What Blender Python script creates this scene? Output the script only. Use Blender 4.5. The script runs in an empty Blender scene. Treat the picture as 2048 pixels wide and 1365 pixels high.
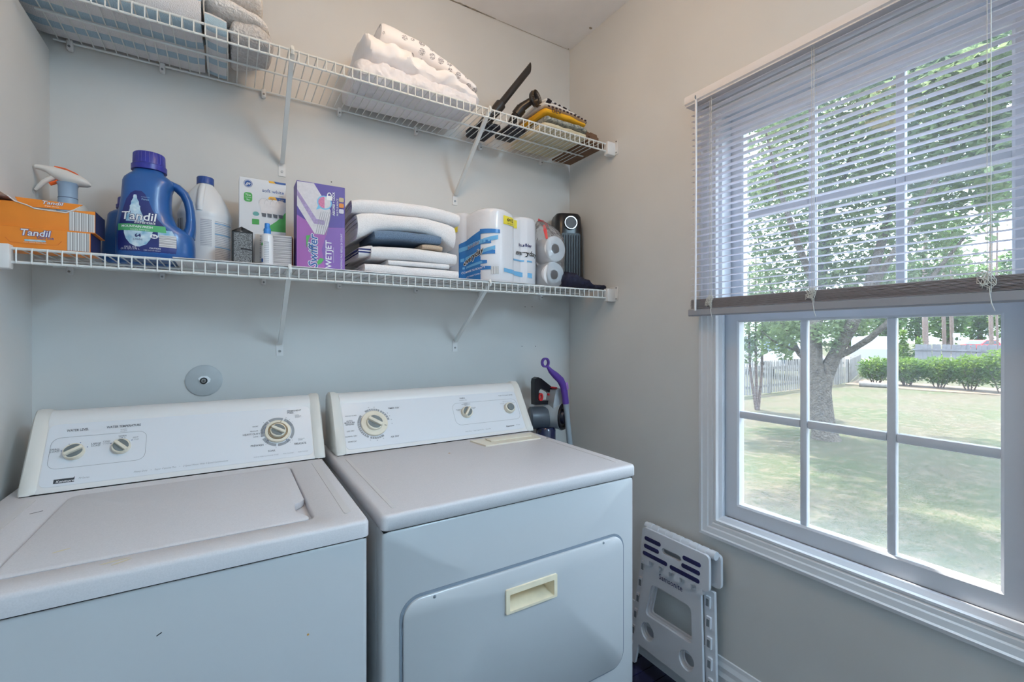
import bpy, bmesh, math, random
from mathutils import Vector, Matrix, noise
random.seed(7)
S = bpy.context.scene
COL = S.collection
PI = math.pi

# ------------------------------------------------------------------ camera
CAM_Z = 1.29
cam_d = bpy.data.cameras.new('camera')
cam = bpy.data.objects.new('camera', cam_d)
COL.objects.link(cam)
cam.location = (0, 0, CAM_Z)
cam.rotation_euler = (PI / 2, 0, -math.radians(31.744))
cam_d.sensor_width = 36
cam_d.lens = 914.56 / 2048 * 36
cam_d.shift_y = -8.3 / 2048
cam_d.clip_start = 0.02
cam_d.clip_end = 300
S.camera = cam

# ------------------------------------------------------------------ sky, sun, exposure
world = bpy.data.worlds.new('sky')
S.world = world
world.use_nodes = True
bg = world.node_tree.nodes['Background']
bg.inputs['Color'].default_value = (0.72, 0.86, 1.0, 1)
bg.inputs['Strength'].default_value = 7.0

sun_d = bpy.data.lights.new('sun', 'SUN')
sun_d.energy = 15.0
sun_d.angle = math.radians(1.5)
sun_d.color = (1.0, 0.94, 0.84)
sun = bpy.data.objects.new('sun', sun_d)
COL.objects.link(sun)
sun.location = (12, 8, 20)
sun.rotation_euler = Vector((-0.12, -0.45, -1.0)).to_track_quat('-Z', 'Y').to_euler()


LAMP_POS = (0.50, 0.86, 2.33)
LAMP_POWER = 25.0
LAMP_COLOR = (1.0, 0.65, 0.35)
FILL_X, FILL_Y = 1.28, -1.15
FILL_POWER = 88.0
FILL_COLOR = (0.55, 0.80, 1.0)

vs = S.view_settings
vs.view_transform = 'Standard'
vs.look = 'None'
vs.exposure = 0.0
vs.gamma = 1.0
vs.use_curve_mapping = False
S.cycles.max_bounces = 8
S.cycles.diffuse_bounces = 5
S.cycles.transparent_max_bounces = 12
S.cycles.sample_clamp_indirect = 6.0

# ------------------------------------------------------------------ helpers
WL = {}


def lin(c, a=1.0):
    r = []
    for u in c[:3]:
        u = u / 255.0
        r.append(u / 12.92 if u <= 0.04045 else ((u + 0.055) / 1.055) ** 2.4)
    return tuple(r) + (a,)


class MB:
    def __init__(s):
        s.v, s.f, s.uv = [], [], None

    def add(s, vs, fs):
        o = len(s.v)
        s.v += [tuple(v) for v in vs]
        s.f += [tuple(i + o for i in f) for f in fs]
        return s

    def box(s, x0, x1, y0, y1, z0, z1):
        return s.add([(x0, y0, z0), (x1, y0, z0), (x1, y1, z0), (x0, y1, z0), (x0, y0, z1), (x1, y0, z1), (x1, y1, z1), (x0, y1, z1)],
                     [(0, 3, 2, 1), (4, 5, 6, 7), (0, 1, 5, 4), (1, 2, 6, 5), (2, 3, 7, 6), (3, 0, 4, 7)])

    def rbox(s, x0, x1, y0, y1, z0, z1, r=0.004, seg=2, sub=0):
        bm = bmesh.new()
        bmesh.ops.create_cube(bm, size=1)
        for v in bm.verts:
            v.co = ((x0 + x1) / 2 + v.co.x * (x1 - x0), (y0 + y1) / 2 + v.co.y * (y1 - y0), (z0 + z1) / 2 + v.co.z * (z1 - z0))
        r = min(r, 0.49 * min(x1 - x0, y1 - y0, z1 - z0))
        bmesh.ops.bevel(bm, geom=bm.edges[:], offset=r, segments=seg, affect='EDGES', profile=0.5)
        if sub:
            bmesh.ops.subdivide_edges(bm, edges=[e for e in bm.edges if e.calc_length() > 3 * r], cuts=sub, use_grid_fill=True)
        bm.verts.ensure_lookup_table()
        bm.verts.index_update()
        s.add([v.co[:] for v in bm.verts], [[v.index for v in f.verts] for f in bm.faces])
        bm.free()
        return s

    def cyl(s, p, q, r, r2=None, n=14, cap=True):
        p, q = Vector(p), Vector(q)
        r2 = r if r2 is None else r2
        d = (q - p).normalized()
        a = d.orthogonal().normalized()
        b = d.cross(a)
        vs = []
        for c, rr in ((p, r), (q, r2)):
            for i in range(n):
                t = 2 * PI * i / n
                vs.append(c + (a * math.cos(t) + b * math.sin(t)) * rr)
        fs = [(i, (i + 1) % n, n + (i + 1) % n, n + i) for i in range(n)]
        if cap:
            fs += [tuple(range(n))[::-1], tuple(range(n, 2 * n))]
        return s.add(vs, fs)

    def tube(s, pts, r, n=8, cap=True, flat=1.0, up=None):
        pts = [Vector(p) for p in pts]
        m = len(pts)
        rs = r if isinstance(r, (list, tuple)) else [r] * m
        vs, fs = [], []
        prev = None
        for i, p in enumerate(pts):
            d = (pts[min(i + 1, m - 1)] - pts[max(i - 1, 0)])
            d = d.normalized() if d.length > 1e-9 else Vector((0, 0, 1))
            if up is not None:
                a = Vector(up) - d * d.dot(Vector(up))
            elif prev is not None:
                a = prev - d * d.dot(prev)
            else:
                a = d.orthogonal()
            a = a.normalized() if a.length > 1e-6 else d.orthogonal().normalized()
            prev = a
            b = d.cross(a)
            for k in range(n):
                t = 2 * PI * k / n
                vs.append(p + a * math.cos(t) * rs[i] * flat + b * math.sin(t) * rs[i])
        for i in range(m - 1):
            for k in range(n):
                k2 = (k + 1) % n
                fs.append((i * n + k, i * n + k2, (i + 1) * n + k2, (i + 1) * n + k))
        if cap:
            fs += [tuple(range(n))[::-1], tuple(range((m - 1) * n, m * n))]
        return s.add(vs, fs)

    def loft(s, rings, closed=True, cap=True):
        n = len(rings[0])
        vs = [p for r in rings for p in r]
        fs = []
        for i in range(len(rings) - 1):
            for k in range(n if closed else n - 1):
                k2 = (k + 1) % n
                fs.append((i * n + k, i * n + k2, (i + 1) * n + k2, (i + 1) * n + k))
        if cap and closed:
            fs += [tuple(range(n))[::-1], tuple(range((len(rings) - 1) * n, len(rings) * n))]
        return s.add(vs, fs)

    def lathe(s, prof, c, n=28, ax=(0, 0, 1), a0=0.0):
        d = Vector(ax).normalized()
        a = Vector((1, 0, 0)) if abs(d.x) < 0.9 else Vector((0, 0, 1))
        a = (a - d * d.dot(a)).normalized()
        b = d.cross(a)
        c = Vector(c)
        rings = [[c + d * h + (a * math.cos(a0 + 2 * PI * k / n) + b * math.sin(a0 + 2 * PI * k / n)) * max(r, 1e-5) for k in range(n)] for r, h in prof]
        return s.loft(rings)

    def prism(s, poly, axis, a, b):
        """extrude a 2-D outline along an axis; the outline is given in the two other axes in xyz order"""
        n = len(poly)

        def mk(p, t):
            return {'x': (t, p[0], p[1]), 'y': (p[0], t, p[1]), 'z': (p[0], p[1], t)}[axis]
        vs = [mk(p, a) for p in poly] + [mk(p, b) for p in poly]
        fs = [(i, (i + 1) % n, n + (i + 1) % n, n + i) for i in range(n)] + [tuple(range(n))[::-1], tuple(range(n, 2 * n))]
        return s.add(vs, fs)

    def ringprism(s, outer, inner, axis, a, b):
        """a closed band between two outlines of equal length, with thickness along the axis"""
        n = len(outer)

        def mk(p, t):
            return {'x': (t, p[0], p[1]), 'y': (p[0], t, p[1]), 'z': (p[0], p[1], t)}[axis]
        vs = [mk(p, a) for p in outer] + [mk(p, a) for p in inner] + [mk(p, b) for p in outer] + [mk(p, b) for p in inner]
        fs = []
        for i in range(n):
            j = (i + 1) % n
            fs += [(i, j, n + j, n + i), (2 * n + i, 3 * n + i, 3 * n + j, 2 * n + j), (i, 2 * n + i, 2 * n + j, j), (n + i, n + j, 3 * n + j, 3 * n + i)]
        return s.add(vs, fs)

    def xf(s, M):
        s.v = [tuple(M @ Vector(v)) for v in s.v]
        return s

    def warp(s, fn):
        s.v = [tuple(fn(*v)) for v in s.v]
        return s

    def mesh(s, name, off=(0, 0, 0), smooth=True, ang=38):
        me = bpy.data.meshes.new(name)
        me.from_pydata([(v[0] - off[0], v[1] - off[1], v[2] - off[2]) for v in s.v], [], s.f)
        if s.uv:
            l = me.uv_layers.new(name='UVMap')
            for lp in me.loops:
                l.data[lp.index].uv = s.uv[lp.vertex_index]
        bm = bmesh.new()
        bm.from_mesh(me)
        bmesh.ops.recalc_face_normals(bm, faces=bm.faces[:])
        bm.to_mesh(me)
        bm.free()
        if smooth:
            me.shade_smooth()
            me.set_sharp_from_angle(angle=math.radians(ang))
        return me


def roundrect(x0, x1, z0, z1, r, n=5):
    out = []
    for cx, cz, a in ((x1 - r, z1 - r, 0), (x0 + r, z1 - r, 90), (x0 + r, z0 + r, 180), (x1 - r, z0 + r, 270)):
        for k in range(n + 1):
            t = math.radians(a + 90 * k / n)
            out.append((cx + r * math.cos(t), cz + r * math.sin(t)))
    return out


def circle2(cx, cz, r, n=24, rz=None):
    rz = r if rz is None else rz
    return [(cx + r * math.cos(2 * PI * k / n), cz + rz * math.sin(2 * PI * k / n)) for k in range(n)]


def obj(name, mb, mat, parent=None, smooth=True, loc=None, ang=38, kind=None, label=None):
    """one mesh object; world-space geometry, parented without rotation"""
    base = WL[parent] if parent is not None else Vector((0, 0, 0))
    if isinstance(mb, MB):
        o_at = base if loc is None else Vector(loc)
        me = mb.mesh(name, o_at, smooth, ang)
    else:
        me = mb
        o_at = base if loc is None else Vector(loc)
    if not me.materials:
        me.materials.append(mat)
    o = bpy.data.objects.new(name, me)
    COL.objects.link(o)
    if parent is not None:
        o.parent = parent
    o.location = o_at - base
    WL[o] = Vector(o_at)
    if kind:
        o['kind'] = kind
    if label:
        o['label'] = label
    return o


def thing(name, label, cat, loc, group=None):
    o = bpy.data.objects.new(name, None)
    COL.objects.link(o)
    o.empty_display_size = 0.05
    o.location = loc
    WL[o] = Vector(loc)
    return tag(o, label, cat, group)


def tag(o, label, cat, group=None):
    o['label'] = label
    o['category'] = cat
    if group:
        o['group'] = group
    return o


def struct(name, mb, mat, smooth=False, label=None):
    o = obj(name, mb, mat, None, smooth)
    o['kind'] = 'structure'
    if label:
        o['label'] = label
    return o


def frame(o, ex, ey):
    ex, ey = Vector(ex).normalized(), Vector(ey).normalized()
    n = ex.cross(ey)
    return Matrix(((ex.x, ey.x, n.x, o[0]), (ex.y, ey.y, n.y, o[1]), (ex.z, ey.z, n.z, o[2]), (0, 0, 0, 1)))


def front(x, y, z):          # a plane facing the room (-Y): local x -> +X, local y -> +Z
    return frame((x, y, z), (1, 0, 0), (0, 0, 1))


TXT = {}


def textdata(s, size, align='CENTER', bold=0.0, shear=0.0):
    key = (s, size, align, bold, shear)
    if key not in TXT:
        cu = bpy.data.curves.new('t', 'FONT')
        cu.body = s
        cu.size = size
        cu.align_x = align
        cu.align_y = 'CENTER'
        cu.offset = bold * size
        cu.shear = shear
        cu.resolution_u = 2
        cu.space_line = 0.8
        ob = bpy.data.objects.new('t', cu)
        me = bpy.data.meshes.new_from_object(ob)
        TXT[key] = ([tuple(v.co) for v in me.vertices], [tuple(p.vertices) for p in me.polygons])
        bpy.data.objects.remove(ob)
        bpy.data.curves.remove(cu)
        bpy.data.meshes.remove(me)
    return TXT[key]


def txt(s, size, mat, parent, M, align='CENTER', bold=0.0, shear=0.0, sx=1.0, warp=None, name='lettering', off=0.0004):
    v, f = textdata(s, size, align, bold, shear)
    mb = MB().add([M @ Vector((p[0] * sx, p[1], off)) for p in v], f)
    if warp:
        mb.warp(warp)
    return obj(name, mb, mat, parent, smooth=False)


def flat(pts, M, off=0.0003):
    return MB().add([M @ Vector((p[0], p[1], off)) for p in pts], [tuple(range(len(pts)))])


def nz(x, y, z, sc=1.0, amp=1.0, seed=0.0):
    return noise.noise(Vector((x * sc + seed, y * sc + seed * 1.7, z * sc - seed))) * amp


# ------------------------------------------------------------------ materials
MATS = {}


def M(name, rgb=(200, 200, 200), rough=0.5, metal=0.0, var=None, bump=None, spec=0.5, coat=0.0, trans=0.0, emit=None, sheen=0.0, hue=None, sub=0.0):
    """principled material; var=(scale, amount) mottles the colour, bump=(scale, strength, distance), hue=second colour of the mottle"""
    if name in MATS:
        return MATS[name]
    m = bpy.data.materials.new(name)
    m.use_nodes = True
    nt = m.node_tree
    b = nt.nodes['Principled BSDF']
    c = lin(rgb)
    b.inputs['Base Color'].default_value = c
    b.inputs['Roughness'].default_value = rough
    b.inputs['Metallic'].default_value = metal
    b.inputs['Specular IOR Level'].default_value = spec
    if coat:
        b.inputs['Coat Weight'].default_value = coat
        b.inputs['Coat Roughness'].default_value = 0.12
    if sheen:
        b.inputs['Sheen Weight'].default_value = sheen
    if sub:
        b.inputs['Subsurface Weight'].default_value = sub
        b.inputs['Subsurface Radius'].default_value = (0.01, 0.01, 0.01)
    if trans:
        b.inputs['Transmission Weight'].default_value = trans
    if emit:
        b.inputs['Emission Color'].default_value = lin(emit[0])
        b.inputs['Emission Strength'].default_value = emit[1]
    tc = nt.nodes.new('ShaderNodeTexCoord')
    if var and (hue or var[1] > 0.03):
        n = nt.nodes.new('ShaderNodeTexNoise')
        n.inputs['Scale'].default_value = var[0]
        n.inputs['Detail'].default_value = 2
        nt.links.new(tc.outputs['Object'], n.inputs['Vector'])
        r = nt.nodes.new('ShaderNodeMapRange')
        r.inputs['From Min'].default_value = 0.3
        r.inputs['From Max'].default_value = 0.7
        nt.links.new(n.outputs['Fac'], r.inputs['Value'])
        mx = nt.nodes.new('ShaderNodeMix')
        mx.data_type = 'RGBA'
        a = var[1]
        if hue:
            mx.inputs['A'].default_value = c
            mx.inputs['B'].default_value = lin(hue)
        else:
            mx.inputs['A'].default_value = tuple(u * (1 - a) for u in c[:3]) + (1,)
            mx.inputs['B'].default_value = tuple(min(1, u * (1 + a)) for u in c[:3]) + (1,)
        nt.links.new(r.outputs['Result'], mx.inputs['Factor'])
        nt.links.new(mx.outputs['Result'], b.inputs['Base Color'])
    if bump:
        n = nt.nodes.new('ShaderNodeTexNoise')
        n.inputs['Scale'].default_value = bump[0]
        n.inputs['Detail'].default_value = 2
        nt.links.new(tc.outputs['Object'], n.inputs['Vector'])
        bp = nt.nodes.new('ShaderNodeBump')
        bp.inputs['Strength'].default_value = bump[1]
        bp.inputs['Distance'].default_value = bump[2]
        nt.links.new(n.outputs['Fac'], bp.inputs['Height'])
        nt.links.new(bp.outputs['Normal'], b.inputs['Normal'])
    MATS[name] = m
    return m


def see_through(name, rgb, opacity, rough=0.1, gloss=0.1, bump=None):
    """thin film, pane or mesh: part of the light passes straight through"""
    m = bpy.data.materials.new(name)
    m.use_nodes = True
    nt = m.node_tree
    for n in list(nt.nodes):
        if n.type != 'OUTPUT_MATERIAL':
            nt.nodes.remove(n)
    out = [n for n in nt.nodes if n.type == 'OUTPUT_MATERIAL'][0]
    t = nt.nodes.new('ShaderNodeBsdfTransparent')
    d = nt.nodes.new('ShaderNodeBsdfDiffuse')
    d.inputs['Color'].default_value = lin(rgb)
    g = nt.nodes.new('ShaderNodeBsdfGlossy')
    g.inputs['Roughness'].default_value = rough
    m1 = nt.nodes.new('ShaderNodeMixShader')
    m1.inputs['Fac'].default_value = opacity
    nt.links.new(t.outputs[0], m1.inputs[1])
    nt.links.new(d.outputs[0], m1.inputs[2])
    fr = nt.nodes.new('ShaderNodeFresnel')
    fr.inputs['IOR'].default_value = 1.45
    mu = nt.nodes.new('ShaderNodeMath')
    mu.operation = 'MULTIPLY'
    mu.inputs[1].default_value = gloss * 10
    mu.use_clamp = True
    nt.links.new(fr.outputs[0], mu.inputs[0])
    m2 = nt.nodes.new('ShaderNodeMixShader')
    nt.links.new(mu.outputs[0], m2.inputs['Fac'])
    nt.links.new(m1.outputs[0], m2.inputs[1])
    nt.links.new(g.outputs[0], m2.inputs[2])
    nt.links.new(m2.outputs[0], out.inputs[0])
    if bump:
        tc = nt.nodes.new('ShaderNodeTexCoord')
        n = nt.nodes.new('ShaderNodeTexNoise')
        n.inputs['Scale'].default_value = bump[0]
        nt.links.new(tc.outputs['Object'], n.inputs['Vector'])
        bp = nt.nodes.new('ShaderNodeBump')
        bp.inputs['Strength'].default_value = bump[1]
        bp.inputs['Distance'].default_value = bump[2]
        nt.links.new(n.outputs['Fac'], bp.inputs['Height'])
        nt.links.new(bp.outputs['Normal'], g.inputs['Normal'])
        nt.links.new(bp.outputs['Normal'], fr.inputs['Normal'])
    MATS[name] = m
    return m


def stripes(name, bands, period, axis='UV', rough=0.9, comp=1, bump=None, base=None):
    """repeating printed or woven bands; bands=[(position 0..1, rgb), ...] along one coordinate"""
    m = bpy.data.materials.new(name)
    m.use_nodes = True
    nt = m.node_tree
    b = nt.nodes['Principled BSDF']
    b.inputs['Roughness'].default_value = rough
    tc = nt.nodes.new('ShaderNodeTexCoord')
    sp = nt.nodes.new('ShaderNodeSeparateXYZ')
    nt.links.new(tc.outputs[axis], sp.inputs[0])
    dv = nt.nodes.new('ShaderNodeMath')
    dv.operation = 'DIVIDE'
    dv.inputs[1].default_value = period
    nt.links.new(sp.outputs[comp], dv.inputs[0])
    fr = nt.nodes.new('ShaderNodeMath')
    fr.operation = 'FRACT'
    nt.links.new(dv.outputs[0], fr.inputs[0])
    cr = nt.nodes.new('ShaderNodeValToRGB')
    cr.color_ramp.interpolation = 'CONSTANT'
    el = cr.color_ramp.elements
    while len(el) > 1:
        el.remove(el[-1])
    el[0].position = bands[0][0]
    el[0].color = lin(bands[0][1])
    for p, c in bands[1:]:
        e = el.new(p)
        e.color = lin(c)
    nt.links.new(fr.outputs[0], cr.inputs[0])
    nt.links.new(cr.outputs[0], b.inputs['Base Color'])
    if bump:
        n = nt.nodes.new('ShaderNodeTexNoise')
        n.inputs['Scale'].default_value = bump[0]
        nt.links.new(tc.outputs['Object'], n.inputs['Vector'])
        bp = nt.nodes.new('ShaderNodeBump')
        bp.inputs['Strength'].default_value = bump[1]
        bp.inputs['Distance'].default_value = bump[2]
        nt.links.new(n.outputs['Fac'], bp.inputs['Height'])
        nt.links.new(bp.outputs['Normal'], b.inputs['Normal'])
    MATS[name] = m
    return m


WALL = M('wall_paint', (216, 216, 214), 0.75, var=(3, 0.035))
CEIL = M('ceiling_paint', (238, 238, 240), 0.85, var=(6, 0.035))
TRIM = M('trim_paint', (222, 224, 228), 0.35, var=(8, 0.015))
VINYL = M('window_vinyl', (210, 215, 224), 0.35, var=(6, 0.015))
FLOORM = M('floor_stain', (24, 22, 46), 0.22, var=(14, 0.5), bump=(60, 0.1, 0.001))
DARKGAP = M('dark_gap', (16, 16, 20), 0.8)
ENAMEL = M('white_enamel', (194, 196, 199), 0.28, var=(5, 0.015), coat=0.25)
ENAMELTOP = M('worn_enamel', (212, 209, 212), 0.42, var=(420, 0.045), bump=(500, 0.08, 0.0004))
PLASTIC = M('white_plastic', (226, 226, 226), 0.38, var=(6, 0.02))
CREAM = M('cream_plastic', (226, 219, 202), 0.4, var=(30, 0.04))
WIRE = M('white_wire_coat', (226, 230, 230), 0.35, var=(20, 0.02))
BLACKP = M('black_plastic', (22, 22, 26), 0.35, var=(20, 0.1))
GREYP = M('grey_plastic', (120, 128, 136), 0.4, var=(20, 0.06))
INK = M('grey_ink', (84, 88, 96), 0.6)
INKL = M('pale_ink', (150, 154, 160), 0.6)
INKB = M('blue_ink', (66, 96, 150), 0.6)
WHITEINK = M('white_ink', (240, 242, 244), 0.6)
BLACKINK = M('black_ink', (24, 24, 28), 0.6)
SCREW = M('screw_steel', (150, 150, 150), 0.3, 0.9)
GLASS = see_through('window_glass', (255, 255, 255), 0.0, 0.0, 0.012)
# ------------------------------------------------------------------ room shell
D, R, LW = 1.78, 1.437, -0.465
YF, HC, GZ = -2.30, 2.713, -0.5          # wall behind the camera, ceiling, ground outside
WT = 0.15                                # wall thickness
WY0, WY1, WZ0, WZ1 = 0.225, 0.985, 0.645, 2.085   # rough opening of the window in view

mb = MB()
for y0, y1, z0, z1 in ((YF - WT, WY0, GZ, HC + 0.1), (WY1, D + WT, GZ, HC + 0.1), (WY0, WY1, GZ, WZ0), (WY0, WY1, WZ1, HC + 0.1)):
    mb.box(R, R + WT, y0, y1, z0, z1)
struct('wall_right', mb, WALL)
struct('wall_back', MB().box(LW - WT, R, D, D + WT, GZ, HC + 0.1), WALL)
wl = struct('wall_left', MB().box(LW - WT, LW, YF - WT, D, GZ, HC + 0.1), WALL)
obj('wall_panel', MB().box(LW, -0.430, -0.4, D, 1.612, 2.098), WALL, wl, smooth=False)
struct('wall_front', MB().box(LW, R, YF - WT, YF, GZ, HC + 0.1), WALL)
ce = struct('ceiling', MB().box(LW - WT, R + WT, YF - WT, D + WT, HC, HC + 0.2), CEIL)
# peeled paint along the ceiling edge
PEEL = M('bare_plaster', (172, 166, 156), 0.9, var=(90, 0.2))
for k, (x, y, sx, sy) in enumerate(((1.425, 1.774, 0.004, 0.003), (1.415, 1.60, 0.008, 0.006), (1.408, 1.37, 0.006, 0.022), (1.16, 1.7785, 0.13, 0.0012), (0.965, 1.777, 0.05, 0.003), (0.90, 1.776, 0.045, 0.004), (0.85, 1.775, 0.03, 0.005), (0.80, 1.777, 0.03, 0.003), (1.34, 1.7788, 0.07, 0.0010))):
    pts = [(x + sx * math.cos(t) * (1 + nz(t * 2, k, 0, 2, 0.5)), y + sy * math.sin(t) * (1 + nz(t * 2, k, 3, 2, 0.9))) for t in [2 * PI * i / 18 for i in range(18)]]
    obj('peeled_patch', MB().prism(pts, 'z', HC - 0.0012, HC), PEEL, ce)

fl = struct('floor', MB().box(LW - WT, R + WT, YF - WT, D + WT, -0.06, -0.006), DARKGAP)
pw = 0.0605
rows = int((D - YF) / pw) + 1
shared = {}
for i in range(rows):
    y0 = D - (i + 1) * pw
    cuts = [LW, LW + 0.35 + (i * 0.37 % 0.9), LW + 1.25 + (i * 0.53 % 0.45), R]
    for a, b_ in zip(cuts, cuts[1:]):
        obj('plank', MB().rbox(a + 0.0012, b_ - 0.0012, max(y0, YF) + 0.0012, y0 + pw - 0.0012, -0.008, 0.0, 0.0012, 1), FLOORM, fl, smooth=False)

BBP = [(0, 0), (0.016, 0), (0.016, 0.135), (0.012, 0.15), (0.011, 0.165), (0.006, 0.18), (0.004, 0.192), (0, 0.194)]
struct('baseboard_right', MB().prism([(R - p, z) for p, z in BBP], 'y', YF, D - 0.017), TRIM)
struct('baseboard_back', MB().prism([(D - p, z) for p, z in BBP], 'x', LW + 0.017, R - 0.0005), TRIM)
struct('baseboard_left', MB().prism([(LW + p, z) for p, z in BBP], 'y', YF, D - 0.017), TRIM)

# nail holes and scuffs on the back wall
for px, pz in ((1.1725, 1.430), (1.212, 1.4316), (1.1558, 1.2464), (1.232, 1.2456), (0.32, 1.86)):
    h = obj('nail_hole', MB().cyl((px, D - 0.0006, pz), (px, D + 0.001, pz), 0.0021, n=8), BLACKINK, bpy.data.objects['wall_back'])


# ------------------------------------------------------------------ windows
def ringframe(prof, y0, y1, z0, z1):
    """mitred frame: profile of (inset d, world x) swept around a rectangle in the right wall"""
    rings = []
    for cy, cz, sy, sz in ((y0, z0, 1, 1), (y1, z0, -1, 1), (y1, z1, -1, -1), (y0, z1, 1, -1)):
        rings.append([(x, cy + sy * d, cz + sz * d) for d, x in prof])
    rings.append(rings[0])
    mbx = MB()
    mbx.loft(rings, closed=True, cap=False)
    return mbx


# casing (outer trim) > sashes
cas = ringframe([(0, R), (0, R - 0.021), (0.010, R - 0.023), (0.014, R - 0.019), (0.030, R - 0.017), (0.034, R - 0.014), (0.046, R - 0.013), (0.050, R - 0.009), (0.054, R - 0.012), (0.060, R - 0.012), (0.062, R), (0.062, R + 0.02), (0.055, R + 0.02), (0.03, R)], 0.185, 1.03, 0.598, 2.128)
win = struct('window_1', cas, TRIM, smooth=False)
jamb = ringframe([(0, R - 0.004), (0, R + WT), (0.012, R + WT), (0.012, R + 0.105), (0.022, R + 0.105), (0.022, R + 0.10), (0.010, R + 0.10), (0.010, R + 0.068), (0.020, R + 0.068), (0.020, R + 0.026), (0.026, R + 0.022), (0.026, R + 0.008), (0.012, R - 0.004)], WY0, WY1, WZ0, WZ1)
obj('jamb', jamb, VINYL, win, smooth=False)
GAPM = M('sill_grime', (74, 52, 34), 0.9, var=(60, 0.3))
obj('sill_gap', MB().box(R + 0.027, R + 0.030, WY0 + 0.03, WY1 - 0.026, WZ0 + 0.020, WZ0 + 0.0235), GAPM, win, smooth=False)


def sash(name, xa, xb, y0, y1, z0, z1, gy0, gy1, gz0, gz1, my, mz):
    s = ringframe([(0, xa), (0, xb), (gy0 - y0, xb), (gy0 - y0, xb - 0.004), (gy0 - y0, xa + 0.004), (gy0 - y0 - 0.006, xa)], y0, y1, z0, z1)
    # rails of unequal height: stretch the inner rectangle to the glass
    def fix(x, y, z):
        fz = lambda q: q
        if abs(z - z0) > 1e-6 and z < (z0 + z1) / 2:
            z = z0 + (z - z0) * (gz0 - z0) / (gy0 - y0)
        elif abs(z - z1) > 1e-6 and z > (z0 + z1) / 2:
            z = z1 - (z1 - z) * (z1 - gz1) / (gy0 - y0)
        return (x, y, z)
    s.warp(fix)
    so = obj(name, s, VINYL, win, smooth=False)
    xm = (xa + xb) / 2
    mw = 0.0105
    for m_y in my:
        obj('muntin', MB().rbox(xm - 0.010, xm + 0.010, m_y - mw, m_y + mw, gz0 - 0.001, gz1 + 0.001, 0.005, 2), VINYL, so)
    ys = [gy0] + [q for m_y in my for q in (m_y - mw, m_y + mw)] + [gy1]
    for k in range(0, len(ys), 2):
        obj('muntin', MB().rbox(xm - 0.009, xm + 0.009, ys[k] - 0.0005, ys[k + 1] + 0.0005, mz - 0.0125, mz + 0.0125, 0.005, 2), VINYL, so)
        for za, zb in ((gz0, mz - 0.012), (mz + 0.012, gz1)):
            obj('pane', MB().box(xm - 0.0012, xm + 0.0012, ys[k] - 0.001, ys[k + 1] + 0.001, za - 0.001, zb + 0.001), GLASS, so, smooth=False)
    return so


low = sash('lower_sash', R + 0.032, R + 0.064, WY0 + 0.021, WY1 - 0.021, WZ0 + 0.024, 1.388, 0.2955, 0.921, 0.720, 1.340, (0.4963, 0.7120), 1.026)
sash('upper_sash', R + 0.072, R + 0.100, WY0 + 0.013, WY1 - 0.013, 1.352, WZ1 - 0.013, 0.286, 0.910, 1.402, 2.003, (0.490, 0.7065), 1.705)
# screen in the lower half, outside the sash
SCR = see_through('insect_screen', (214, 220, 226), 0.13, 0.5, 0.0)
scr = obj('insect_screen', MB().box(R + 0.1195, R + 0.1205, WY0 + 0.02, WY1 - 0.02, WZ0 + 0.02, WZ1 - 0.02), SCR, win, smooth=False)
obj('screen_frame', ringframe([(0, R + 0.112), (0, R + 0.126), (0.018, R + 0.126), (0.018, R + 0.112)], WY0 + 0.013, WY1 - 0.013, WZ0 + 0.013, WZ1 - 0.013), VINYL, win, smooth=False)

# ------------------------------------------------------------------ ceiling lamp
lamp = thing('ceiling_lamp', 'pendant ceiling lamp with round frosted glass globe on a short stem', 'ceiling lamp', (LAMP_POS[0], LAMP_POS[1], HC))
lx, ly, lz = LAMP_POS
obj('lamp_base', MB().lathe([(0.0, HC), (0.07, HC), (0.072, HC - 0.012), (0.05, HC - 0.03), (0.0, HC - 0.03)], (lx, ly, 0), 32), PLASTIC, lamp)
obj('lamp_stem', MB().cyl((lx, ly, lz + 0.07), (lx, ly, HC - 0.028), 0.009, n=12), PLASTIC, lamp)
DOME = M('lit_dome', (255, 240, 225), 0.5, emit=((255, 255, 255), 1.0))
_b = DOME.node_tree.nodes['Principled BSDF']
_b.inputs['Emission Color'].default_value = LAMP_COLOR + (1,)
_b.inputs['Emission Strength'].default_value = LAMP_POWER
obj('lamp_globe', MB().lathe([(0.1 * math.sin(PI * k / 12) + 0.0001, lz - 0.1 * math.cos(PI * k / 12)) for k in range(12)] + [(0.03, lz + 0.097), (0.03, lz + 0.105), (0.0, lz + 0.105)], (lx, ly, 0), 28), DOME, lamp)

# cool fill light added behind the camera, built as a ceiling tube fixture
tl_ = thing('fill_tube_light', 'unseen cool fill light added as a long white ceiling tube fixture', 'ceiling lamp', (FILL_X, FILL_Y, HC))
obj('fill_housing', MB().rbox(FILL_X - 0.08, FILL_X + 0.08, FILL_Y - 0.62, FILL_Y + 0.62, HC - 0.04, HC, 0.006, 2), PLASTIC, tl_)
FILLM = M('fill_glow', (240, 248, 255), 0.5, emit=((255, 255, 255), 1.0))
_b = FILLM.node_tree.nodes['Principled BSDF']
_b.inputs['Emission Color'].default_value = FILL_COLOR + (1,)
_b.inputs['Emission Strength'].default_value = FILL_POWER
obj('fill_diffuser', MB().prism([(FILL_X - 0.075, HC - 0.0405), (FILL_X - 0.06, HC - 0.075), (FILL_X + 0.06, HC - 0.075), (FILL_X + 0.075, HC - 0.0405)], 'y', FILL_Y - 0.60, FILL_Y + 0.60), FILLM, tl_)

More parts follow.
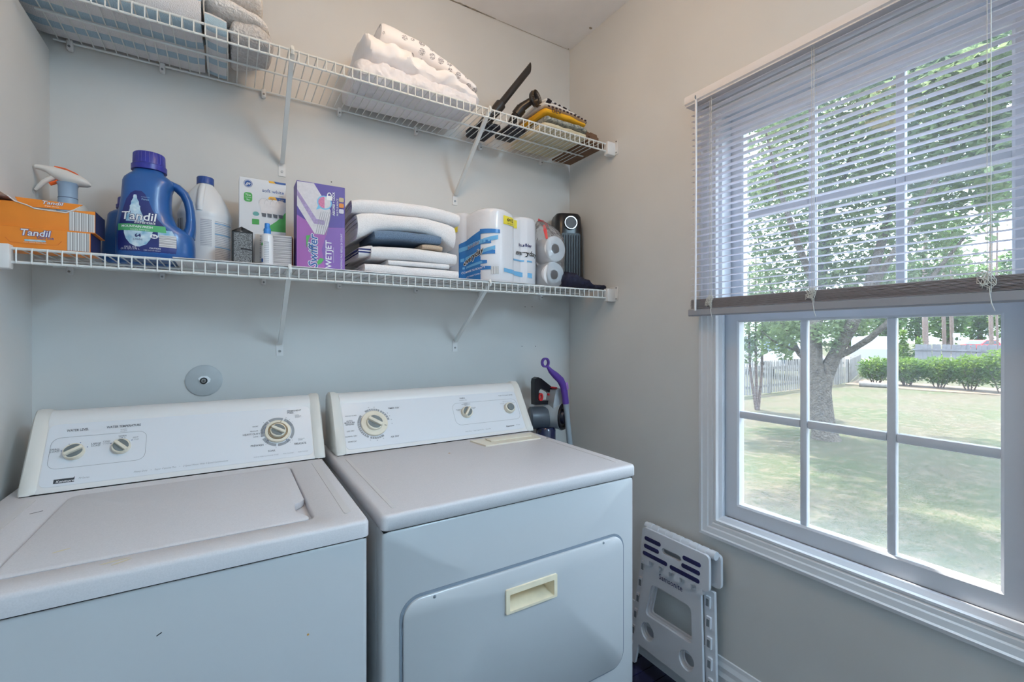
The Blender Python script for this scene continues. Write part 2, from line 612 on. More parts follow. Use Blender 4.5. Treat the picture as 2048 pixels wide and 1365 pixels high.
# ------------------------------------------------------------------ blind
SLAT = M('blind_slat', (244, 244, 250), 0.4, var=(10, 0.02))
_nt = SLAT.node_tree
_tr = _nt.nodes.new('ShaderNodeBsdfTranslucent')
_tr.inputs['Color'].default_value = lin((238, 240, 250))
_ms = _nt.nodes.new('ShaderNodeMixShader')
_ms.inputs['Fac'].default_value = 0.55
_out = [n for n in _nt.nodes if n.type == 'OUTPUT_MATERIAL'][0]
_nt.links.new(_nt.nodes['Principled BSDF'].outputs[0], _ms.inputs[1])
_nt.links.new(_tr.outputs[0], _ms.inputs[2])
_nt.links.new(_ms.outputs[0], _out.inputs[0])
RAIL = M('blind_rail', (226, 223, 224), 0.4, var=(10, 0.02))
CORD = M('blind_cord', (224, 222, 214), 0.8)
BYA, BYB = 0.165, 1.036
bx = R - 0.052                         # plane of the slats
bl = thing('window_blind', 'white horizontal mini blind half lowered over the window', 'blind', (bx, (BYA + BYB) / 2, 2.13))
hp = [(R - 0.026, 2.092), (R - 0.026, 2.132), (R - 0.072, 2.132), (R - 0.082, 2.126), (R - 0.086, 2.115), (R - 0.084, 2.100), (R - 0.078, 2.096), (R - 0.078, 2.092)]
obj('head_rail', MB().prism(hp, 'y', BYA, BYB + 0.006), RAIL, bl)
obj('mounting_box', MB().box(R - 0.0255, R - 0.0235, 0.40, 0.46, 2.094, 2.128), RAIL, bl, smooth=False)
sw = 0.0125


def slatmesh(thick=0.0011):
    ring = []
    n = 6
    top = [(-sw + 2 * sw * k / n, 0.0022 * (1 - (2 * k / n - 1) ** 2)) for k in range(n + 1)]
    outl = [(a, b_ + thick / 2) for a, b_ in top] + [(a, b_ - thick / 2) for a, b_ in top[::-1]]
    return MB().prism(outl, 'y', -(BYB - BYA - 0.008) / 2, (BYB - BYA - 0.008) / 2).mesh('slat')


sm = slatmesh()
zb, zt = 1.4285, 2.083
ns = 32
ymid = (BYA + BYB) / 2 - 0.001
for k in range(ns):
    z = zb + (zt - zb) * k / (ns - 1)
    o = obj('slat', sm, SLAT, bl, loc=(bx, ymid, z))
    o.rotation_euler = (0, math.radians(-4 + 3.0 * (k / ns)), 0)
SLATSHADE = M('stacked_slat', (150, 144, 146), 0.45, var=(40, 0.05))  # same white slats; the darker tone paints in their backlit shade
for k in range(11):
    o = obj('stacked_slat', slatmesh(0.0016) if k == 0 else st0, SLATSHADE, bl, loc=(bx + random.uniform(-0.0012, 0.0012), ymid + random.uniform(-0.001, 0.001), 1.3885 + 0.0029 * k))
    if k == 0:
        st0 = o.data
bp = [(bx + 0.014, 1.364), (bx + 0.014, 1.384), (bx + 0.010, 1.386), (bx - 0.010, 1.386), (bx - 0.0145, 1.384), (bx - 0.0145, 1.366), (bx - 0.011, 1.362), (bx + 0.011, 1.362)]
obj('bottom_rail', MB().prism(bp, 'y', BYA, BYB + 0.004), M('bottom_rail_backlit', (160, 160, 166), 0.4, var=(10, 0.02)), bl)  # white rail greyed so its colour holds the backlit shade
for cy in (0.955, 0.640, 0.2955):
    for dx in (-0.0135, 0.0135):
        obj('ladder_cord', MB().tube([(bx + dx, cy, 1.39), (bx + dx, cy, 2.093)], 0.0007, 5), CORD, bl)
    obj('lift_cord', MB().tube([(bx - 0.0138, cy - 0.006, 1.36), (bx - 0.0138, cy - 0.006, 2.093)], 0.0008, 5), CORD, bl)
    for k in range(ns):
        pass
    # slack ladder cord bunched on the stack
    pts = []
    for k in range(70):
        t = k * 0.75
        pts.append((bx - 0.0158 - 0.004 * abs(math.sin(t * 1.7 + cy * 9)), cy + 0.016 * math.sin(t * 1.13 + cy * 5) * (0.6 + 0.4 * math.sin(t * 0.31)), 1.4115 + 0.013 * math.cos(t * 0.83 + cy) + 0.006 * math.sin(t * 2.1)))
    obj('cord_tangle', MB().tube(pts, 0.0007, 5), CORD, bl)
    obj('cord_tail', MB().tube([(bx - 0.0165, cy - 0.004, 1.398), (bx - 0.0175, cy - 0.005, 1.38), (bx - 0.0165, cy - 0.008, 1.358), (bx - 0.016, cy - 0.012, 1.345)], 0.0008, 5), CORD, bl)
wand = MB().tube([(bx - 0.030, 0.9965, 2.10), (bx - 0.031, 0.9965, 1.9), (bx - 0.033, 0.998, 1.38)], 0.0042, 6)
wo = obj('tilt_wand', wand, RAIL, bl, ang=80)
obj('wand_hook', MB().tube([(bx - 0.030, 0.9965, 2.10), (bx - 0.034, 0.9965, 2.106), (bx - 0.033, 0.9965, 2.113)], 0.0025, 6), GREYP, wo)
# ------------------------------------------------------------------ wire shelves
YS = 1.475                                   # front rod of both shelves


def wire_shelf(z, label, braces, clips, xl, xr, zlip):
    t = thing('wire_shelf', label, 'shelf', ((xl + xr) / 2, D, z))
    rr = 0.0033
    for nm, y, zz in (('front_rod', YS, z - 0.0025), ('lip_rod', YS, zlip), ('middle_rod', 1.625, z - 0.006), ('back_rod', D - 0.012, z - 0.0045)):
        obj(nm, MB().cyl((xl, y, zz), (xr, y, zz), rr, n=8), WIRE, t)
    wr = 0.0017
    wm = MB().tube([(0, D - 0.012, 0.0), (0, YS + 0.002, 0.0), (0, YS - 0.0035, -0.0022), (0, YS - 0.0042, -0.006), (0, YS - 0.0042, zlip - z - 0.002)], wr, 6).mesh('wire', (0, D, 0))
    n = int((xr - xl - 0.012) / 0.0254)
    for k in range(n + 1):
        obj('wire', wm, WIRE, t, loc=(xl + 0.010 + k * 0.0254, D, z))
    # end brackets on the side walls
    for xa, xb in ((LW, xl + 0.002), (xr - 0.002, R)):
        b_ = MB().rbox(xa, xb, YS - 0.014, YS + 0.012, zlip - 0.016, z + 0.006, 0.003, 2)
        eo = obj('end_bracket', b_, PLASTIC, t)
        wx = xa if xa < 0 else xb
        sg = 1 if xa < 0 else -1
        obj('bracket_flange', MB().rbox(min(wx, wx + sg * 0.004), max(wx, wx + sg * 0.004), YS - 0.030, YS + 0.02, zlip - 0.012, z + 0.016, 0.0015, 1), PLASTIC, eo)
        for zz in (z + 0.010, zlip - 0.004):
            obj('bracket_screw', MB().cyl((wx + sg * 0.003, YS - 0.021, zz), (wx + sg * 0.0058, YS - 0.021, zz), 0.0032, n=8), SCREW, eo)
    for cx in clips:
        c = MB().rbox(cx - 0.007, cx + 0.007, D - 0.020, D, z - 0.026, z + 0.003, 0.004, 2)
        co = obj('wall_clip', c, PLASTIC, t)
        obj('clip_screw', MB().cyl((cx, D - 0.0205, z - 0.018), (cx, D - 0.0225, z - 0.018), 0.0032, n=8), SCREW, co)
    for bx_, zf in braces:
        # folded steel strut from the front rod down to the wall
        a, b_ = Vector((bx_, YS + 0.004, z - 0.008)), Vector((bx_, D - 0.010, zf + 0.022))
        d = (b_ - a).normalized()
        nrm = Vector((1, 0, 0)).cross(d)
        w, h = 0.0065, 0.006
        ring = lambda p: [p + Vector((-w, 0, 0)) - nrm * h, p + Vector((-w, 0, 0)) + nrm * h, p + Vector((-w + 0.0018, 0, 0)) + nrm * h, p + Vector((-w + 0.0018, 0, 0)) - nrm * (h - 0.002),
                          p + Vector((w - 0.0018, 0, 0)) - nrm * (h - 0.002), p + Vector((w - 0.0018, 0, 0)) + nrm * h, p + Vector((w, 0, 0)) + nrm * h, p + Vector((w, 0, 0)) - nrm * h]
        so = obj('support_strut', MB().loft([ring(a), ring(b_)]), WIRE, t)
        obj('rod_hook', MB().tube([a + Vector((0, -0.001, 0.006)), a + Vector((0, -0.010, 0.012)), a + Vector((0, -0.013, 0.002)), a + Vector((0, -0.008, -0.006))], 0.005, 6), WIRE, so)
        fp = [(bx_ - 0.011, zf - 0.022), (bx_ + 0.011, zf - 0.022), (bx_ + 0.011, zf + 0.018), (bx_ + 0.006, zf + 0.030), (bx_ - 0.006, zf + 0.030), (bx_ - 0.011, zf + 0.018)]
        obj('foot_plate', MB().prism(fp, 'y', D - 0.003, D), PLASTIC, so)
        obj('plate_screw', MB().cyl((bx_, D - 0.0055, zf - 0.006), (bx_, D - 0.003, zf - 0.006), 0.0042, n=10), SCREW, so)
    return t


ZU, ZL = 2.131, 1.493
wire_shelf(ZU, 'upper white wire shelf carrying towels, bedding and shirts', ((0.157, 1.872), (0.815, 1.872)), (-0.385, -0.175, 0.10, 0.345, 0.64, 0.93, 1.255), -0.42, 1.392, ZU - 0.034)
wire_shelf(ZL, 'lower white wire shelf carrying detergent, boxes and towels', ((0.150, 1.246), (0.815, 1.250)), (-0.385, -0.175, 0.10, 0.345, 0.64, 0.93, 1.255), -0.42, 1.392, ZL - 0.0335)
LINER = M('shelf_liner', (224, 222, 224), 0.5, var=(4, 0.02))
ZT = ZL + 0.0018                                # top of the wires
tag(obj('shelf_liner', MB().rbox(-0.125, 0.985, YS - 0.006, D - 0.03, ZT, ZT + 0.0028, 0.001, 1), LINER), 'white plastic liner sheet lying on the lower wire shelf', 'liner')
ZB = ZT + 0.003                                 # top of the liner

# ------------------------------------------------------------------ round wall plate
pl = thing('drain_plate', 'round painted cover plate with centre screw on the wall above the washer', 'wall plate', (-0.0685, D, 1.149))
PLATE = M('plate_paint', (190, 194, 196), 0.5, var=(30, 0.04))
obj('disc', MB().lathe([(0.0, 0), (0.0505, 0), (0.0505, 0.003), (0.046, 0.0055), (0.0, 0.006)], (-0.0685, D, 1.149), 40, (0, -1, 0)), PLATE, pl)
obj('chipped_patch', flat([(-0.016, 0.006), (-0.008, 0.013), (0.008, 0.014), (0.018, 0.004), (0.016, -0.006), (0.004, -0.012), (-0.008, -0.010)], front(-0.0685, D - 0.0062, 1.150)), WHITEINK, pl, smooth=False)
obj('screw_washer', MB().lathe([(0, 0), (0.0105, 0), (0.0105, 0.002), (0, 0.0024)], (-0.0695, D - 0.0066, 1.1485), 20, (0, -1, 0)), BLACKP, pl)
sc = obj('screw', MB().lathe([(0, 0), (0.0072, 0), (0.0065, 0.002), (0, 0.003)], (-0.0695, D - 0.0088, 1.1485), 16, (0, -1, 0)), SCREW, pl)
obj('screw_slot', MB().box(-0.0735, -0.0655, D - 0.0122, D - 0.0115, 1.1478, 1.1492).box(-0.0702, -0.0688, D - 0.0122, D - 0.0115, 1.1445, 1.1525), BLACKINK, sc, smooth=False)

# ------------------------------------------------------------------ washer and dryer
CP0 = Vector((0, 1.49, 0.925))
CE = Vector((0, 0.11, 0.17)).normalized()       # up the slanted console face
CN = Vector((1, 0, 0)).cross(CE)                # outward normal (towards the room, up)


def cpt(x, v, o=0.0):
    return Vector((x, 0, 0)) + Vector((0, CP0.y, CP0.z)) + CE * v + CN * o


def cfr(x, v, o=0.0):
    p = cpt(x, v, o)
    return frame(p, (1, 0, 0), CE)


def console(t, x0, x1):
    prof = [(1.487, 0.922), (1.4885, 0.926)] + [tuple(cpt(0, v, 0.0))[1:] for v in (0.01, 0.17)] + [tuple(cpt(0, 0.175, 0.0025))[1:], tuple(cpt(0, 0.190, 0.003))[1:], tuple(cpt(0, 0.201, -0.001))[1:], (1.612, 1.099), (1.640, 1.098), (1.662, 1.090), (1.668, 1.075), (1.668, 0.922)]
    obj('console_body', MB().prism(prof, 'x', x0 + 0.03, x1 - 0.03), PLASTIC, t, ang=30)
    obj('console_gap', MB().box(x0 + 0.004, x1 - 0.004, 1.4845, 1.50, 0.9201, 0.9225), DARKGAP, t, smooth=False)
    # rounded end caps, a little proud, with a scooped inner corner
    for s, xa, xb in ((-1, x0, x0 + 0.0305), (1, x1 - 0.0305, x1)):
        cp_ = [(1.484, 0.922), (1.486, 0.930)] + [tuple(cpt(0, v, 0.006))[1:] for v in (0.02, 0.10, 0.18)] + [tuple(cpt(0, 0.197, 0.004))[1:], (1.610, 1.104), (1.642, 1.103), (1.667, 1.093), (1.672, 1.075), (1.672, 0.922)]
        ins = [(1.490, 0.922), (1.492, 0.932)] + [tuple(cpt(0, v, 0.001))[1:] for v in (0.024, 0.10, 0.176)] + [tuple(cpt(0, 0.190, -0.001))[1:], (1.612, 1.099), (1.640, 1.098), (1.662, 1.090), (1.667, 1.072), (1.667, 0.922)]
        xe = xa if s < 0 else xb
        xi = xb if s < 0 else xa
        k = -s
        rings = [[(xe, p[0], p[1]) for p in ins], [(xe + k * 0.004, p[0], p[1]) for p in cp_], [(xi - k * 0.010, p[0], p[1]) for p in cp_], [(xi, p[0], p[1]) for p in ins]]
        obj('end_cap', MB().loft(rings), CAPW, t, ang=50)
    # printed control panel
    a, b_ = x0 + 0.033, x1 - 0.033
    pnl = MB().prism(roundrect(a, b_, 0.010, 0.170, 0.014), 'z', -0.0002, 0.0012).xf(cfr(0, 0))
    return obj('control_panel', pnl, PANEL, t)


CAPW = M('end_cap_white', (218, 217, 212), 0.38, var=(20, 0.03))
PANEL = M('panel_white', (222, 226, 232), 0.3, var=(5, 0.01))
KNOBIN = M('knob_grey', (112, 120, 122), 0.45, var=(40, 0.06))


def knob(t, x, v, r, ang, h=0.020):
    Mx = cfr(x, v, 0.0012)
    Rz = Matrix.Rotation(ang, 4, 'Z')
    kb = MB().lathe([(0, 0), (r, 0), (r, h * 0.45), (r * 0.93, h * 0.62), (r * 0.62, h * 0.66), (0, h * 0.66)], (0, 0, 0), 28).xf(Mx)
    ko = obj('knob', kb, CREAM, t)
    obj('knob_grip', MB().rbox(-r * 0.93, r * 0.93, -r * 0.20, r * 0.20, h * 0.5, h, 0.003, 2).xf(Mx @ Rz), CREAM, ko)
    for s in (1, -1):
        pts = [(r * 0.78 * math.cos(q), s * (r * 0.26 + r * 0.50 * math.sin(q))) for q in [PI * i / 10 for i in range(11)]]
        obj('knob_inset', MB().prism(pts, 'z', h * 0.6, h * 0.70).xf(Mx @ Rz), KNOBIN, ko)
    obj('knob_pointer', MB().box(-r * 0.05, r * 0.05, r * 0.70, r * 0.93, h * 0.625, h * 0.64).xf(Mx @ Matrix.Rotation(ang + PI / 2, 4, 'Z')), BLACKINK, ko, smooth=False)
    return ko


def dialmarks(t, x, v, r0, r1, spans):
    """segmented grey scale printed round a dial; spans in degrees"""
    for a0, a1, m_ in spans:
        n = max(2, int(abs(a1 - a0) / 6))
        vs_, fs = [], []
        for k in range(n + 1):
            q = math.radians(a0 + (a1 - a0) * k / n)
            vs_ += [(r0 * math.cos(q), r0 * math.sin(q), 0), (r1 * math.cos(q), r1 * math.sin(q), 0)]
        fs = [(2 * k, 2 * k + 1, 2 * k + 3, 2 * k + 2) for k in range(n)]
        obj('dial_scale', MB().add(vs_, fs).xf(cfr(x, v, 0.0016)), m_, t, smooth=False)


def ticks(t, x, v, r0, r1, angs, m_):
    for q in angs:
        q = math.radians(q)
        c, s = math.cos(q), math.sin(q)
        w = 0.0006
        obj('tick', MB().add([(r0 * c - w * s, r0 * s + w * c, 0), (r0 * c + w * s, r0 * s - w * c, 0), (r1 * c + w * s, r1 * s - w * c, 0), (r1 * c - w * s, r1 * s + w * c, 0)], [(0, 1, 2, 3)]).xf(cfr(x, v, 0.0018)), m_, t, smooth=False)


def ctext(t, s, x, v, size, m_=None, align='CENTER', bold=0.0, shear=0.0, sx=0.92):
    return txt(s, size, m_ or INK, t, cfr(x, v, 0.0014), align, bold, shear, sx)


def outline(t, x0, x1, v0, v1, r, w=0.0008, m_=None):
    o_ = roundrect(x0, x1, v0, v1, r)
    i_ = roundrect(x0 + w, x1 - w, v0 + w, v1 - w, r - w)
    obj('panel_outline', MB().ringprism(o_, i_, 'z', 0, 0.0002).xf(cfr(0, 0, 0.0014)), m_ or INKL, t, smooth=False)


def cabinet(t, x0, x1, yf, yg=None):
    """steel body, feet and the rounded top with its seam"""
    obj('seam_gap', MB().box(x0 + 0.006, x1 - 0.006, (yf if yg is None else yg) + 0.0045, 1.665, 0.8800, 0.8875), DARKGAP, t, smooth=False)
    obj('cabinet', MB().rbox(x0 + 0.003, x1 - 0.003, yf + 0.002, 1.67, 0.03, 0.8848, 0.010, 3), ENAMEL, t)
    for fx in (x0 + 0.05, x1 - 0.05):
        for fy in (yf + 0.06, 1.60):
            obj('foot', MB().lathe([(0, 0), (0.022, 0), (0.022, 0.012), (0.012, 0.016), (0.012, 0.032), (0, 0.032)], (fx, fy, 0), 16), BLACKP, t)


# ---- washer
WX0, WX1, FY = -0.443, 0.243, 0.944
wa = thing('washing_machine', 'white top loading washing machine with large round dial, nearest the left wall', 'washer', ((WX0 + WX1) / 2, 1.30, 0))
cabinet(wa, WX0, WX1, FY)
# top with a recess for the lid
lx0, lx1, ly0, ly1 = -0.318, 0.152, 1.000, 1.440
top = MB()
top.rbox(WX0, WX1, FY - 0.004, ly0, 0.886, 0.920, 0.009, 3)
top.rbox(WX0, WX1, ly1, 1.672, 0.886, 0.920, 0.009, 3)
top.rbox(WX0, lx0, FY + 0.002, 1.66, 0.886, 0.920, 0.009, 3)
top.rbox(lx1, WX1, FY + 0.002, 1.66, 0.886, 0.920, 0.009, 3)
top.box(WX0 + 0.02, WX1 - 0.02, FY + 0.02, 1.65, 0.888, 0.905)
# one continuous outer shell
tp = roundrect(WX0, WX1, FY - 0.004, 1.672, 0.014)
tpi = roundrect(WX0 + 0.007, WX1 - 0.007, FY + 0.003, 1.665, 0.010)
lid_hole = roundrect(lx0, lx1, ly0, ly1, 0.022)
lid_in = roundrect(lx0 + 0.003, lx1 - 0.003, ly0 + 0.003, ly1 - 0.003, 0.020)
rings = [[(x, y, 0.886) for x, y in tp], [(x, y, 0.912) for x, y in tp], [(x * 0.6 + a * 0.4, y * 0.6 + b_ * 0.4, 0.918) for (x, y), (a, b_) in zip(tp, tpi)], [(x, y, 0.920) for x, y in tpi], [(x, y, 0.920) for x, y in lid_hole], [(x, y, 0.917) for x, y in lid_in], [(x, y, 0.904) for x, y in lid_in]]
top = MB().loft(rings)
to = obj('top_panel', top, ENAMELTOP, wa, ang=50)
# lid with a finger notch on its right edge
nl = []
lo = [(lx0 + 0.006, ly1 - 0.026), (lx0 + 0.006, ly0 + 0.024)]
def arc(cx, cy, r, a0, a1, n=6):
    return [(cx + r * math.cos(math.radians(a0 + (a1 - a0) * k / n)), cy + r * math.sin(math.radians(a0 + (a1 - a0) * k / n))) for k in range(n + 1)]
L0, L1, L2, L3 = lx0 + 0.006, lx1 - 0.007, ly0 + 0.006, ly1 - 0.006
lp = arc(L0 + 0.016, L2 + 0.016, 0.016, 180, 270) + [(L1 - 0.030, L2)] + arc(L1 - 0.016, L2 + 0.010, 0.010, 270, 380, 4) + [(L1 - 0.014, L2 + 0.030), (L1 - 0.022, L2 + 0.044), (L1 - 0.025, L2 + 0.075), (L1 - 0.022, L2 + 0.105), (L1 - 0.008, L2 + 0.118), (L1, L2 + 0.130)] + arc(L1 - 0.016, L3 - 0.016, 0.016, 0, 90) + arc(L0 + 0.016, L3 - 0.016, 0.016, 90, 180)
ins = [(x + (0.004 if x < -0.08 else -0.004), y + (0.004 if y < 1.22 else -0.004)) for x, y in lp]
lid = MB().loft([[(x, y, 0.906) for x, y in lp], [(x, y, 0.9195) for x, y in lp], [(x, y, 0.9225) for x, y in ins]])
obj('lid', lid, ENAMELTOP, wa, ang=40)
# long shallow ribs pressed into the top, either side of the lid
RIB = M('rib_enamel', (212, 209, 210), 0.4, var=(80, 0.03))
for rx in (-0.378, 0.212):
    obj('pressed_rib', MB().prism(roundrect(rx - 0.007, rx + 0.007, 0.995, 1.45, 0.007), 'z', 0.9195, 0.9212), RIB, to)
# wear marks
STAIN = M('yellow_stain', (214, 204, 178), 0.7)
for x, y, l, a in ((-0.16, 0.985, 0.020, 0.2), (-0.15, 0.976, 0.014, 0.5), (-0.245, 1.075, 0.012, 0.4)):
    obj('stain_mark', MB().prism([(l * math.cos(q) * (1 + nz(q, l, 0, 3, 0.3)), 0.0022 * math.sin(q)) for q in [2 * PI * i_ / 12 for i_ in range(12)]], 'z', 0, 0.0003).xf(Matrix.Translation((x, y, 0.9225 if y > 1 else 0.9202)) @ Matrix.Rotation(a, 4, 'Z')), STAIN, to, smooth=False)
obj('dark_scratch', MB().box(-0.010, 0.010, -0.0008, 0.0008, 0, 0.0003).xf(Matrix.Translation((-0.345, 1.345, 0.9203)) @ Matrix.Rotation(0.5, 4, 'Z')), BLACKINK, to, smooth=False)
obj('chip_mark', MB().lathe([(0, 0), (0.0022, 0), (0, 0.0004)], (0.128, FY + 0.002, 0.722), 10, (0, -1, 0)), M('rust', (190, 140, 70), 0.8), wa)
obj('scratch', MB().box(-0.004, 0.004, -0.0004, 0, -0.0008, 0.0008).xf(Matrix.Translation((-0.098, FY + 0.0021, 0.80)) @ Matrix.Rotation(-0.5, 4, 'Y')), BLACKINK, wa, smooth=False)

console(wa, -0.414, 0.2505)
cpn = wa
outline(wa, -0.373, -0.187, 0.053, 0.134, 0.018)
knob(wa, -0.327, 0.092, 0.0205, math.radians(28))
knob(wa, -0.237, 0.094, 0.0195, math.radians(135))
ctext(wa, 'WATER LEVEL', -0.327, 0.151, 0.0092, bold=0.012, sx=0.72)
ctext(wa, 'WATER TEMPERATURE', -0.2365, 0.1515, 0.0092, bold=0.012, sx=0.74)
ctext(wa, 'SMALL\nLOAD', -0.3635, 0.101, 0.0068)
ctext(wa, 'LARGE\nLOAD', -0.288, 0.107, 0.0068)
ctext(wa, 'COLD', -0.268, 0.113, 0.0056)
ctext(wa, 'COLD', -0.268, 0.1075, 0.0056, INKL)
ctext(wa, 'WARM', -0.2375, 0.1240, 0.0056)
ctext(wa, 'COLD', -0.2375, 0.1185, 0.0056, INKL)
ctext(wa, 'HOT', -0.210, 0.117, 0.0056)
ctext(wa, 'COLD', -0.210, 0.1115, 0.0056, INKL)
ctext(wa, 'WARM', -0.2365, 0.1425, 0.0048, INKL)
ctext(wa, 'WARM', -0.2365, 0.1375, 0.0048, INKL)
for qx, qv, angs in ((-0.327, 0.092, (165, 118, 70, 25)), (-0.237, 0.094, (150, 92, 40))):
    for q in angs:
        c = (qx + 0.0255 * math.cos(math.radians(q)), qv + 0.0255 * math.sin(math.radians(q)))
        obj('setting_dot', MB().lathe([(0, 0), (0.0012, 0), (0, 0.0004)], tuple(cpt(c[0], c[1], 0.0014)), 8, CN), INKB, wa)
# brand strip
LOGO = M('logo_dark', (52, 56, 64), 0.5)
obj('brand_badge', flat([(-0.0185, -0.007), (0.0185, -0.007), (0.0185, 0.007), (0.0165, 0.0035), (0.011, 0.0035), (-0.0185, 0.0035)], cfr(-0.3375, 0.0235, 0.0014)), LOGO, wa, smooth=False)
txt('Kenmore', 0.0078, WHITEINK, wa, cfr(-0.3355, 0.0205, 0.0016), shear=0.2, bold=0.015, sx=1.1)
ctext(wa, '70 Series', -0.302, 0.0235, 0.006, INKL, shear=0.2)
ctext(wa, 'Heavy Duty    \u2022    Super Capacity Plus    \u2022    2 Speed Motor With 4 Speed Combinations', -0.105, 0.0225, 0.0062, INKL, shear=0.25)
# main dial
dx, dv = 0.1245, 0.094
dialmarks(wa, dx, dv, 0.0375, 0.0455, ((68, 122, INKL), (126, 196, INKL), (204, 262, INKL), (268, 318, INKL), (-36, 62, INKL)))
ticks(wa, dx, dv, 0.0385, 0.0445, (48, 42, 36, 30, 24, 140, 146, 152, 158, 164, 170, 176, 182, 222, 228, 306, 312), INK)
for a0, a1 in ((146, 182), (32, 58), (218, 226), (304, 312)):
    dialmarks(wa, dx, dv, 0.0355, 0.0372, ((a0, a1, INKB),))
db = MB().lathe([(0, 0), (0.0350, 0), (0.0350, 0.006), (0.0335, 0.008), (0.0270, 0.0085), (0.0262, 0.006), (0, 0.006)], (0, 0, 0), 40).xf(cfr(dx, dv, 0.0012))
do = obj('dial_skirt', db, CREAM, wa)
RIMM = M('bronze_rim', (146, 132, 108), 0.35, 0.3)
obj('dial_rim', MB().lathe([(0, 0.0058), (0.0262, 0.0058), (0.0255, 0.010), (0.0228, 0.010), (0.0222, 0.0062), (0, 0.0062)], (0, 0, 0), 36).xf(cfr(dx, dv, 0.0012)), RIMM, do)
obj('dial_pointer', MB().box(-0.0006, 0.0006, 0.0275, 0.0335, 0.0085, 0.0089).xf(cfr(dx, dv, 0.0012) @ Matrix.Rotation(math.radians(-18), 4, 'Z')), BLACKINK, do, smooth=False)
kb = knob(wa, dx, dv, 0.0218, math.radians(148), 0.026)
for s, x, v, sz, al in (('PERMANENT\nPRESS', 0.153, 0.155, 0.0076, 'LEFT'), ('HEAVY DUTY', 0.078, 0.093, 0.0080, 'RIGHT'), ('PREWASH', 0.086, 0.057, 0.0080, 'RIGHT'), ('SOAK', 0.106, 0.036, 0.0080, 'CENTER'), ('DELICATE', 0.167, 0.049, 0.0080, 'LEFT')):
    ctext(wa, s, x, v, sz, align=al, bold=0.012)
for s, x, v, sz, al in (('SHORT', 0.074, 0.1165, 0.0052, 'RIGHT'), ('REGULAR \u2013 12', 0.083, 0.1025, 0.0052, 'RIGHT'), ('SUPER \u2013 14', 0.083, 0.0840, 0.0052, 'RIGHT'), ('SUPER\nREGULAR\nSHORT', 0.174, 0.139, 0.0046, 'LEFT'), ('REGULAR\nSHORT', 0.178, 0.062, 0.0046, 'LEFT'),
                        ('PUSH & TURN CLOCKWISE TO SET', 0.092, 0.0225, 0.0044, 'CENTER'), ('PULL TO START', 0.150, 0.0225, 0.0044, 'CENTER'), ('PUSH TO STOP', 0.189, 0.0225, 0.0044, 'CENTER')):
    ctext(wa, s, x, v, sz, INK if sz > 0.0048 else INKL, align=al)
for s, a in (('10', 60), ('8', 46), ('6', 34), ('4', 228), ('2', 262), ('8', 138), ('6', 320), ('4', 310)):
    q = math.radians(a)
    ctext(wa, s, dx + 0.049 * math.cos(q), dv + 0.049 * math.sin(q), 0.0042)

# ---- dryer
DX0, DX1 = 0.267, 1.005
dr = thing('clothes_dryer', 'white front loading dryer with drop door and cream pull handle, right of the washer', 'dryer', ((DX0 + DX1) / 2, 1.30, 0))
HX0, HX1, HZ0, HZ1 = 0.561, 0.713, 0.6265, 0.685
cabinet(dr, DX0, DX1, FY + 0.046, FY)
_o = lambda i_: roundrect(DX0 + 0.003 + i_, DX1 - 0.003 - i_, 0.03 + i_, 0.8848 - i_, 0.012, 5)
_h = roundrect(HX0 + 0.006, HX1 - 0.006, HZ0 + 0.006, HZ1 - 0.006, 0.003, 5)
obj('front_panel', MB().loft([[(x, FY + 0.048, z) for x, z in _o(0)], [(x, FY + 0.010, z) for x, z in _o(0)], [(x, FY + 0.005, z) for x, z in _o(0.002)], [(x, FY + 0.002, z) for x, z in _o(0.008)], [(x, FY + 0.002, z) for x, z in _h], [(x, FY + 0.048, z) for x, z in _h]], cap=False), ENAMEL, dr, ang=50)
tp = roundrect(DX0, DX1, FY - 0.005, 1.672, 0.014)
tpi = roundrect(DX0 + 0.007, DX1 - 0.007, FY + 0.002, 1.665, 0.010)
tpb = roundrect(DX0 + 0.004, DX1 - 0.004, FY - 0.001, 1.668, 0.012)
rings = [[(x, y, 0.8855) for x, y in tpb], [(x, y, 0.889) for x, y in tp], [(x, y, 0.912) for x, y in tp], [(x * 0.6 + a * 0.4, y * 0.6 + b_ * 0.4, 0.918) for (x, y), (a, b_) in zip(tp, tpi)], [(x, y, 0.920) for x, y in tpi]]
dto = obj('top_panel', MB().loft(rings), ENAMELTOP, dr, ang=50)
for rx, ya, yb in ((0.303, 0.975, 1.44), (0.974, 0.985, 1.44)):
    obj('pressed_rib', MB().prism(roundrect(rx - 0.005, rx + 0.005, ya, yb, 0.005), 'z', 0.9195, 0.9210), RIB, dto)
lf = obj('lint_cover', MB().prism([(0.735, 1.355), (0.960, 1.355), (0.985, 1.448), (0.722, 1.448)], 'z', 0.9198, 0.9245), CREAM, dr)
obj('lint_pull', MB().rbox(0.775, 0.945, 1.390, 1.438, 0.9245, 0.9285, 0.0018, 2), CREAM, lf)
obj('speck', MB().box(0.592, 0.598, 1.338, 1.342, 0.920, 0.9205), M('rust', (190, 140, 70)), dto, smooth=False)
obj('speck', MB().box(0.985, 0.993, 1.351, 1.356, 0.920, 0.9206), BLACKINK, dto, smooth=False)
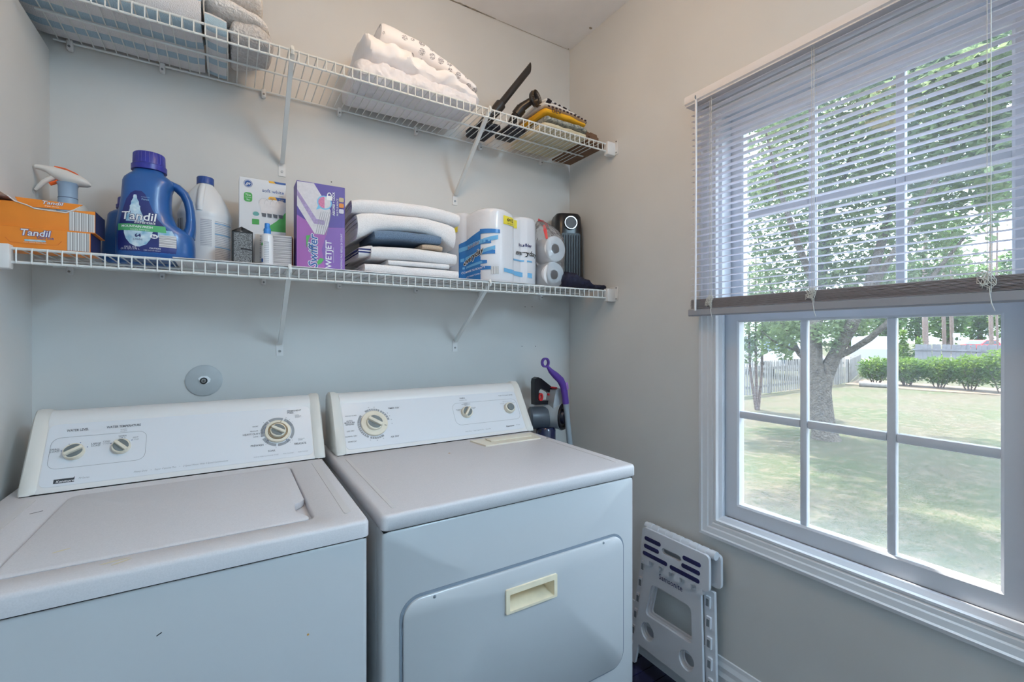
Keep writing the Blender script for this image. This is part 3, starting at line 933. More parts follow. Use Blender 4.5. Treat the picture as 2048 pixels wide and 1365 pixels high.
# drop door: recessed seam around a raised panel
dx0_, dx1_, dz0_, dz1_ = 0.306, 0.9600, 0.352, 0.735
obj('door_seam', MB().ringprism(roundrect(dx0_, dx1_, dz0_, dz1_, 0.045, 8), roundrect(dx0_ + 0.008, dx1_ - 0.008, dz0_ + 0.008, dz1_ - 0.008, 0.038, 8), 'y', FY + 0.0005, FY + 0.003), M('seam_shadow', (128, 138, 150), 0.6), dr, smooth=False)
oi = roundrect(dx0_ + 0.007, dx1_ - 0.007, dz0_ + 0.007, dz1_ - 0.007, 0.039, 8)
ii = roundrect(dx0_ + 0.011, dx1_ - 0.011, dz0_ + 0.011, dz1_ - 0.011, 0.036, 8)
hole = roundrect(HX0 + 0.006, HX1 - 0.006, HZ0 + 0.006, HZ1 - 0.006, 0.003, 8)
dm = MB().loft([[(x, FY + 0.003, z) for x, z in oi], [(x, FY - 0.004, z) for x, z in oi], [(x, FY - 0.007, z) for x, z in ii], [(x, FY - 0.007, z) for x, z in hole], [(x, FY + 0.001, z) for x, z in hole]], cap=False)
door = obj('door', dm, ENAMEL, dr, ang=40)
HB = M('handle_cream', (240, 226, 198), 0.4, var=(40, 0.05))
ho = roundrect(HX0, HX1, HZ0, HZ1, 0.003, 4)
hi = roundrect(HX0 + 0.010, HX1 - 0.010, HZ0 + 0.006, HZ1 - 0.013, 0.003, 4)
hb_ = roundrect(HX0 + 0.014, HX1 - 0.014, HZ0 + 0.016, HZ1 - 0.016, 0.003, 4)
hm = MB().loft([[(x, FY - 0.006, z) for x, z in ho], [(x, FY - 0.012, z) for x, z in ho], [(x, FY - 0.0125, z) for x, z in hi], [(x, FY + 0.034, z) for x, z in hb_]], cap=False)
hm.add([(x, FY + 0.034, z) for x, z in hb_], [tuple(range(len(hb_)))])
obj('door_handle', hm, HB, door, ang=40)
for sx_, sz_ in ((0.3815, 0.7225), (0.876, 0.7225)):
    obj('door_screw', MB().lathe([(0, 0), (0.004, 0), (0.003, 0.0015), (0, 0.002)], (sx_, FY - 0.0065, sz_), 10, (0, -1, 0)), GREYP, door)
console(dr, 0.281, 1.0205)
outline(dr, 0.702, 0.982, 0.050, 0.138, 0.022)
dx, dv = 0.4110, 0.0895
dialmarks(dr, dx, dv, 0.0470, 0.0540, ((62, 118, INKL), (10, 58, INKL), (140, 242, INKL), (248, 300, INKL)))
ticks(dr, dx, dv, 0.0475, 0.0535, (70, 78, 86, 94, 102, 20, 30, 40, 50, 176, 184, 192, 200, 208, 216, 224, 232, 256, 264, 272, 280, 288), WHITEINK)
dialmarks(dr, dx, dv, 0.0448, 0.0462, ((150, 190, INKB),))
db = MB().lathe([(0, 0), (0.0440, 0), (0.0440, 0.006), (0.0420, 0.008), (0.0300, 0.0085), (0, 0.0085)], (0, 0, 0), 40).xf(cfr(dx, dv, 0.0012))
do = obj('dial_skirt', db, CREAM, dr)
obj('dial_pointer', MB().box(-0.0008, 0.0008, 0.033, 0.040, 0.0085, 0.0089).xf(cfr(dx, dv, 0.0012) @ Matrix.Rotation(math.radians(-110), 4, 'Z')), BLACKINK, do, smooth=False)
knob(dr, dx, dv, 0.0275, math.radians(145), 0.028)
for s, x, v, sz, al in (('TIMED DRY', 0.466, 0.139, 0.0084, 'LEFT'), ('AUTO\nMOISTURE\nSENSING', 0.3335, 0.100, 0.0074, 'CENTER'), ('AIR DRY', 0.458, 0.036, 0.0084, 'LEFT')):
    ctext(dr, s, x, v, sz, align=al, bold=0.012)
for s, x, v, sz in (('WRINKLE GUARD', 0.340, 0.124, 0.0050), ('LESS DRY', 0.333, 0.071, 0.0062), ('NORMAL DRY', 0.3335, 0.053, 0.0062), ('MORE DRY', 0.335, 0.035, 0.0062)):
    ctext(dr, s, x, v, sz)
for s, a in (('70', 100), ('60', 82), ('40', 34), ('30', 22), ('20', 8), ('10', -6), ('15', 250), ('20', 272), ('30', 292)):
    q = math.radians(a)
    ctext(dr, s, dx + 0.0595 * math.cos(q), dv + 0.0595 * math.sin(q), 0.0048)
knob(dr, 0.7535, 0.0965, 0.0215, math.radians(52), 0.022)
ctext(dr, 'FABRIC', 0.752, 0.1560, 0.0075, bold=0.012)
ctext(dr, 'TEMPERATURE', 0.752, 0.1475, 0.0052, INKL)
ctext(dr, 'NORMAL\nPERMANENT PRESS\nMEDIUM', 0.760, 0.1300, 0.0046, INK)
ctext(dr, 'DELICATE\nLOW', 0.724, 0.109, 0.0046)
ctext(dr, 'COTTON\nHIGH', 0.787, 0.112, 0.0046)
ctext(dr, 'PUSH TO START DRYER', 0.942, 0.154, 0.0066, INK)
ctext(dr, 'END OF CYCLE SIGNAL', 0.942, 0.128, 0.0044, INKL)
ctext(dr, 'PUSH OFF', 0.915, 0.120, 0.0044, INKL)
ctext(dr, 'PUSH ON', 0.965, 0.120, 0.0044, INKL)
bt = obj('start_button', MB().lathe([(0, 0), (0.0215, 0), (0.0215, 0.012), (0.0195, 0.015), (0, 0.015)], (0, 0, 0), 28).xf(cfr(0.9395, 0.097, 0.0012)), CREAM, dr)
obj('button_cap', MB().lathe([(0, 0.014), (0.0145, 0.014), (0.0140, 0.020), (0.010, 0.022), (0, 0.022)], (0, 0, 0), 24).xf(cfr(0.9395, 0.097, 0.0012)), KNOBIN, bt)
txt('Kenmore', 0.0085, LOGO, dr, cfr(0.9205, 0.0245, 0.0016), shear=0.2, bold=0.02, sx=1.1)
ctext(dr, '70 Series', 0.957, 0.026, 0.0052, INKL, shear=0.2)
ctext(dr, 'Heavy Duty  \u2022  Super Capacity Plus  \u2022  Quiet Pak', 0.782, 0.0235, 0.0058, INKL, shear=0.25)
# ------------------------------------------------------------------ cloth builders
def nested_fold(x0, x1, y0, y1, z0, z1, m=3, arch=0.0, tilt=0.0, nx=26, nzamp=0.004, seed=0.0, taper=0.0, layers_gap=0.93, cx=None):
    """a towel folded over itself: m nested U-shaped layers whose fold faces the room"""
    H = z1 - z0
    th = H / (2 * m)
    zc = (z0 + z1) / 2
    mbx = MB()
    uv = []
    xc = (x0 + x1) / 2 if cx is None else cx
    for j in range(m):
        h = max(H / 2 - th * (j + 0.5), th * 0.4)
        cy = y0 + H / 2 * 0.8
        path = []
        nb = 12
        ye = y1 - 0.012 * j
        for k in range(nb):
            path.append((ye + (cy - ye) * k / nb, zc + h))
        for k in range(9):
            a = PI / 2 + PI * k / 8
            path.append((cy + math.cos(a) * h * 0.8, zc + math.sin(a) * h))
        for k in range(1, nb + 1):
            path.append((cy + (ye - cy) * k / nb, zc - h))
        n = len(path)
        s = [0.0]
        for a, b in zip(path, path[1:]):
            s.append(s[-1] + math.hypot(b[0] - a[0], b[1] - a[1]))
        off = th * layers_gap / 2
        L, Rr = [], []
        for k in range(n):
            a, b = path[max(k - 1, 0)], path[min(k + 1, n - 1)]
            dy, dz = b[0] - a[0], b[1] - a[1]
            l = math.hypot(dy, dz) or 1
            ny, nz_ = -dz / l, dy / l
            L.append((path[k][0] + ny * off, path[k][1] + nz_ * off))
            Rr.append((path[k][0] - ny * off, path[k][1] - nz_ * off))
        ring2 = L + Rr[::-1]
        sv = s + s[::-1]
        rings = []
        inset = 0.003 * j + taper * j
        for i in range(nx + 1):
            x = x0 + inset + (x1 - x0 - 2 * inset) * i / nx
            e = min(1.0, min(i, nx - i) / 2.0)
            ring = []
            for (y, z) in ring2:
                q = (x - xc) / ((x1 - x0) / 2)
                z2 = z + arch * (1 - q * q) - arch + tilt * q
                z2 = zc + arch * (-q * q) + tilt * q + (z - zc) * (0.90 + 0.10 * e)
                d1 = nz(x, y, z, 9, nzamp, seed)
                d2 = nz(x, y, z * 3, 30, nzamp * 0.35, seed + 5)
                ring.append((x + nz(y, z, x, 14, nzamp * 0.8, seed + 3) * (1 if i in (0, nx) else 0.3), y + d1 + d2 + nz(z, y, 0, 40, nzamp * 0.3, seed), z2 + nz(x, y * 0.5, 0, 8, nzamp * 0.8, seed + 9)))
            rings.append(ring)
            uv += [(x, q) for q in sv]
        nn = len(ring2)
        o = len(mbx.v)
        mbx.loft(rings, closed=True, cap=False)
        for e_ in (0, nx):
            for k in range(n - 1):
                a = o + e_ * nn
                mbx.f.append((a + k, a + k + 1, a + nn - 2 - k, a + nn - 1 - k))
    mbx.uv = uv
    return mbx


def pillow(x0, x1, fy, fz, nx=40, n=30, ex=3.2, amp=0.006, sc=16, seed=0.0, endr=0.06, amp2=0.0, sc2=50):
    """soft closed shape; fy(x)->(y0,y1), fz(x)->(z0,z1); noisy superellipse sections along x"""
    rings = []
    for i in range(nx + 1):
        t = i / nx
        x = x0 + (x1 - x0) * t
        y0, y1 = fy(x)
        z0, z1 = fz(x)
        e = min(t, 1 - t) / endr
        k = math.sqrt(max(0.0, 1 - (1 - min(1, e)) ** 2)) * 0.75 + 0.25 if e < 1 else 1.0
        if i in (0, nx):
            k = 0.18
        ring = []
        for j in range(n):
            a = 2 * PI * j / n
            c, s_ = math.cos(a), math.sin(a)
            r = (abs(c) ** ex + abs(s_) ** ex) ** (-1 / ex)
            y = (y0 + y1) / 2 + (y1 - y0) / 2 * r * c * (0.6 + 0.4 * k)
            z = (z0 + z1) / 2 + (z1 - z0) / 2 * r * s_ * k
            d = nz(x, y, z, sc, amp, seed) + (nz(x, y, z, sc2, amp2, seed + 4) if amp2 else 0)
            z += d * (1.0 if s_ > -0.3 else 0.25)
            y += d * c * 1.4
            ring.append((x + nz(y, z, x, sc, amp * 0.5, seed + 8), y, max(z, z0 - 0.0005)))
        rings.append(ring)
    return MB().loft(rings)


def holed(polys, depth):
    """flat outline with holes, thickened; returns verts and faces in the local plane"""
    cu = bpy.data.curves.new('h', 'CURVE')
    cu.dimensions = '2D'
    cu.fill_mode = 'BOTH'
    cu.extrude = depth / 2
    for p in polys:
        sp = cu.splines.new('POLY')
        sp.points.add(len(p) - 1)
        for q, (a, b) in zip(sp.points, p):
            q.co = (a, b, 0, 1)
        sp.use_cyclic_u = True
    ob = bpy.data.objects.new('h', cu)
    me = bpy.data.meshes.new_from_object(ob)
    r = ([tuple(v.co) for v in me.vertices], [tuple(p.vertices) for p in me.polygons])
    bpy.data.objects.remove(ob)
    bpy.data.curves.remove(cu)
    bpy.data.meshes.remove(me)
    return r


TERRY = M('white_terry', (244, 243, 245), 0.95, var=(300, 0.05), bump=(520, 0.7, 0.003), sheen=0.3, spec=0.2)
COTTON = M('white_cotton', (226, 225, 230), 0.9, var=(30, 0.02), bump=(160, 0.25, 0.001), spec=0.2)

# ------------------------------------------------------------------ lower shelf, left to right
ORANGE = M('orange_card', (236, 138, 40), 0.5, var=(20, 0.04))
ORANGED = M('orange_card_dark', (206, 96, 30), 0.55, var=(20, 0.05))
NAVYC = M('navy_card', (44, 50, 92), 0.5, var=(30, 0.1))
CARDW = M('card_white', (226, 224, 220), 0.6, var=(20, 0.02))
CARDIN = M('card_inside', (176, 166, 156), 0.8)
BARC = stripes('barcode_print', [(0, (226, 226, 226)), (0.22, (120, 120, 122)), (0.36, (226, 226, 226)), (0.46, (140, 140, 142)), (0.55, (226, 226, 226)), (0.70, (96, 96, 98)), (0.74, (226, 226, 226)), (0.84, (128, 128, 130)), (0.95, (226, 226, 226))], 0.0125, 'Object', 0.6, 0)
BARCV = stripes('barcode_print_flat', [(0, (222, 220, 222)), (0.18, (120, 120, 124)), (0.30, (222, 220, 222)), (0.40, (150, 150, 154)), (0.52, (222, 220, 222)), (0.72, (110, 110, 114)), (0.78, (222, 220, 222)), (0.86, (150, 150, 154)), (0.93, (222, 220, 222))], 0.0125, 'Object', 0.6, 2)
PRINT = M('purple_outline_ink', (92, 74, 140), 0.6)


def brand(t, s, x, y, z, size, shadow, slope=0.0, sx=1.0):
    Mx = front(x, y, z) @ Matrix.Rotation(slope, 4, 'Z')
    txt(s, size, shadow, t, Mx, bold=0.06, shear=0.15, sx=sx)
    txt(s, size, WHITEINK, t, Mx, bold=0.012, shear=0.15, sx=sx, off=0.0008)


ob1 = thing('dryer_sheet_box', 'closed orange dryer sheet box with barcode, bottom of the stacked pair', 'box', (-0.372, 1.535, ZT))
obj('carton', MB().rbox(-0.459, -0.287, 1.486, 1.592, ZT, 1.5435, 0.0012, 1), ORANGE, ob1, smooth=False)
obj('side_panel', MB().box(-0.287, -0.2866, 1.488, 1.590, ZT + 0.001, 1.5425), NAVYC, ob1, smooth=False)
obj('barcode', flat([(0, 0), (0.040, 0), (0.040, 0.0445), (0, 0.0445)], front(-0.3285, 1.4858, ZT + 0.0015)), BARC, ob1, smooth=False)
brand(ob1, 'Tandil', -0.383, 1.4857, 1.5305, 0.0205, PRINT)
txt('Ultra Soft', 0.0072, INKB, ob1, front(-0.366, 1.4857, 1.5205), shear=0.2, bold=0.02)
obj('blue_tab', flat(roundrect(-0.018, 0.018, -0.0022, 0.0022, 0.002), front(-0.383, 1.4857, 1.5135)), M('pale_blue_ink', (150, 196, 220)), ob1, smooth=False)
txt('FRESH LINEN', 0.0036, WHITEINK, ob1, front(-0.383, 1.4855, 1.5135), bold=0.02)
txt('Fabric Softener Dryer Sheets', 0.0032, WHITEINK, ob1, front(-0.383, 1.4857, 1.509))
obj('tuck_line', MB().tube([(-0.432, 1.4857, 1.517), (-0.424, 1.4857, 1.507), (-0.383, 1.4857, 1.5045), (-0.345, 1.4857, 1.507), (-0.338, 1.4857, 1.517)], 0.0004, 4), ORANGED, ob1)

ob2 = thing('dryer_sheet_box', 'torn open orange dryer sheet box lying on top of the closed one', 'box', (-0.370, 1.54, 1.5438))
z0, z1 = 1.544, 1.601
x0, x1, y0, y1 = -0.459, -0.2795, 1.493, 1.597
fpoly = [(x0, z0), (x1, z0), (x1, z1 - 0.004), (-0.318, z1 - 0.006), (-0.332, z1 - 0.014), (-0.385, z1 - 0.012), (-0.398, z1 - 0.006), (-0.418, z1), (x0, z1)]
obj('front_panel', MB().prism(fpoly, 'y', y0, y0 + 0.0012), ORANGE, ob2, smooth=False)
obj('back_panel', MB().box(x0, x1, y1 - 0.0012, y1, z0, z1), CARDIN, ob2, smooth=False)
obj('bottom_panel', MB().box(x0, x1, y0 + 0.0012, y1 - 0.0012, z0, z0 + 0.0012), ORANGE, ob2, smooth=False)
for xa in (x0, x1 - 0.0012):
    obj('side_panel', MB().box(xa, xa + 0.0012, y0 + 0.0012, y1 - 0.0012, z0 + 0.0012, z1 - 0.003), NAVYC if xa > -0.4 else ORANGE, ob2, smooth=False)
obj('torn_edge', MB().tube([(-0.432, 1.492, z1 + 0.014), (-0.418, 1.492, z1 + 0.001), (-0.398, 1.492, z1 - 0.0055), (-0.385, 1.492, z1 - 0.0115), (-0.332, 1.492, z1 - 0.0135), (-0.318, 1.492, z1 - 0.0055), (-0.306, 1.492, z1 + 0.004)], 0.0016, 5), CARDW, ob2)
Mf = frame((-0.372, 1.505, z1 - 0.006), (1, 0, 0), (0, 0.35, 0.94))
obj('lifted_flap', MB().prism([(-0.040, 0), (0.050, 0.003), (0.066, 0.021), (-0.052, 0.023)], 'z', -0.0012, 0.0).xf(Mf), ORANGE, ob2, smooth=False)
txt('Tandil', 0.0125, PRINT, ob2, Mf @ Matrix.Translation((0.012, 0.0155, 0)), bold=0.05, shear=0.15, sx=1.2)
txt('Tandil', 0.0125, WHITEINK, ob2, Mf @ Matrix.Translation((0.012, 0.0155, 0)), bold=0.012, shear=0.15, sx=1.2, off=0.0008)
txt('dryer sheets', 0.005, WHITEINK, ob2, Mf @ Matrix.Translation((0.012, 0.007, 0)))
obj('left_flap', MB().box(x0, -0.418, 1.50, 1.594, z1, z1 + 0.0012).warp(lambda x, y, z: (x, y, z + (y - 1.5) * 0.25)), ORANGED, ob2, smooth=False)
obj('barcode', flat([(0, 0), (0.046, 0), (0.046, 0.043), (0, 0.047)], front(-0.3265, 1.4927, z0 + 0.0015)), BARC, ob2, smooth=False)

# spray bottle behind the boxes
SPW = M('trigger_white', (232, 228, 222), 0.4)
SPB = M('collar_blue', (160, 186, 212), 0.4, var=(20, 0.03))
SPO = M('trigger_orange', (232, 96, 36), 0.4)
SPT = M('milky_bottle', (214, 212, 206), 0.3, spec=0.4)
sp = thing('spray_bottle', 'trigger spray bottle with white and orange head, behind the orange boxes', 'bottle', (-0.355, 1.645, ZT))
sx_, sy_ = -0.362, 1.645
obj('bottle_body', MB().lathe([(0, 0), (0.034, 0), (0.038, 0.006), (0.040, 0.05), (0.038, 0.09), (0.032, 0.115), (0.022, 0.145), (0.018, 0.150), (0, 0.150)], (-0.350, 1.66, ZT), 24), SPT, sp)
obj('collar', MB().lathe([(0, 0.122), (0.023, 0.122), (0.0205, 0.140), (0.0190, 0.165), (0.0195, 0.192), (0.023, 0.200), (0, 0.200)], (sx_, sy_, ZT), 28), SPB, sp)
obj('collar_seam', MB().lathe([(0, 0.160), (0.0198, 0.160), (0.0198, 0.1612), (0, 0.1612)], (sx_, sy_, ZT), 28), NAVYC, sp)
hz = ZT + 0.2
hd = MB().loft([[(sx_ + dx_, sy_ + 0.016 * w * math.cos(a), hz + zc + 0.5 * h * math.sin(a) * 1.0) for a in [2 * PI * k / 14 for k in range(14)]] for dx_, w, zc, h in
                ((-0.062, 0.42, 0.0335, 0.011), (-0.054, 0.46, 0.0335, 0.013), (-0.042, 0.55, 0.0315, 0.017), (-0.025, 0.8, 0.023, 0.033), (0.0, 1.0, 0.0165, 0.040), (0.022, 1.0, 0.011, 0.032), (0.038, 0.8, 0.0065, 0.020), (0.0455, 0.35, 0.003, 0.007))])
ho_ = obj('trigger_head', hd, SPW, sp)
obj('orange_cap', MB().loft([[(sx_ + dx_, sy_ + 0.011 * w * math.cos(a), hz + zc + 0.004 * math.sin(a)) for a in [2 * PI * k / 10 for k in range(10)]] for dx_, w, zc in ((-0.026, 0.3, 0.0385), (-0.005, 0.9, 0.0360), (0.015, 1.0, 0.0275), (0.030, 0.8, 0.017), (0.040, 0.3, 0.0085))]), SPO, ho_)
obj('trigger_lever', MB().tube([(sx_ - 0.024, sy_, hz + 0.014), (sx_ - 0.036, sy_, hz + 0.006), (sx_ - 0.047, sy_, hz - 0.004), (sx_ - 0.056, sy_, hz - 0.018), (sx_ - 0.062, sy_, hz - 0.026)], [0.007, 0.0065, 0.006, 0.005, 0.003], 10), SPW, ho_)
obj('safety_tab', MB().tube([(sx_ - 0.018, sy_ - 0.004, hz + 0.002), (sx_ - 0.034, sy_ - 0.004, hz - 0.008)], [0.005, 0.0045], 8), SPO, ho_)

# ---- detergent jugs
JUG = M('jug_blue', (38, 92, 158), 0.32, var=(6, 0.05), coat=0.15)
CAPB = M('cap_indigo', (46, 52, 150), 0.35, var=(10, 0.05))
LABN = M('label_navy', (34, 44, 112), 0.4, var=(12, 0.12))
LABG = M('label_green', (88, 178, 116), 0.4, var=(12, 0.08))
LABA = M('label_aqua', (120, 176, 208), 0.5, var=(60, 0.4), hue=(220, 236, 244))
JP = [(1.4995, -0.240, -0.094, 0.046), (1.504, -0.2515, -0.083, 0.054), (1.515, -0.254, -0.081, 0.057), (1.545, -0.254, -0.081, 0.057), (1.570, -0.253, -0.084, 0.057), (1.583, -0.2525, -0.098, 0.057), (1.598, -0.2515, -0.122, 0.0565), (1.630, -0.247, -0.134, 0.055), (1.660, -0.243, -0.136, 0.053), (1.690, -0.241, -0.134, 0.050), (1.706, -0.2405, -0.128, 0.048), (1.716, -0.237, -0.130, 0.045), (1.726, -0.228, -0.140, 0.039), (1.734, -0.219, -0.151, 0.033), (1.740, -0.218, -0.152, 0.032)]
JYC, JEX = 1.577, 2.7


def jprof(z):
    z = min(max(z, JP[0][0]), JP[-1][0])
    for a, b in zip(JP, JP[1:]):
        if a[0] <= z <= b[0]:
            t = (z - a[0]) / (b[0] - a[0])
            return [p + (q - p) * t for p, q in zip(a, b)]
    return JP[-1]


def jsurf(x, z):
    _, xl, xr, b = jprof(z)
    q = abs((x - (xl + xr) / 2) / ((xr - xl) / 2))
    return JYC - b * max(0.0, 1 - min(q, 1) ** JEX) ** (1 / JEX)


def jug(label, dx, dy, dz, detail, sz=1.0):
    j = thing('detergent_jug', label, 'detergent', (-0.168 + dx, JYC + dy, JP[0][0] + dz))
    T_ = Matrix.Translation((dx, dy, dz + JP[0][0] * (1 - sz))) @ Matrix.Diagonal((1, 1, sz, 1))
    rings = []
    for z, xl, xr, b in JP:
        rings.append([((xl + xr) / 2 + (xr - xl) / 2 * math.copysign(abs(math.cos(a)) ** (2 / JEX), math.cos(a)), JYC + b * math.copysign(abs(math.sin(a)) ** (2 / JEX), math.sin(a)), z) for a in [2 * PI * k / 48 for k in range(48)]])
    obj('jug_body', MB().loft(rings).xf(T_), JUG, j, ang=60)
    hp_ = [(-0.158, 1.716), (-0.140, 1.7155), (-0.122, 1.707), (-0.107, 1.692), (-0.0975, 1.670), (-0.093, 1.645), (-0.0915, 1.618), (-0.093, 1.594), (-0.099, 1.572)]
    obj('handle', MB().tube([(x, JYC, z) for x, z in hp_], [0.0085, 0.010, 0.011, 0.0115, 0.0115, 0.0115, 0.012, 0.014, 0.018], 14, flat=1.75, up=(0, 1, 0)).xf(T_), JUG, j, ang=70)
    cp = [(0, 1.741), (0.039, 1.741), (0.039, 1.755), (0.036, 1.757), (0.0345, 1.786), (0.033, 1.788), (0, 1.788)]
    co = obj('cap', MB().lathe(cp, (-0.1845, JYC, 0), 40).xf(T_), CAPB, j)
    for k in range(26):
        a = 2 * PI * k / 26
        obj('cap_rib', MB().cyl((-0.1845 + 0.0352 * math.cos(a), JYC + 0.0352 * math.sin(a), 1.758), (-0.1845 + 0.0342 * math.cos(a), JYC + 0.0342 * math.sin(a), 1.785), 0.0009, n=5).xf(T_), CAPB, co)
    if not detail:
        return j

    def decal(rows, mat, name, off, nxx=14):
        vs_, fs = [], []
        rr = []
        for (za, a, b), (zb_, c, d) in zip(rows, rows[1:]):
            for k in range(4):
                t = k / 4
                rr.append((za + (zb_ - za) * t, a + (c - a) * t, b + (d - b) * t))
        rr.append(rows[-1])
        for z, a, b in rr:
            for k in range(nxx + 1):
                x = a + (b - a) * k / nxx
                vs_.append((x, jsurf(x, z) - off, z))
        w = nxx + 1
        for i in range(len(rr) - 1):
            for k in range(nxx):
                fs.append((i * w + k, i * w + k + 1, (i + 1) * w + k + 1, (i + 1) * w + k))
        return obj(name, MB().add(vs_, fs), mat, j)

    decal([(1.5075, -0.238, -0.128), (1.512, -0.243, -0.122), (1.530, -0.2445, -0.119), (1.552, -0.2445, -0.122), (1.575, -0.2425, -0.140), (1.600, -0.238, -0.160), (1.625, -0.232, -0.172), (1.648, -0.226, -0.180), (1.664, -0.217, -0.187), (1.671, -0.208, -0.194)], LABN, 'label', 0.0007)
    decal([(1.566, -0.2442, -0.142), (1.583, -0.2440, -0.144)], LABG, 'green_band', 0.0012)
    decal([(1.553, -0.160, -0.121), (1.573, -0.160, -0.130)], LABA, 'aqua_band', 0.0010)
    decal([(1.528, -0.1575, -0.1205), (1.560, -0.1575, -0.1205)], BARCV, 'barcode', 0.0014)
    # splash picture: a jagged plume and a bowl of water
    ptop = []
    for k in range(24):
        z = 1.590 + 0.070 * k / 23
        w = 0.017 * (1 - k / 23) ** 1.1 + 0.0015 + abs(nz(k, 0, 0, 0.9, 0.006))
        ptop.append((z, -0.208 - w, -0.207 + w))
    decal(ptop, LABA, 'splash_plume', 0.0012, 4)
    decal([(1.525, -0.206, -0.198), (1.532, -0.218, -0.184), (1.545, -0.227, -0.176), (1.560, -0.231, -0.172), (1.566, -0.231, -0.170)], LABA, 'splash_bowl', 0.0012, 6)
    wr = lambda o_: (lambda x, y, z: (x, jsurf(x, z) - o_, z))
    F = lambda x, z: front(x, 0, z)
    for s, x, z, size, mat, bold, sh, of in (('Tandil', -0.2005, 1.603, 0.0300, LABN, 0.05, 0.12, 0.0016), ('Tandil', -0.2005, 1.603, 0.0300, WHITEINK, 0.012, 0.12, 0.0021), ('Essentials', -0.187, 1.5885, 0.0115, LABN, 0.05, 0.2, 0.0022), ('Essentials', -0.187, 1.5885, 0.0115, WHITEINK, 0.01, 0.2, 0.0026),
                                             ('MOUNTAIN FRESH', -0.2035, 1.5765, 0.0078, WHITEINK, 0.02, 0.1, 0.0016), ('Laundry Detergent', -0.1975, 1.5695, 0.0052, WHITEINK, 0.0, 0.1, 0.0016), ('64', -0.2015, 1.5535, 0.0130, LABN, 0.03, 0.0, 0.0018), ('LOADS', -0.2015, 1.5435, 0.0060, LABN, 0.01, 0.0, 0.0018),
                                             ('100 FL OZ\n(3.12 QT) 2.95 L', -0.218, 1.521, 0.0058, WHITEINK, 0.0, 0, 0.0012), ('CAUTION', -0.166, 1.5225, 0.0052, WHITEINK, 0.02, 0, 0.0012), ('KEEP OUT OF REACH', -0.172, 1.5165, 0.0036, WHITEINK, 0.0, 0, 0.0012), ('he', -0.1680, 1.5535, 0.0095, LABN, 0.03, 0.1, 0.0020), ('Compare to', -0.1865, 1.6560, 0.0036, LABA, 0, 0, 0.0012), ('Purex', -0.1865, 1.6495, 0.0065, LABA, 0.01, 0, 0.0012)):
        txt(s, size, mat, j, F(x, z), bold=bold, shear=sh, warp=wr(of))
    e = [(x, z) for x, z in circle2(-0.168, 1.554, 0.0085, 20, 0.0058)]
    obj('he_oval', MB().add([(x, jsurf(x, z) - 0.0016, z) for x, z in e], [tuple(range(20))]), WHITEINK, j, smooth=False)
    return j


jug('big blue laundry detergent jug with indigo cap and green banded label', 0, 0, -0.0030, True)
jug('shorter blue detergent jug mostly hidden behind the labelled one', -0.050, 0.122, -0.0030, False, 0.66)

# ---- bleach
BLW = M('bleach_white', (226, 230, 234), 0.35, var=(10, 0.02), spec=0.5)
BCAP = M('bleach_cap', (44, 78, 150), 0.4)
FINE = stripes('fine_print', [(0, (226, 228, 232)), (0.30, (150, 158, 172)), (0.55, (226, 228, 232)), (0.70, (168, 176, 188)), (0.86, (226, 228, 232))], 0.0052, 'Object', 0.55, 2)
blx, bly = -0.062, 1.693
bo = thing('bleach_jug', 'white plastic bleach jug with blue cap and fine print label', 'bottle', (blx, bly, ZB))
bpro = [(0, 0), (0.062, 0), (0.069, 0.008), (0.070, 0.02), (0.070, 0.150), (0.0715, 0.158), (0.069, 0.168), (0.058, 0.198), (0.040, 0.232), (0.026, 0.252), (0.0205, 0.258), (0.0205, 0.264), (0, 0.264)]
obj('jug_body', MB().lathe(bpro, (blx, bly, ZB), 40), BLW, bo, ang=50)
obj('cap', MB().lathe([(0, 0.2595), (0.0225, 0.2595), (0.0225, 0.279), (0.021, 0.281), (0, 0.281)], (blx, bly, ZB), 32), BCAP, bo)
a_ = math.radians(-100)
obj('handle', MB().tube([(blx + r_ * math.cos(a_), bly + r_ * math.sin(a_), ZB + h_) for r_, h_ in ((0.066, 0.166), (0.0665, 0.18), (0.057, 0.205), (0.044, 0.230), (0.028, 0.250))], 0.0085, 10), BLW, bo)


def wraplabel(t, cx, cy, r, a0, a1, z0, z1, mat, name='label', n=18):
    vs_, fs = [], []
    for k in range(n + 1):
        a = math.radians(a0 + (a1 - a0) * k / n)
        vs_ += [(cx + r * math.cos(a), cy + r * math.sin(a), z0), (cx + r * math.cos(a), cy + r * math.sin(a), z1)]
    return obj(name, MB().add(vs_, [(2 * k, 2 * k + 2, 2 * k + 3, 2 * k + 1) for k in range(n)]), mat, t)


wraplabel(bo, blx, bly, 0.0704, 176, 340, ZB + 0.012, ZB + 0.148, BLW)
wraplabel(bo, blx, bly, 0.0708, 262, 285, ZB + 0.06, ZB + 0.142, FINE, 'print_block')
wraplabel(bo, blx, bly, 0.0708, 292, 336, ZB + 0.016, ZB + 0.138, FINE, 'print_block')
LBL = M('light_blue_ink', (110, 176, 220))
for zz in (0.060, 0.098, 0.130):
    wraplabel(bo, blx, bly, 0.0712, 291, 338, ZB + zz, ZB + zz + 0.0022, LBL, 'blue_rule')
wraplabel(bo, blx, bly, 0.0708, 196, 222, ZB + 0.108, ZB + 0.142, BARC, 'barcode', 8)

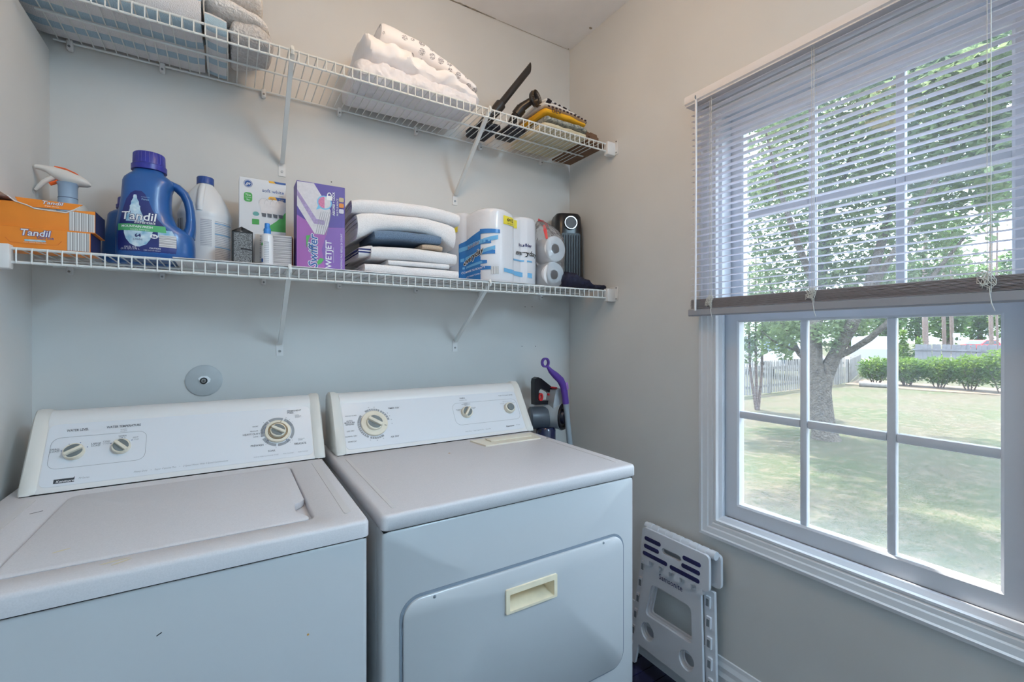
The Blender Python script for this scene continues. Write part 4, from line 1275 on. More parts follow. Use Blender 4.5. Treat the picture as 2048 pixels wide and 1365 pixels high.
# ---- light bulb box
GEW = M('bulb_box_white', (224, 226, 230), 0.45, var=(10, 0.02))
GEG = M('print_green', (76, 168, 80), 0.45, var=(30, 0.1))
GEB = M('print_blue', (38, 82, 152), 0.45)
GEY = M('print_amber', (238, 178, 48), 0.45)
BULB = M('print_bulb', (232, 228, 228), 0.5, var=(60, 0.05))
ge = thing('bulb_box', 'tall white light bulb carton with green corner and bulb picture', 'box', (0.088, 1.635, ZB))
gx0, gx1, gy, gz1 = 0.0255, 0.152, 1.600, 1.7735
obj('carton', MB().rbox(gx0, gx1, gy, 1.672, ZB, gz1, 0.001, 1), GEW, ge, smooth=False)
gf = lambda x, z: front(gx0 + x, gy - 0.0004, z)
obj('green_corner', flat([(0.062, 1.618 - 1.62), (0.1262, -0.002), (0.1262, 0.062), (0.118, 0.050), (0.100, 0.030)], gf(0, 1.62)), GEG, ge, smooth=False)
lg = obj('logo_disc', flat(circle2(0, 0, 0.0115), gf(0.0235, 1.7555)), GEB, ge, smooth=False)
obj('logo_ring', MB().ringprism(circle2(0, 0, 0.0102), circle2(0, 0, 0.0092), 'z', 0.0004, 0.0006).xf(gf(0.0235, 1.7555)), WHITEINK, lg, smooth=False)
txt('ge', 0.0125, WHITEINK, lg, gf(0.0232, 1.7562), shear=0.35, bold=0.01, off=0.0008)
txt('soft white', 0.0150, GEB, ge, gf(0.0910, 1.7410))
txt('LED', 0.0070, INKL, ge, gf(0.1130, 1.7295))
obj('amber_tab', flat(roundrect(0.078, 0.105, -0.0062, 0.0062, 0.006), gf(0, 1.7185)), GEY, ge, smooth=False)
obj('blue_tab', flat([(0.104, -0.0062), (0.1262, -0.0062), (0.1262, 0.0062), (0.097, 0.0062)], gf(0, 1.7185), 0.0005), GEB, ge, smooth=False)
txt('60W', 0.005, GEB, ge, gf(0.088, 1.7185), off=0.0008)
txt('9 watts', 0.0046, WHITEINK, ge, gf(0.114, 1.7185), off=0.0009)
obj('amber_tab', flat([(0.080, 0), (0.100, 0), (0.094, 0.006), (0.078, 0.006)], gf(0, 1.7672)), GEY, ge, smooth=False)
obj('blue_tab', flat([(0.098, 0), (0.1262, 0), (0.1262, 0.006), (0.092, 0.006)], gf(0, 1.7672)), GEB, ge, smooth=False)
obj('green_tab', flat(roundrect(0.0125, 0.0345, -0.0140, 0.0140, 0.007), gf(0, 1.7145)), GEG, ge, smooth=False)
txt('75w', 0.0085, WHITEINK, ge, gf(0.0235, 1.7205), off=0.0008)
txt('replacement', 0.0034, WHITEINK, ge, gf(0.0235, 1.7135), off=0.0008)
txt('9w', 0.0075, WHITEINK, ge, gf(0.0235, 1.7060), off=0.0008)
obj('teal_seal', flat(circle2(0.0445, 0, 0.0085, 20, 0.0065), gf(0, 1.6665)), M('print_teal', (106, 172, 168)), ge, smooth=False)
obj('green_tab', flat(roundrect(0.034, 0.053, -0.008, 0.008, 0.001), gf(0, 1.642)), GEG, ge, smooth=False)
GREYPR = M('print_grey', (96, 100, 110))
for k in range(4):
    cx_ = 0.066 + 0.0155 * k
    obj('bulb_picture', flat([(cx_ - 0.007, -0.026), (cx_ + 0.006, -0.026), (cx_ + 0.009, -0.008), (cx_ + 0.013, 0.002), (cx_ + 0.012, 0.011), (cx_ + 0.005, 0.018), (cx_ - 0.006, 0.018), (cx_ - 0.013, 0.011), (cx_ - 0.014, 0.002), (cx_ - 0.010, -0.008)], gf(0, 1.6975), 0.0004 + 0.0001 * k), BULB, ge, smooth=False)
    obj('bulb_outline', MB().tube([(gx0 + cx_ - 0.014, gy - 0.0012, 1.6995), (gx0 + cx_ - 0.013, gy - 0.0012, 1.7085), (gx0 + cx_ - 0.006, gy - 0.0012, 1.7155), (gx0 + cx_ + 0.005, gy - 0.0012, 1.7155), (gx0 + cx_ + 0.012, gy - 0.0012, 1.7085)], 0.0003, 4), INKL, ge)
    obj('bulb_base', flat([(cx_ - 0.007, 0.001), (cx_ + 0.006, 0.0), (cx_ + 0.005, -0.011), (cx_ - 0.005, -0.010)], gf(0, 1.6705), 0.0010 + 0.0001 * k), GREYPR, ge, smooth=False)

# ---- small speckled box, small bottle, box behind
GRAN = M('granite_print', (150, 152, 154), 0.5, var=(420, 0.85), hue=(28, 28, 30))
gb = thing('speckled_box', 'small opened black and grey speckled carton beside the bleach', 'box', (0.032, 1.525, ZB))
obj('carton', MB().rbox(0.0065, 0.058, 1.500, 1.556, ZB, 1.588, 0.001, 1), BLACKP, gb, smooth=False)
obj('printed_face', flat([(0.005, 0.003), (0.049, 0.003), (0.049, 0.086), (0.005, 0.086)], front(0.0065, 1.4997, ZB)), GRAN, gb, smooth=False)
obj('band', flat([(0.0215, 0.040), (0.050, 0.037), (0.050, 0.041), (0.0215, 0.044)], front(0.0065, 1.4994, ZB)), BLACKINK, gb, smooth=False)
obj('open_flap', MB().prism([(0.0065, 1.588), (0.030, 1.6015), (0.058, 1.5885), (0.030, 1.5995)], 'y', 1.500, 1.55), BLACKP, gb, smooth=False)
obj('side_print', MB().box(0.0061, 0.0065, 1.505, 1.55, ZB + 0.005, ZB + 0.05), GRAN, gb, smooth=False)

sb = thing('small_bottle', 'small white squeeze bottle with bright blue cap', 'bottle', (0.0945, 1.506, ZB))
SBW = M('squeeze_white', (230, 232, 236), 0.3, var=(30, 0.03), coat=0.3)
SBC = M('bright_blue_cap', (58, 134, 210), 0.4)
obj('bottle_body', MB().lathe([(0, 0), (0.0150, 0), (0.0160, 0.003), (0.0160, 0.078), (0.0140, 0.088), (0.009, 0.092), (0, 0.092)], (0.0945, 1.507, ZB), 28), SBW, sb)
obj('cap', MB().lathe([(0, 0.091), (0.0095, 0.091), (0.0095, 0.106), (0.0072, 0.1085), (0.0066, 0.122), (0, 0.123)], (0.0945, 1.507, ZB), 24), SBC, sb)
wraplabel(sb, 0.0945, 1.507, 0.0163, 236, 282, ZB + 0.006, ZB + 0.068, FINE, 'print_block', 10)
wraplabel(sb, 0.0945, 1.507, 0.0163, 200, 226, ZB + 0.008, ZB + 0.018, GEB, 'blue_mark', 6)
wraplabel(sb, 0.0945, 1.507, 0.0163, 200, 222, ZB + 0.056, ZB + 0.064, GEG, 'green_mark', 6)

st = thing('striped_end_box', 'short box with grey barcode end and orange side, behind the small bottle', 'box', (0.125, 1.565, ZB))
Rm = Matrix.Translation((0.117, 1.562, 0)) @ Matrix.Rotation(math.radians(-11), 4, 'Z')
obj('carton', MB().rbox(-0.050, 0.050, -0.022, 0.018, ZB, 1.595, 0.001, 1).xf(Rm), CARDW, st, smooth=False)
obj('barcode', MB().box(-0.036, 0.049, -0.0226, -0.0221, ZB + 0.003, 1.593).xf(Rm), BARCV, st, smooth=False)
obj('orange_side', MB().box(0.0500, 0.0504, -0.021, 0.017, ZB + 0.001, 1.594).xf(Rm), ORANGED, st, smooth=False)

# ---- floor pad box
SWP = M('purple_print', (84, 62, 146), 0.4, var=(8, 0.08))
SWM = M('magenta_print', (160, 92, 168), 0.4, var=(8, 0.08))
SWL = M('lilac_print', (128, 88, 168), 0.4, var=(10, 0.06))
PADW = M('pad_white', (214, 212, 218), 0.7, var=(120, 0.06))
PADL = M('pad_lilac', (166, 150, 190), 0.7, var=(200, 0.15))
sw_ = thing('mop_pad_box', 'upright purple mop pad carton with white pads pictured on it', 'box', (0.2405, 1.535, ZB))
wx0, wx1, wy, wz1 = 0.1715, 0.3100, 1.500, 1.759
obj('carton', MB().rbox(wx0, wx1, wy, 1.572, ZB, wz1, 0.001, 1), SWP, sw_, smooth=False)
F = lambda x, z, o_=0.0003: front(wx0 + x, wy - o_, z)
W_, Z_ = wx1 - wx0, ZB
obj('magenta_field', flat([(0.0005, 0.001), (W_ - 0.0005, 0.001), (W_ - 0.0005, 0.135), (0.075, 0.128), (0.03, 0.142), (0.0005, 0.158)], F(0, Z_)), SWM, sw_, smooth=False)
obj('lilac_field', flat([(0.080, 0.001), (W_ - 0.0005, 0.001), (W_ - 0.0005, 0.135), (0.088, 0.127), (0.070, 0.060)], F(0, Z_, 0.0005)), SWL, sw_, smooth=False)
pads = obj('pad_picture', flat([(0.001, 0.258), (0.048, 0.259), (0.096, 0.183), (0.090, 0.140), (0.078, 0.106), (0.050, 0.106), (0.001, 0.185)], F(0, Z_, 0.0007)), PADW, sw_, smooth=False)
obj('pad_band', flat([(0.001, 0.234), (0.055, 0.152), (0.078, 0.150), (0.078, 0.136), (0.048, 0.137), (0.001, 0.216)], F(0, Z_, 0.0010)), PADL, pads, smooth=False)
for k in range(6):
    obj('pad_edge', flat([(0.052 + 0.006 * k, 0.106), (0.0535 + 0.006 * k, 0.106), (0.069 + 0.0058 * k, 0.176), (0.0680 + 0.0058 * k, 0.178)], F(0, Z_, 0.0012)), INKL, pads, smooth=False)
bub = obj('round_badge', flat(circle2(0.078, 0.205, 0.0215), F(0, Z_, 0.0010)), M('badge_blue', (120, 190, 226)), sw_, smooth=False)
obj('badge_half', flat([(0.078 + 0.018 * math.cos(a), 0.205 + 0.018 * math.sin(a)) for a in [PI / 2 + PI * k / 12 for k in range(13)]], F(0, Z_, 0.0014)), M('badge_pink', (206, 120, 160), var=(300, 0.3)), bub, smooth=False)
obj('badge_half', flat([(0.078 + 0.018 * math.cos(a), 0.205 + 0.018 * math.sin(a)) for a in [-PI / 2 + PI * k / 12 for k in range(13)]], F(0, Z_, 0.0014)), PADW, bub, smooth=False)
obj('badge_tail', flat([(0.060, 0.195), (0.054, 0.180), (0.070, 0.188)], F(0, Z_, 0.0012)), MATS['badge_blue'], bub, smooth=False)
obj('padlock', flat(roundrect(0.084, 0.100, 0.214, 0.228, 0.002), F(0, Z_, 0.0016)), WHITEINK, bub, smooth=False)
obj('padlock_shackle', MB().ringprism(circle2(0.092, 0.2285, 0.007, 20, 0.010), circle2(0.092, 0.2285, 0.0045, 20, 0.0072), 'z', 0, 0.0001).xf(F(0, Z_, 0.0014)), WHITEINK, bub, smooth=False)
R90 = Matrix.Rotation(PI / 2, 4, 'Z')
txt('Swiffer', 0.036, WHITEINK, sw_, F(0.0465, Z_ + 0.052, 0.0010) @ R90, bold=0.055, shear=0.2)
txt('Swiffer', 0.036, GEB, sw_, F(0.0465, Z_ + 0.052, 0.0016) @ R90, bold=0.01, shear=0.2)
obj('green_swoosh', flat([(0.026, 0.098), (0.038, 0.101), (0.032, 0.085), (0.027, 0.060)], F(0, Z_, 0.0012)), GEG, sw_, smooth=False)
obj('green_swoosh', flat([(0.056, 0.020), (0.066, 0.034), (0.077, 0.031), (0.069, 0.018), (0.060, 0.012)], F(0, Z_, 0.0012)), GEG, sw_, smooth=False)
txt('WETJET', 0.0245, WHITEINK, sw_, F(0.0905, Z_ + 0.047, 0.0012) @ R90, bold=0.01)
obj('rule', flat([(0.1040, 0.022), (0.1046, 0.022), (0.1046, 0.070), (0.1040, 0.070)], F(0, Z_, 0.0012)), WHITEINK, sw_, smooth=False)
txt('MOPPING PAD REFILLS 24 COUNT', 0.0072, WHITEINK, sw_, F(0.1280, Z_ + 0.060, 0.0012) @ R90)
txt('ABSORB + LOCK', 0.0098, WHITEINK, sw_, F(0.1050, Z_ + 0.205, 0.0012) @ R90, bold=0.012)
txt('MULTI-SURFACE', 0.0074, WHITEINK, sw_, F(0.1160, Z_ + 0.196, 0.0012) @ R90)
for zc_, c_ in ((0.221, (196, 176, 140)), (0.203, (214, 128, 40)), (0.185, (206, 204, 216))):
    obj('surface_icon', flat(roundrect(0.1205, 0.1345, zc_ - 0.007, zc_ + 0.007, 0.003), F(0, Z_, 0.0012)), M('icon_%d' % int(zc_ * 1000), c_), sw_, smooth=False)

# ---- towels
TG = 'folded white towels in the stack on the lower shelf'
tag(obj('folded_towel', nested_fold(0.368, 0.698, 1.490, 1.745, ZB + 0.001, 1.5265, 2, 0.0, 0.0, 24, 0.005, 1.0), TERRY), 'bottom white towel of the stack, lying flat on the shelf liner', 'towel')
tag(obj('hand_towel', nested_fold(0.445, 0.662, 1.492, 1.73, 1.529, 1.5455, 1, 0.0, 0.0, 20, 0.004, 2.0), TERRY), 'thin white hand towel, second from the bottom of the stack', 'towel')
STRB = stripes('navy_stripe_terry', [(0, (226, 225, 228)), (0.42, (42, 56, 116)), (0.58, (226, 225, 228)), (0.72, (42, 56, 116)), (0.90, (226, 225, 228))], 0.030, 'Object', 0.95, 2, (520, 0.6, 0.003))
dt = thing('kitchen_towel', 'white towel with navy striped left end, under the blue washcloth', 'towel', (0.52, 1.6, 1.5475))
obj('cloth', nested_fold(0.392, 0.690, 1.488, 1.740, 1.5485, 1.590, 2, 0.004, 0.001, 22, 0.005, 3.0), TERRY, dt)
obj('striped_border', nested_fold(0.352, 0.397, 1.497, 1.735, 1.548, 1.584, 2, 0.0, 0.006, 8, 0.003, 4.0), STRB, dt)
BLUT = M('slate_terry', (112, 132, 156), 0.95, var=(420, 0.22), bump=(520, 0.7, 0.003), spec=0.2)
BEI = M('beige_terry', (206, 184, 162), 0.95, var=(420, 0.12), bump=(520, 0.7, 0.003), spec=0.2)
tag(obj('washcloth', nested_fold(0.565, 0.640, 1.500, 1.700, 1.5945, 1.612, 1, 0.003, 0, 12, 0.002, 5.0), BEI), 'beige washcloth peeking out under the slate blue one', 'washcloth')
tag(obj('washcloth', nested_fold(0.402, 0.632, 1.494, 1.700, 1.6135, 1.646, 1, 0.006, 0.004, 18, 0.005, 6.0), BLUT), 'slate blue folded washcloth in the middle of the towel stack', 'washcloth')


def sag(mb_, xc, hw, top, bottom, z0, z1, p=2.6):
    """let the ends of a towel droop: the upper face by top, the lower face by bottom"""
    def fn(x, y, z):
        q = min(1.15, abs((x - xc) / hw)) ** p
        w = min(1, max(0, (z - z0) / (z1 - z0)))
        return (x, y, z - q * (bottom + (top - bottom) * w))
    return mb_.warp(fn)


tag(obj('folded_towel', sag(nested_fold(0.346, 0.686, 1.497, 1.745, 1.6500, 1.7020, 3, 0, 0.0, 34, 0.006, 7.0), 0.515, 0.17, 0.014, 0.050, 1.65, 1.702), TERRY), 'white bath towel arching over the slate blue washcloth', 'towel')
tag(obj('folded_towel', sag(nested_fold(0.334, 0.708, 1.506, 1.750, 1.7045, 1.7480, 3, 0, 0.003, 34, 0.006, 8.0), 0.52, 0.185, 0.014, 0.016, 1.70, 1.75), TERRY), 'topmost thick white bath towel of the lower shelf stack', 'towel')

# ---- paper towel pack
FILM = M('printed_film', (232, 234, 240), 0.22, var=(6, 0.02), bump=(34, 0.35, 0.004), coat=0.6)
PBL = M('film_blue', (48, 120, 190), 0.25, var=(10, 0.08), coat=0.5)
PLB = M('film_sky', (110, 178, 224), 0.25, var=(10, 0.06), coat=0.5)
PYE = M('film_yellow', (240, 222, 70), 0.3, coat=0.4)
ROLLW = M('roll_paper', (236, 235, 236), 0.9, var=(200, 0.03))
KRAFT = M('kraft_core', (168, 148, 128), 0.85, var=(60, 0.1))
pp = thing('paper_towel_pack', 'plastic wrapped pack of paper towel rolls with blue print', 'paper towels', (0.90, 1.62, ZB))
pr = 0.0655
pa = math.radians(21)
pu, pv = Vector((math.cos(pa), math.sin(pa))), Vector((-math.sin(pa), math.cos(pa)))
P0 = Vector((0.868, 1.5565))
cents = [P0 + pu * (i * 0.128) + pv * (j * 0.128) for i in range(2) for j in range(1)] + [P0 + pv * 0.122 + pu * (-0.012)]
cents = [P0, Vector((1.032, 1.606)), Vector((0.805, 1.672)), Vector((0.955, 1.700))]
pc = sum(cents, Vector((0, 0))) / len(cents)
POUT = []
NA = 120
for k in range(NA):
    a = 2 * PI * k / NA
    d = Vector((math.cos(a), math.sin(a)))
    best = 0
    for c in cents:
        oc = pc - c
        b_ = oc.dot(d)
        disc = b_ * b_ - (oc.dot(oc) - pr * pr)
        if disc > 0:
            best = max(best, -b_ + math.sqrt(disc))
    POUT.append((a, best))


def hull_r(a):
    # support-function hull of the rolls gives the taut film
    d = Vector((math.cos(a), math.sin(a)))
    best = 1e9
    for k in range(72):
        b_ = 2 * PI * k / 72
        n_ = Vector((math.cos(b_), math.sin(b_)))
        dn = d.dot(n_)
        if dn > 0.05:
            s_ = max((c - pc).dot(n_) for c in cents) + pr
            best = min(best, s_ / dn)
    return best


PR = [(a, 0.14 * r + 0.86 * hull_r(a)) for a, r in POUT]


def prad(a):
    t = (a % (2 * PI)) / (2 * PI) * NA
    i = int(t)
    f_ = t - i
    return PR[i % NA][1] * (1 - f_) + PR[(i + 1) % NA][1] * f_


PH = 0.278
rings = []
for h_, k_ in ((0, 0.90), (0.004, 0.97), (0.012, 1.0), (0.10, 1.004), (0.20, 1.002), (PH - 0.014, 1.0), (PH - 0.004, 0.985), (PH, 0.95), (PH + 0.001, 0.6), (PH - 0.004, 0.2)):
    ring = []
    for a, r in PR:
        rr_ = r * k_ * (1 + nz(a, h_ * 20, 0, 1.6, 0.004))
        zz = ZB + h_
        if k_ > 0.9 and h_ > 0.25:
            lob = min((Vector((pc.x + math.cos(a) * r, pc.y + math.sin(a) * r)) - c).length for c in cents)
            zz -= max(0, lob - pr) * 0.5
        ring.append((pc.x + math.cos(a) * rr_, pc.y + math.sin(a) * rr_, zz))
    rings.append(ring)
obj('film_wrap', MB().loft(rings), FILM, pp, ang=60)


def pwrap(o_):
    """(x, 0, z) on a flat sheet -> around the film; x is arc angle in radians from the +X axis"""
    return lambda x, y, z: (pc.x + math.cos(x) * (prad(x) * 1.006 + o_), pc.y + math.sin(x) * (prad(x) * 1.006 + o_), z)


def pdecal(pts, mat, name, o_):
    """polygon strip list of (a0, a1, z0, z1)"""
    vs_, fs = [], []
    for (a0, a1, z0_, z1_, s0, s1) in pts:
        n = 10
        o = len(vs_)
        for k in range(n + 1):
            a = a0 + (a1 - a0) * k / n
            vs_ += [(a, 0, z0_ + (s0 - z0_) * k / n), (a, 0, z1_ + (s1 - z1_) * k / n)]
        fs += [(o + 2 * k, o + 2 * k + 2, o + 2 * k + 3, o + 2 * k + 1) for k in range(n)]
    return obj(name, MB().add(vs_, fs).warp(pwrap(o_)), mat, pp)


def ang_at(px):
    """angle on the pack whose front surface projects nearest to an image column (measured once from the photograph)"""
    best = None
    for k in range(140, 330):
        a = math.radians(k)
        x, y = pc.x + math.cos(a) * prad(a), pc.y + math.sin(a) * prad(a)
        yaw = math.radians(31.744)
        w = math.sin(yaw) * x + math.cos(yaw) * y
        u = math.cos(yaw) * x - math.sin(yaw) * y
        q = 1024 + 914.56 * u / w
        nrm = math.cos(a) * x + math.sin(a) * y
        if nrm < 0 and (best is None or abs(q - px) < best[0]):
            best = (abs(q - px), a)
    return best[1]


A1, A2, A3, A4 = ang_at(918), ang_at(962), ang_at(1000), ang_at(1030)
pdecal([(A1, A2, ZB + 0.006, ZB + 0.150, ZB + 0.004, ZB + 0.195)], PBL, 'blue_field', 0.0012)
for zz, ln, hh in ((0.190, 1.0, 0.018), (0.150, 0.55, 0.016), (0.112, 0.75, 0.018), (0.075, 0.35, 0.016), (0.052, 0.55, 0.016)):
    pdecal([(A2 - 0.02, A2 + (A3 - A2) * ln, ZB + zz - hh / 2, ZB + zz + hh / 2, ZB + zz - hh / 2 + 0.002, ZB + zz + hh / 2 - 0.002)], PBL, 'brush_stroke', 0.0016)
pdecal([(A1, A3 - 0.05, ZB + 0.118, ZB + 0.134, ZB + 0.160, ZB + 0.176)], PLB, 'sky_stroke', 0.0020)
pdecal([(A1 + 0.05, A3 - 0.12, ZB + 0.080, ZB + 0.092, ZB + 0.122, ZB + 0.136)], PLB, 'sky_stroke', 0.0020)
pdecal([(A1 + 0.1, A2 + 0.05, ZB + 0.052, ZB + 0.060, ZB + 0.070, ZB + 0.080)], PLB, 'sky_stroke', 0.0020)


def ptext(s, a, z, size, mat, bold=0.0, shear=0.0, o_=0.002, slope=0.0, k=1.0):
    v, f = textdata(s, size, 'CENTER', bold, shear)
    r = prad(a)
    # arc length -> angle
    mb_ = MB().add([(a + p[0] * k / (r * 1.15), 0, z + p[1] + p[0] * slope) for p in v], f).warp(pwrap(o_))
    return obj('lettering', mb_, mat, pp, smooth=False)


ptext('everyday', (A1 + A2) / 2 + 0.10, ZB + 0.098, 0.031, WHITEINK, 0.08, 0.1, 0.0030, 0.42, 0.9)
ptext('everyday', (A1 + A2) / 2 + 0.10, ZB + 0.098, 0.031, BLACKINK, 0.02, 0.1, 0.0042, 0.42, 0.9)
ptext('boulder', (A1 + A2) / 2 + 0.12, ZB + 0.142, 0.020, WHITEINK, 0.05, 0, 0.0030, 0.3)
ptext('boulder', (A1 + A2) / 2 + 0.12, ZB + 0.142, 0.020, LABN, 0.01, 0, 0.0042, 0.3)
ptext('COMPARE TO BOUNTY', (A1 + A2) / 2 + 0.10, ZB + 0.046, 0.011, WHITEINK, 0.01, 0, 0.0030, 0.15)
ptext('2-PLY PAPER TOWELS', (A1 + A2) / 2 + 0.10, ZB + 0.026, 0.008, WHITEINK, 0, 0, 0.0030, 0.15)
A5, A6 = ang_at(1048), ang_at(1010)
pdecal([(ang_at(1007), ang_at(1033), ZB + 0.222, ZB + 0.254, ZB + 0.222, ZB + 0.254)], PYE, 'count_tag', 0.0016)
ptext('6=12', ang_at(1020), ZB + 0.240, 0.019, BLACKINK, 0.02, 0, 0.0028)
ptext('BIG  REGULAR', ang_at(1020), ZB + 0.227, 0.0055, BLACKINK, 0, 0, 0.0028)
ptext('everyday', A5, ZB + 0.128, 0.028, WHITEINK, 0.06, 0.1, 0.0026)
ptext('everyday', A5, ZB + 0.128, 0.028, BLACKINK, 0.02, 0.1, 0.0036)
ptext('boulder', A5, ZB + 0.160, 0.017, LABN, 0.02, 0, 0.0028)
pdecal([(ang_at(1027), ang_at(1070), ZB + 0.094, ZB + 0.100, ZB + 0.094, ZB + 0.100)], PLB, 'blue_rule', 0.0016)
pdecal([(ang_at(1008), ang_at(1074), ZB + 0.040, ZB + 0.054, ZB + 0.030, ZB + 0.050)], PLB, 'blue_smear', 0.0016)
pdecal([(ang_at(982), ang_at(997), ZB + 0.028, ZB + 0.056, ZB + 0.030, ZB + 0.058)], BARC, 'barcode', 0.0016)
pdecal([(ang_at(1) if False else A1 - 0.16, A1 - 0.03, ZB + 0.196, ZB + 0.226, ZB + 0.200, ZB + 0.232)], PYE, 'count_tag', 0.0016)

# ---- toilet rolls in a clear bag
BAGM = see_through('clear_bag', (236, 232, 236), 0.15, 0.22, 0.12, (40, 0.6, 0.01))


def toilet_roll(cx, cz, y0, label):
    t = thing('toilet_roll', label, 'toilet roll', (cx, y0, cz - 0.0535))
    r = 0.0535
    obj('paper', MB().lathe([(0.020, 0), (r - 0.003, 0), (r, 0.003), (r, 0.097), (r - 0.003, 0.10), (0.020, 0.10), (0.020, 0)], (cx, y0, cz), 36, (0, 1, 0)), ROLLW, t)
    obj('core', MB().lathe([(0.0198, 0.001), (0.0198, 0.099), (0.0185, 0.099), (0.0185, 0.001), (0.0198, 0.001)], (cx, y0, cz), 24, (0, 1, 0)), KRAFT, t)
    return t


toilet_roll(1.160, ZB + 0.0545 + 0.106, 1.530, 'upper toilet roll in the clear bag with red tie')
toilet_roll(1.152, ZT + 0.0545, 1.528, 'lower toilet roll in the clear bag with red tie')
cb = thing('clear_bag', 'clear plastic bag with red tie around toilet rolls', 'bag', (1.158, 1.58, ZT))
bagrings = []
for h_, hw, y0_, y1_, sh in ((0.0008, 0.050, 1.535, 1.62, 0.0), (0.006, 0.060, 1.522, 1.640, 0), (0.05, 0.064, 1.518, 1.648, 0), (0.106, 0.060, 1.519, 1.648, 0.004), (0.165, 0.064, 1.517, 1.648, 0.004), (0.215, 0.060, 1.520, 1.640, 0.0), (0.245, 0.046, 1.532, 1.630, -0.012), (0.268, 0.028, 1.548, 1.612, -0.028), (0.284, 0.012, 1.566, 1.596, -0.040)):
    ring = []
    for k in range(36):
        a = 2 * PI * k / 36
        c, s_ = math.cos(a), math.sin(a)
        r = (abs(c) ** 3 + abs(s_) ** 3) ** (-1 / 3)
        cr = 1 + nz(a * 2, h_ * 30, 0, 1.5, 0.05)
        ring.append((1.158 + sh + hw * r * c * cr, (y0_ + y1_) / 2 + (y1_ - y0_) / 2 * r * s_ * cr, ZT + h_))
    bagrings.append(ring)
obj('film', MB().loft(bagrings), BAGM, cb, ang=80)
REDT = M('red_tie', (206, 44, 60), 0.35)
obj('red_tie', MB().tube([(1.094, 1.560, ZT + 0.278), (1.106, 1.572, ZT + 0.288), (1.116, 1.580, ZT + 0.286), (1.128, 1.574, ZT + 0.284), (1.140, 1.566, ZT + 0.272), (1.146, 1.560, ZT + 0.258)], [0.002, 0.005, 0.007, 0.006, 0.005, 0.002], 8, flat=0.5), REDT, cb)
obj('red_strip', MB().tube([(1.116, 1.550, ZT + 0.262), (1.112, 1.536, ZT + 0.235), (1.114, 1.527, ZT + 0.20)], [0.006, 0.008, 0.005], 6, flat=0.2), REDT, cb)

# ---- tower heater
HTR = M('heater_black', (24, 24, 28), 0.28, var=(10, 0.1))
ht = thing('tower_heater', 'black ceramic tower heater with round chrome dial in the shelf corner', 'heater', (1.315, 1.70, ZT))


def hsec(w, d, z, lean):
    pts = []
    for k in range(21):
        a = PI + PI * k / 20
        c, s_ = math.cos(a), math.sin(a)
        r = (abs(c) ** 3.5 + abs(s_) ** 3.5) ** (-1 / 3.5)
        pts.append((w / 2 * r * c, d * 0.45 * r * s_))
    pts += [(w / 2, d * 0.5), (-w / 2, d * 0.5)]
    Rh = Matrix.Rotation(math.radians(-22), 2)
    return [(1.348 + (Rh @ Vector(p)).x, 1.683 + (Rh @ Vector(p)).y + lean, z) for p in pts]


hr = [hsec(0.138, 0.116, ZT + h_, 0) if h_ < 0.02 else hsec(w, d, ZT + h_, l) for h_, w, d, l in ((0, 0.138, 0.116, 0), (0.016, 0.138, 0.116, 0), (0.0165, 0.134, 0.112, 0), (0.10, 0.132, 0.110, 0), (0.30, 0.128, 0.104, 0.004), (0.352, 0.122, 0.098, 0.006), (0.366, 0.108, 0.084, 0.008), (0.370, 0.07, 0.05, 0.012))]
obj('housing', MB().loft(hr), HTR, ht, ang=40)
hfx = Matrix.Rotation(math.radians(-22), 3, 'Z')
ex_ = hfx @ Vector((1, 0, 0))
ny_ = hfx @ Vector((0, -1, 0))
hc = Vector((1.348, 1.683, 0)) + ny_ * 0.0475
HF = lambda z, o_=0.0: frame(hc + ny_ * o_ + Vector((0, 0, z)), ex_, (0, 0, 1))
dl = obj('dial', MB().lathe([(0, 0), (0.027, 0), (0.027, 0.004), (0, 0.004)], (0, 0, 0), 32).xf(HF(ZT + 0.318, -0.001)), M('dial_face', (64, 56, 54), 0.4), ht)
obj('chrome_ring', MB().lathe([(0.0265, 0.002), (0.0295, 0.002), (0.0295, 0.006), (0.0265, 0.006), (0.0265, 0.002)], (0, 0, 0), 32).xf(HF(ZT + 0.318, -0.001)), M('chrome', (220, 220, 222), 0.15, 1.0), dl)
gr = obj('grille_frame', MB().prism(roundrect(-0.044, 0.044, -0.115, 0.115, 0.006), 'z', 0, 0.0035).xf(HF(ZT + 0.155, 0.0)), BLACKP, ht)
for k in range(7):
    xk = -0.036 + 0.012 * k
    obj('grille_bar', MB().cyl((xk, -0.105, 0.005), (xk, 0.105, 0.005), 0.0022, n=6).xf(HF(ZT + 0.155, 0.0)), M('grille_steel', (70, 78, 90), 0.3, 0.5), gr)

# ---- dark cloth
NAVY = M('navy_cloth', (22, 24, 50), 0.7, var=(40, 0.4), bump=(60, 0.6, 0.004))
tag(obj('navy_bag', pillow(1.188, 1.418, lambda x: (1.487 + 0.02 * (x - 1.19), 1.585 - 0.10 * (x - 1.19)), lambda x: (ZT, ZT + 0.006 + 0.046 * max(0.0, 1 - ((x - 1.225) / 0.10) ** 2) ** 0.8 + 0.018), 46, 26, 2.4, 0.009, 26, 3.0, 0.10, 0.004, 70), NAVY), 'crumpled dark navy cloth lying in front of the tower heater', 'cloth')
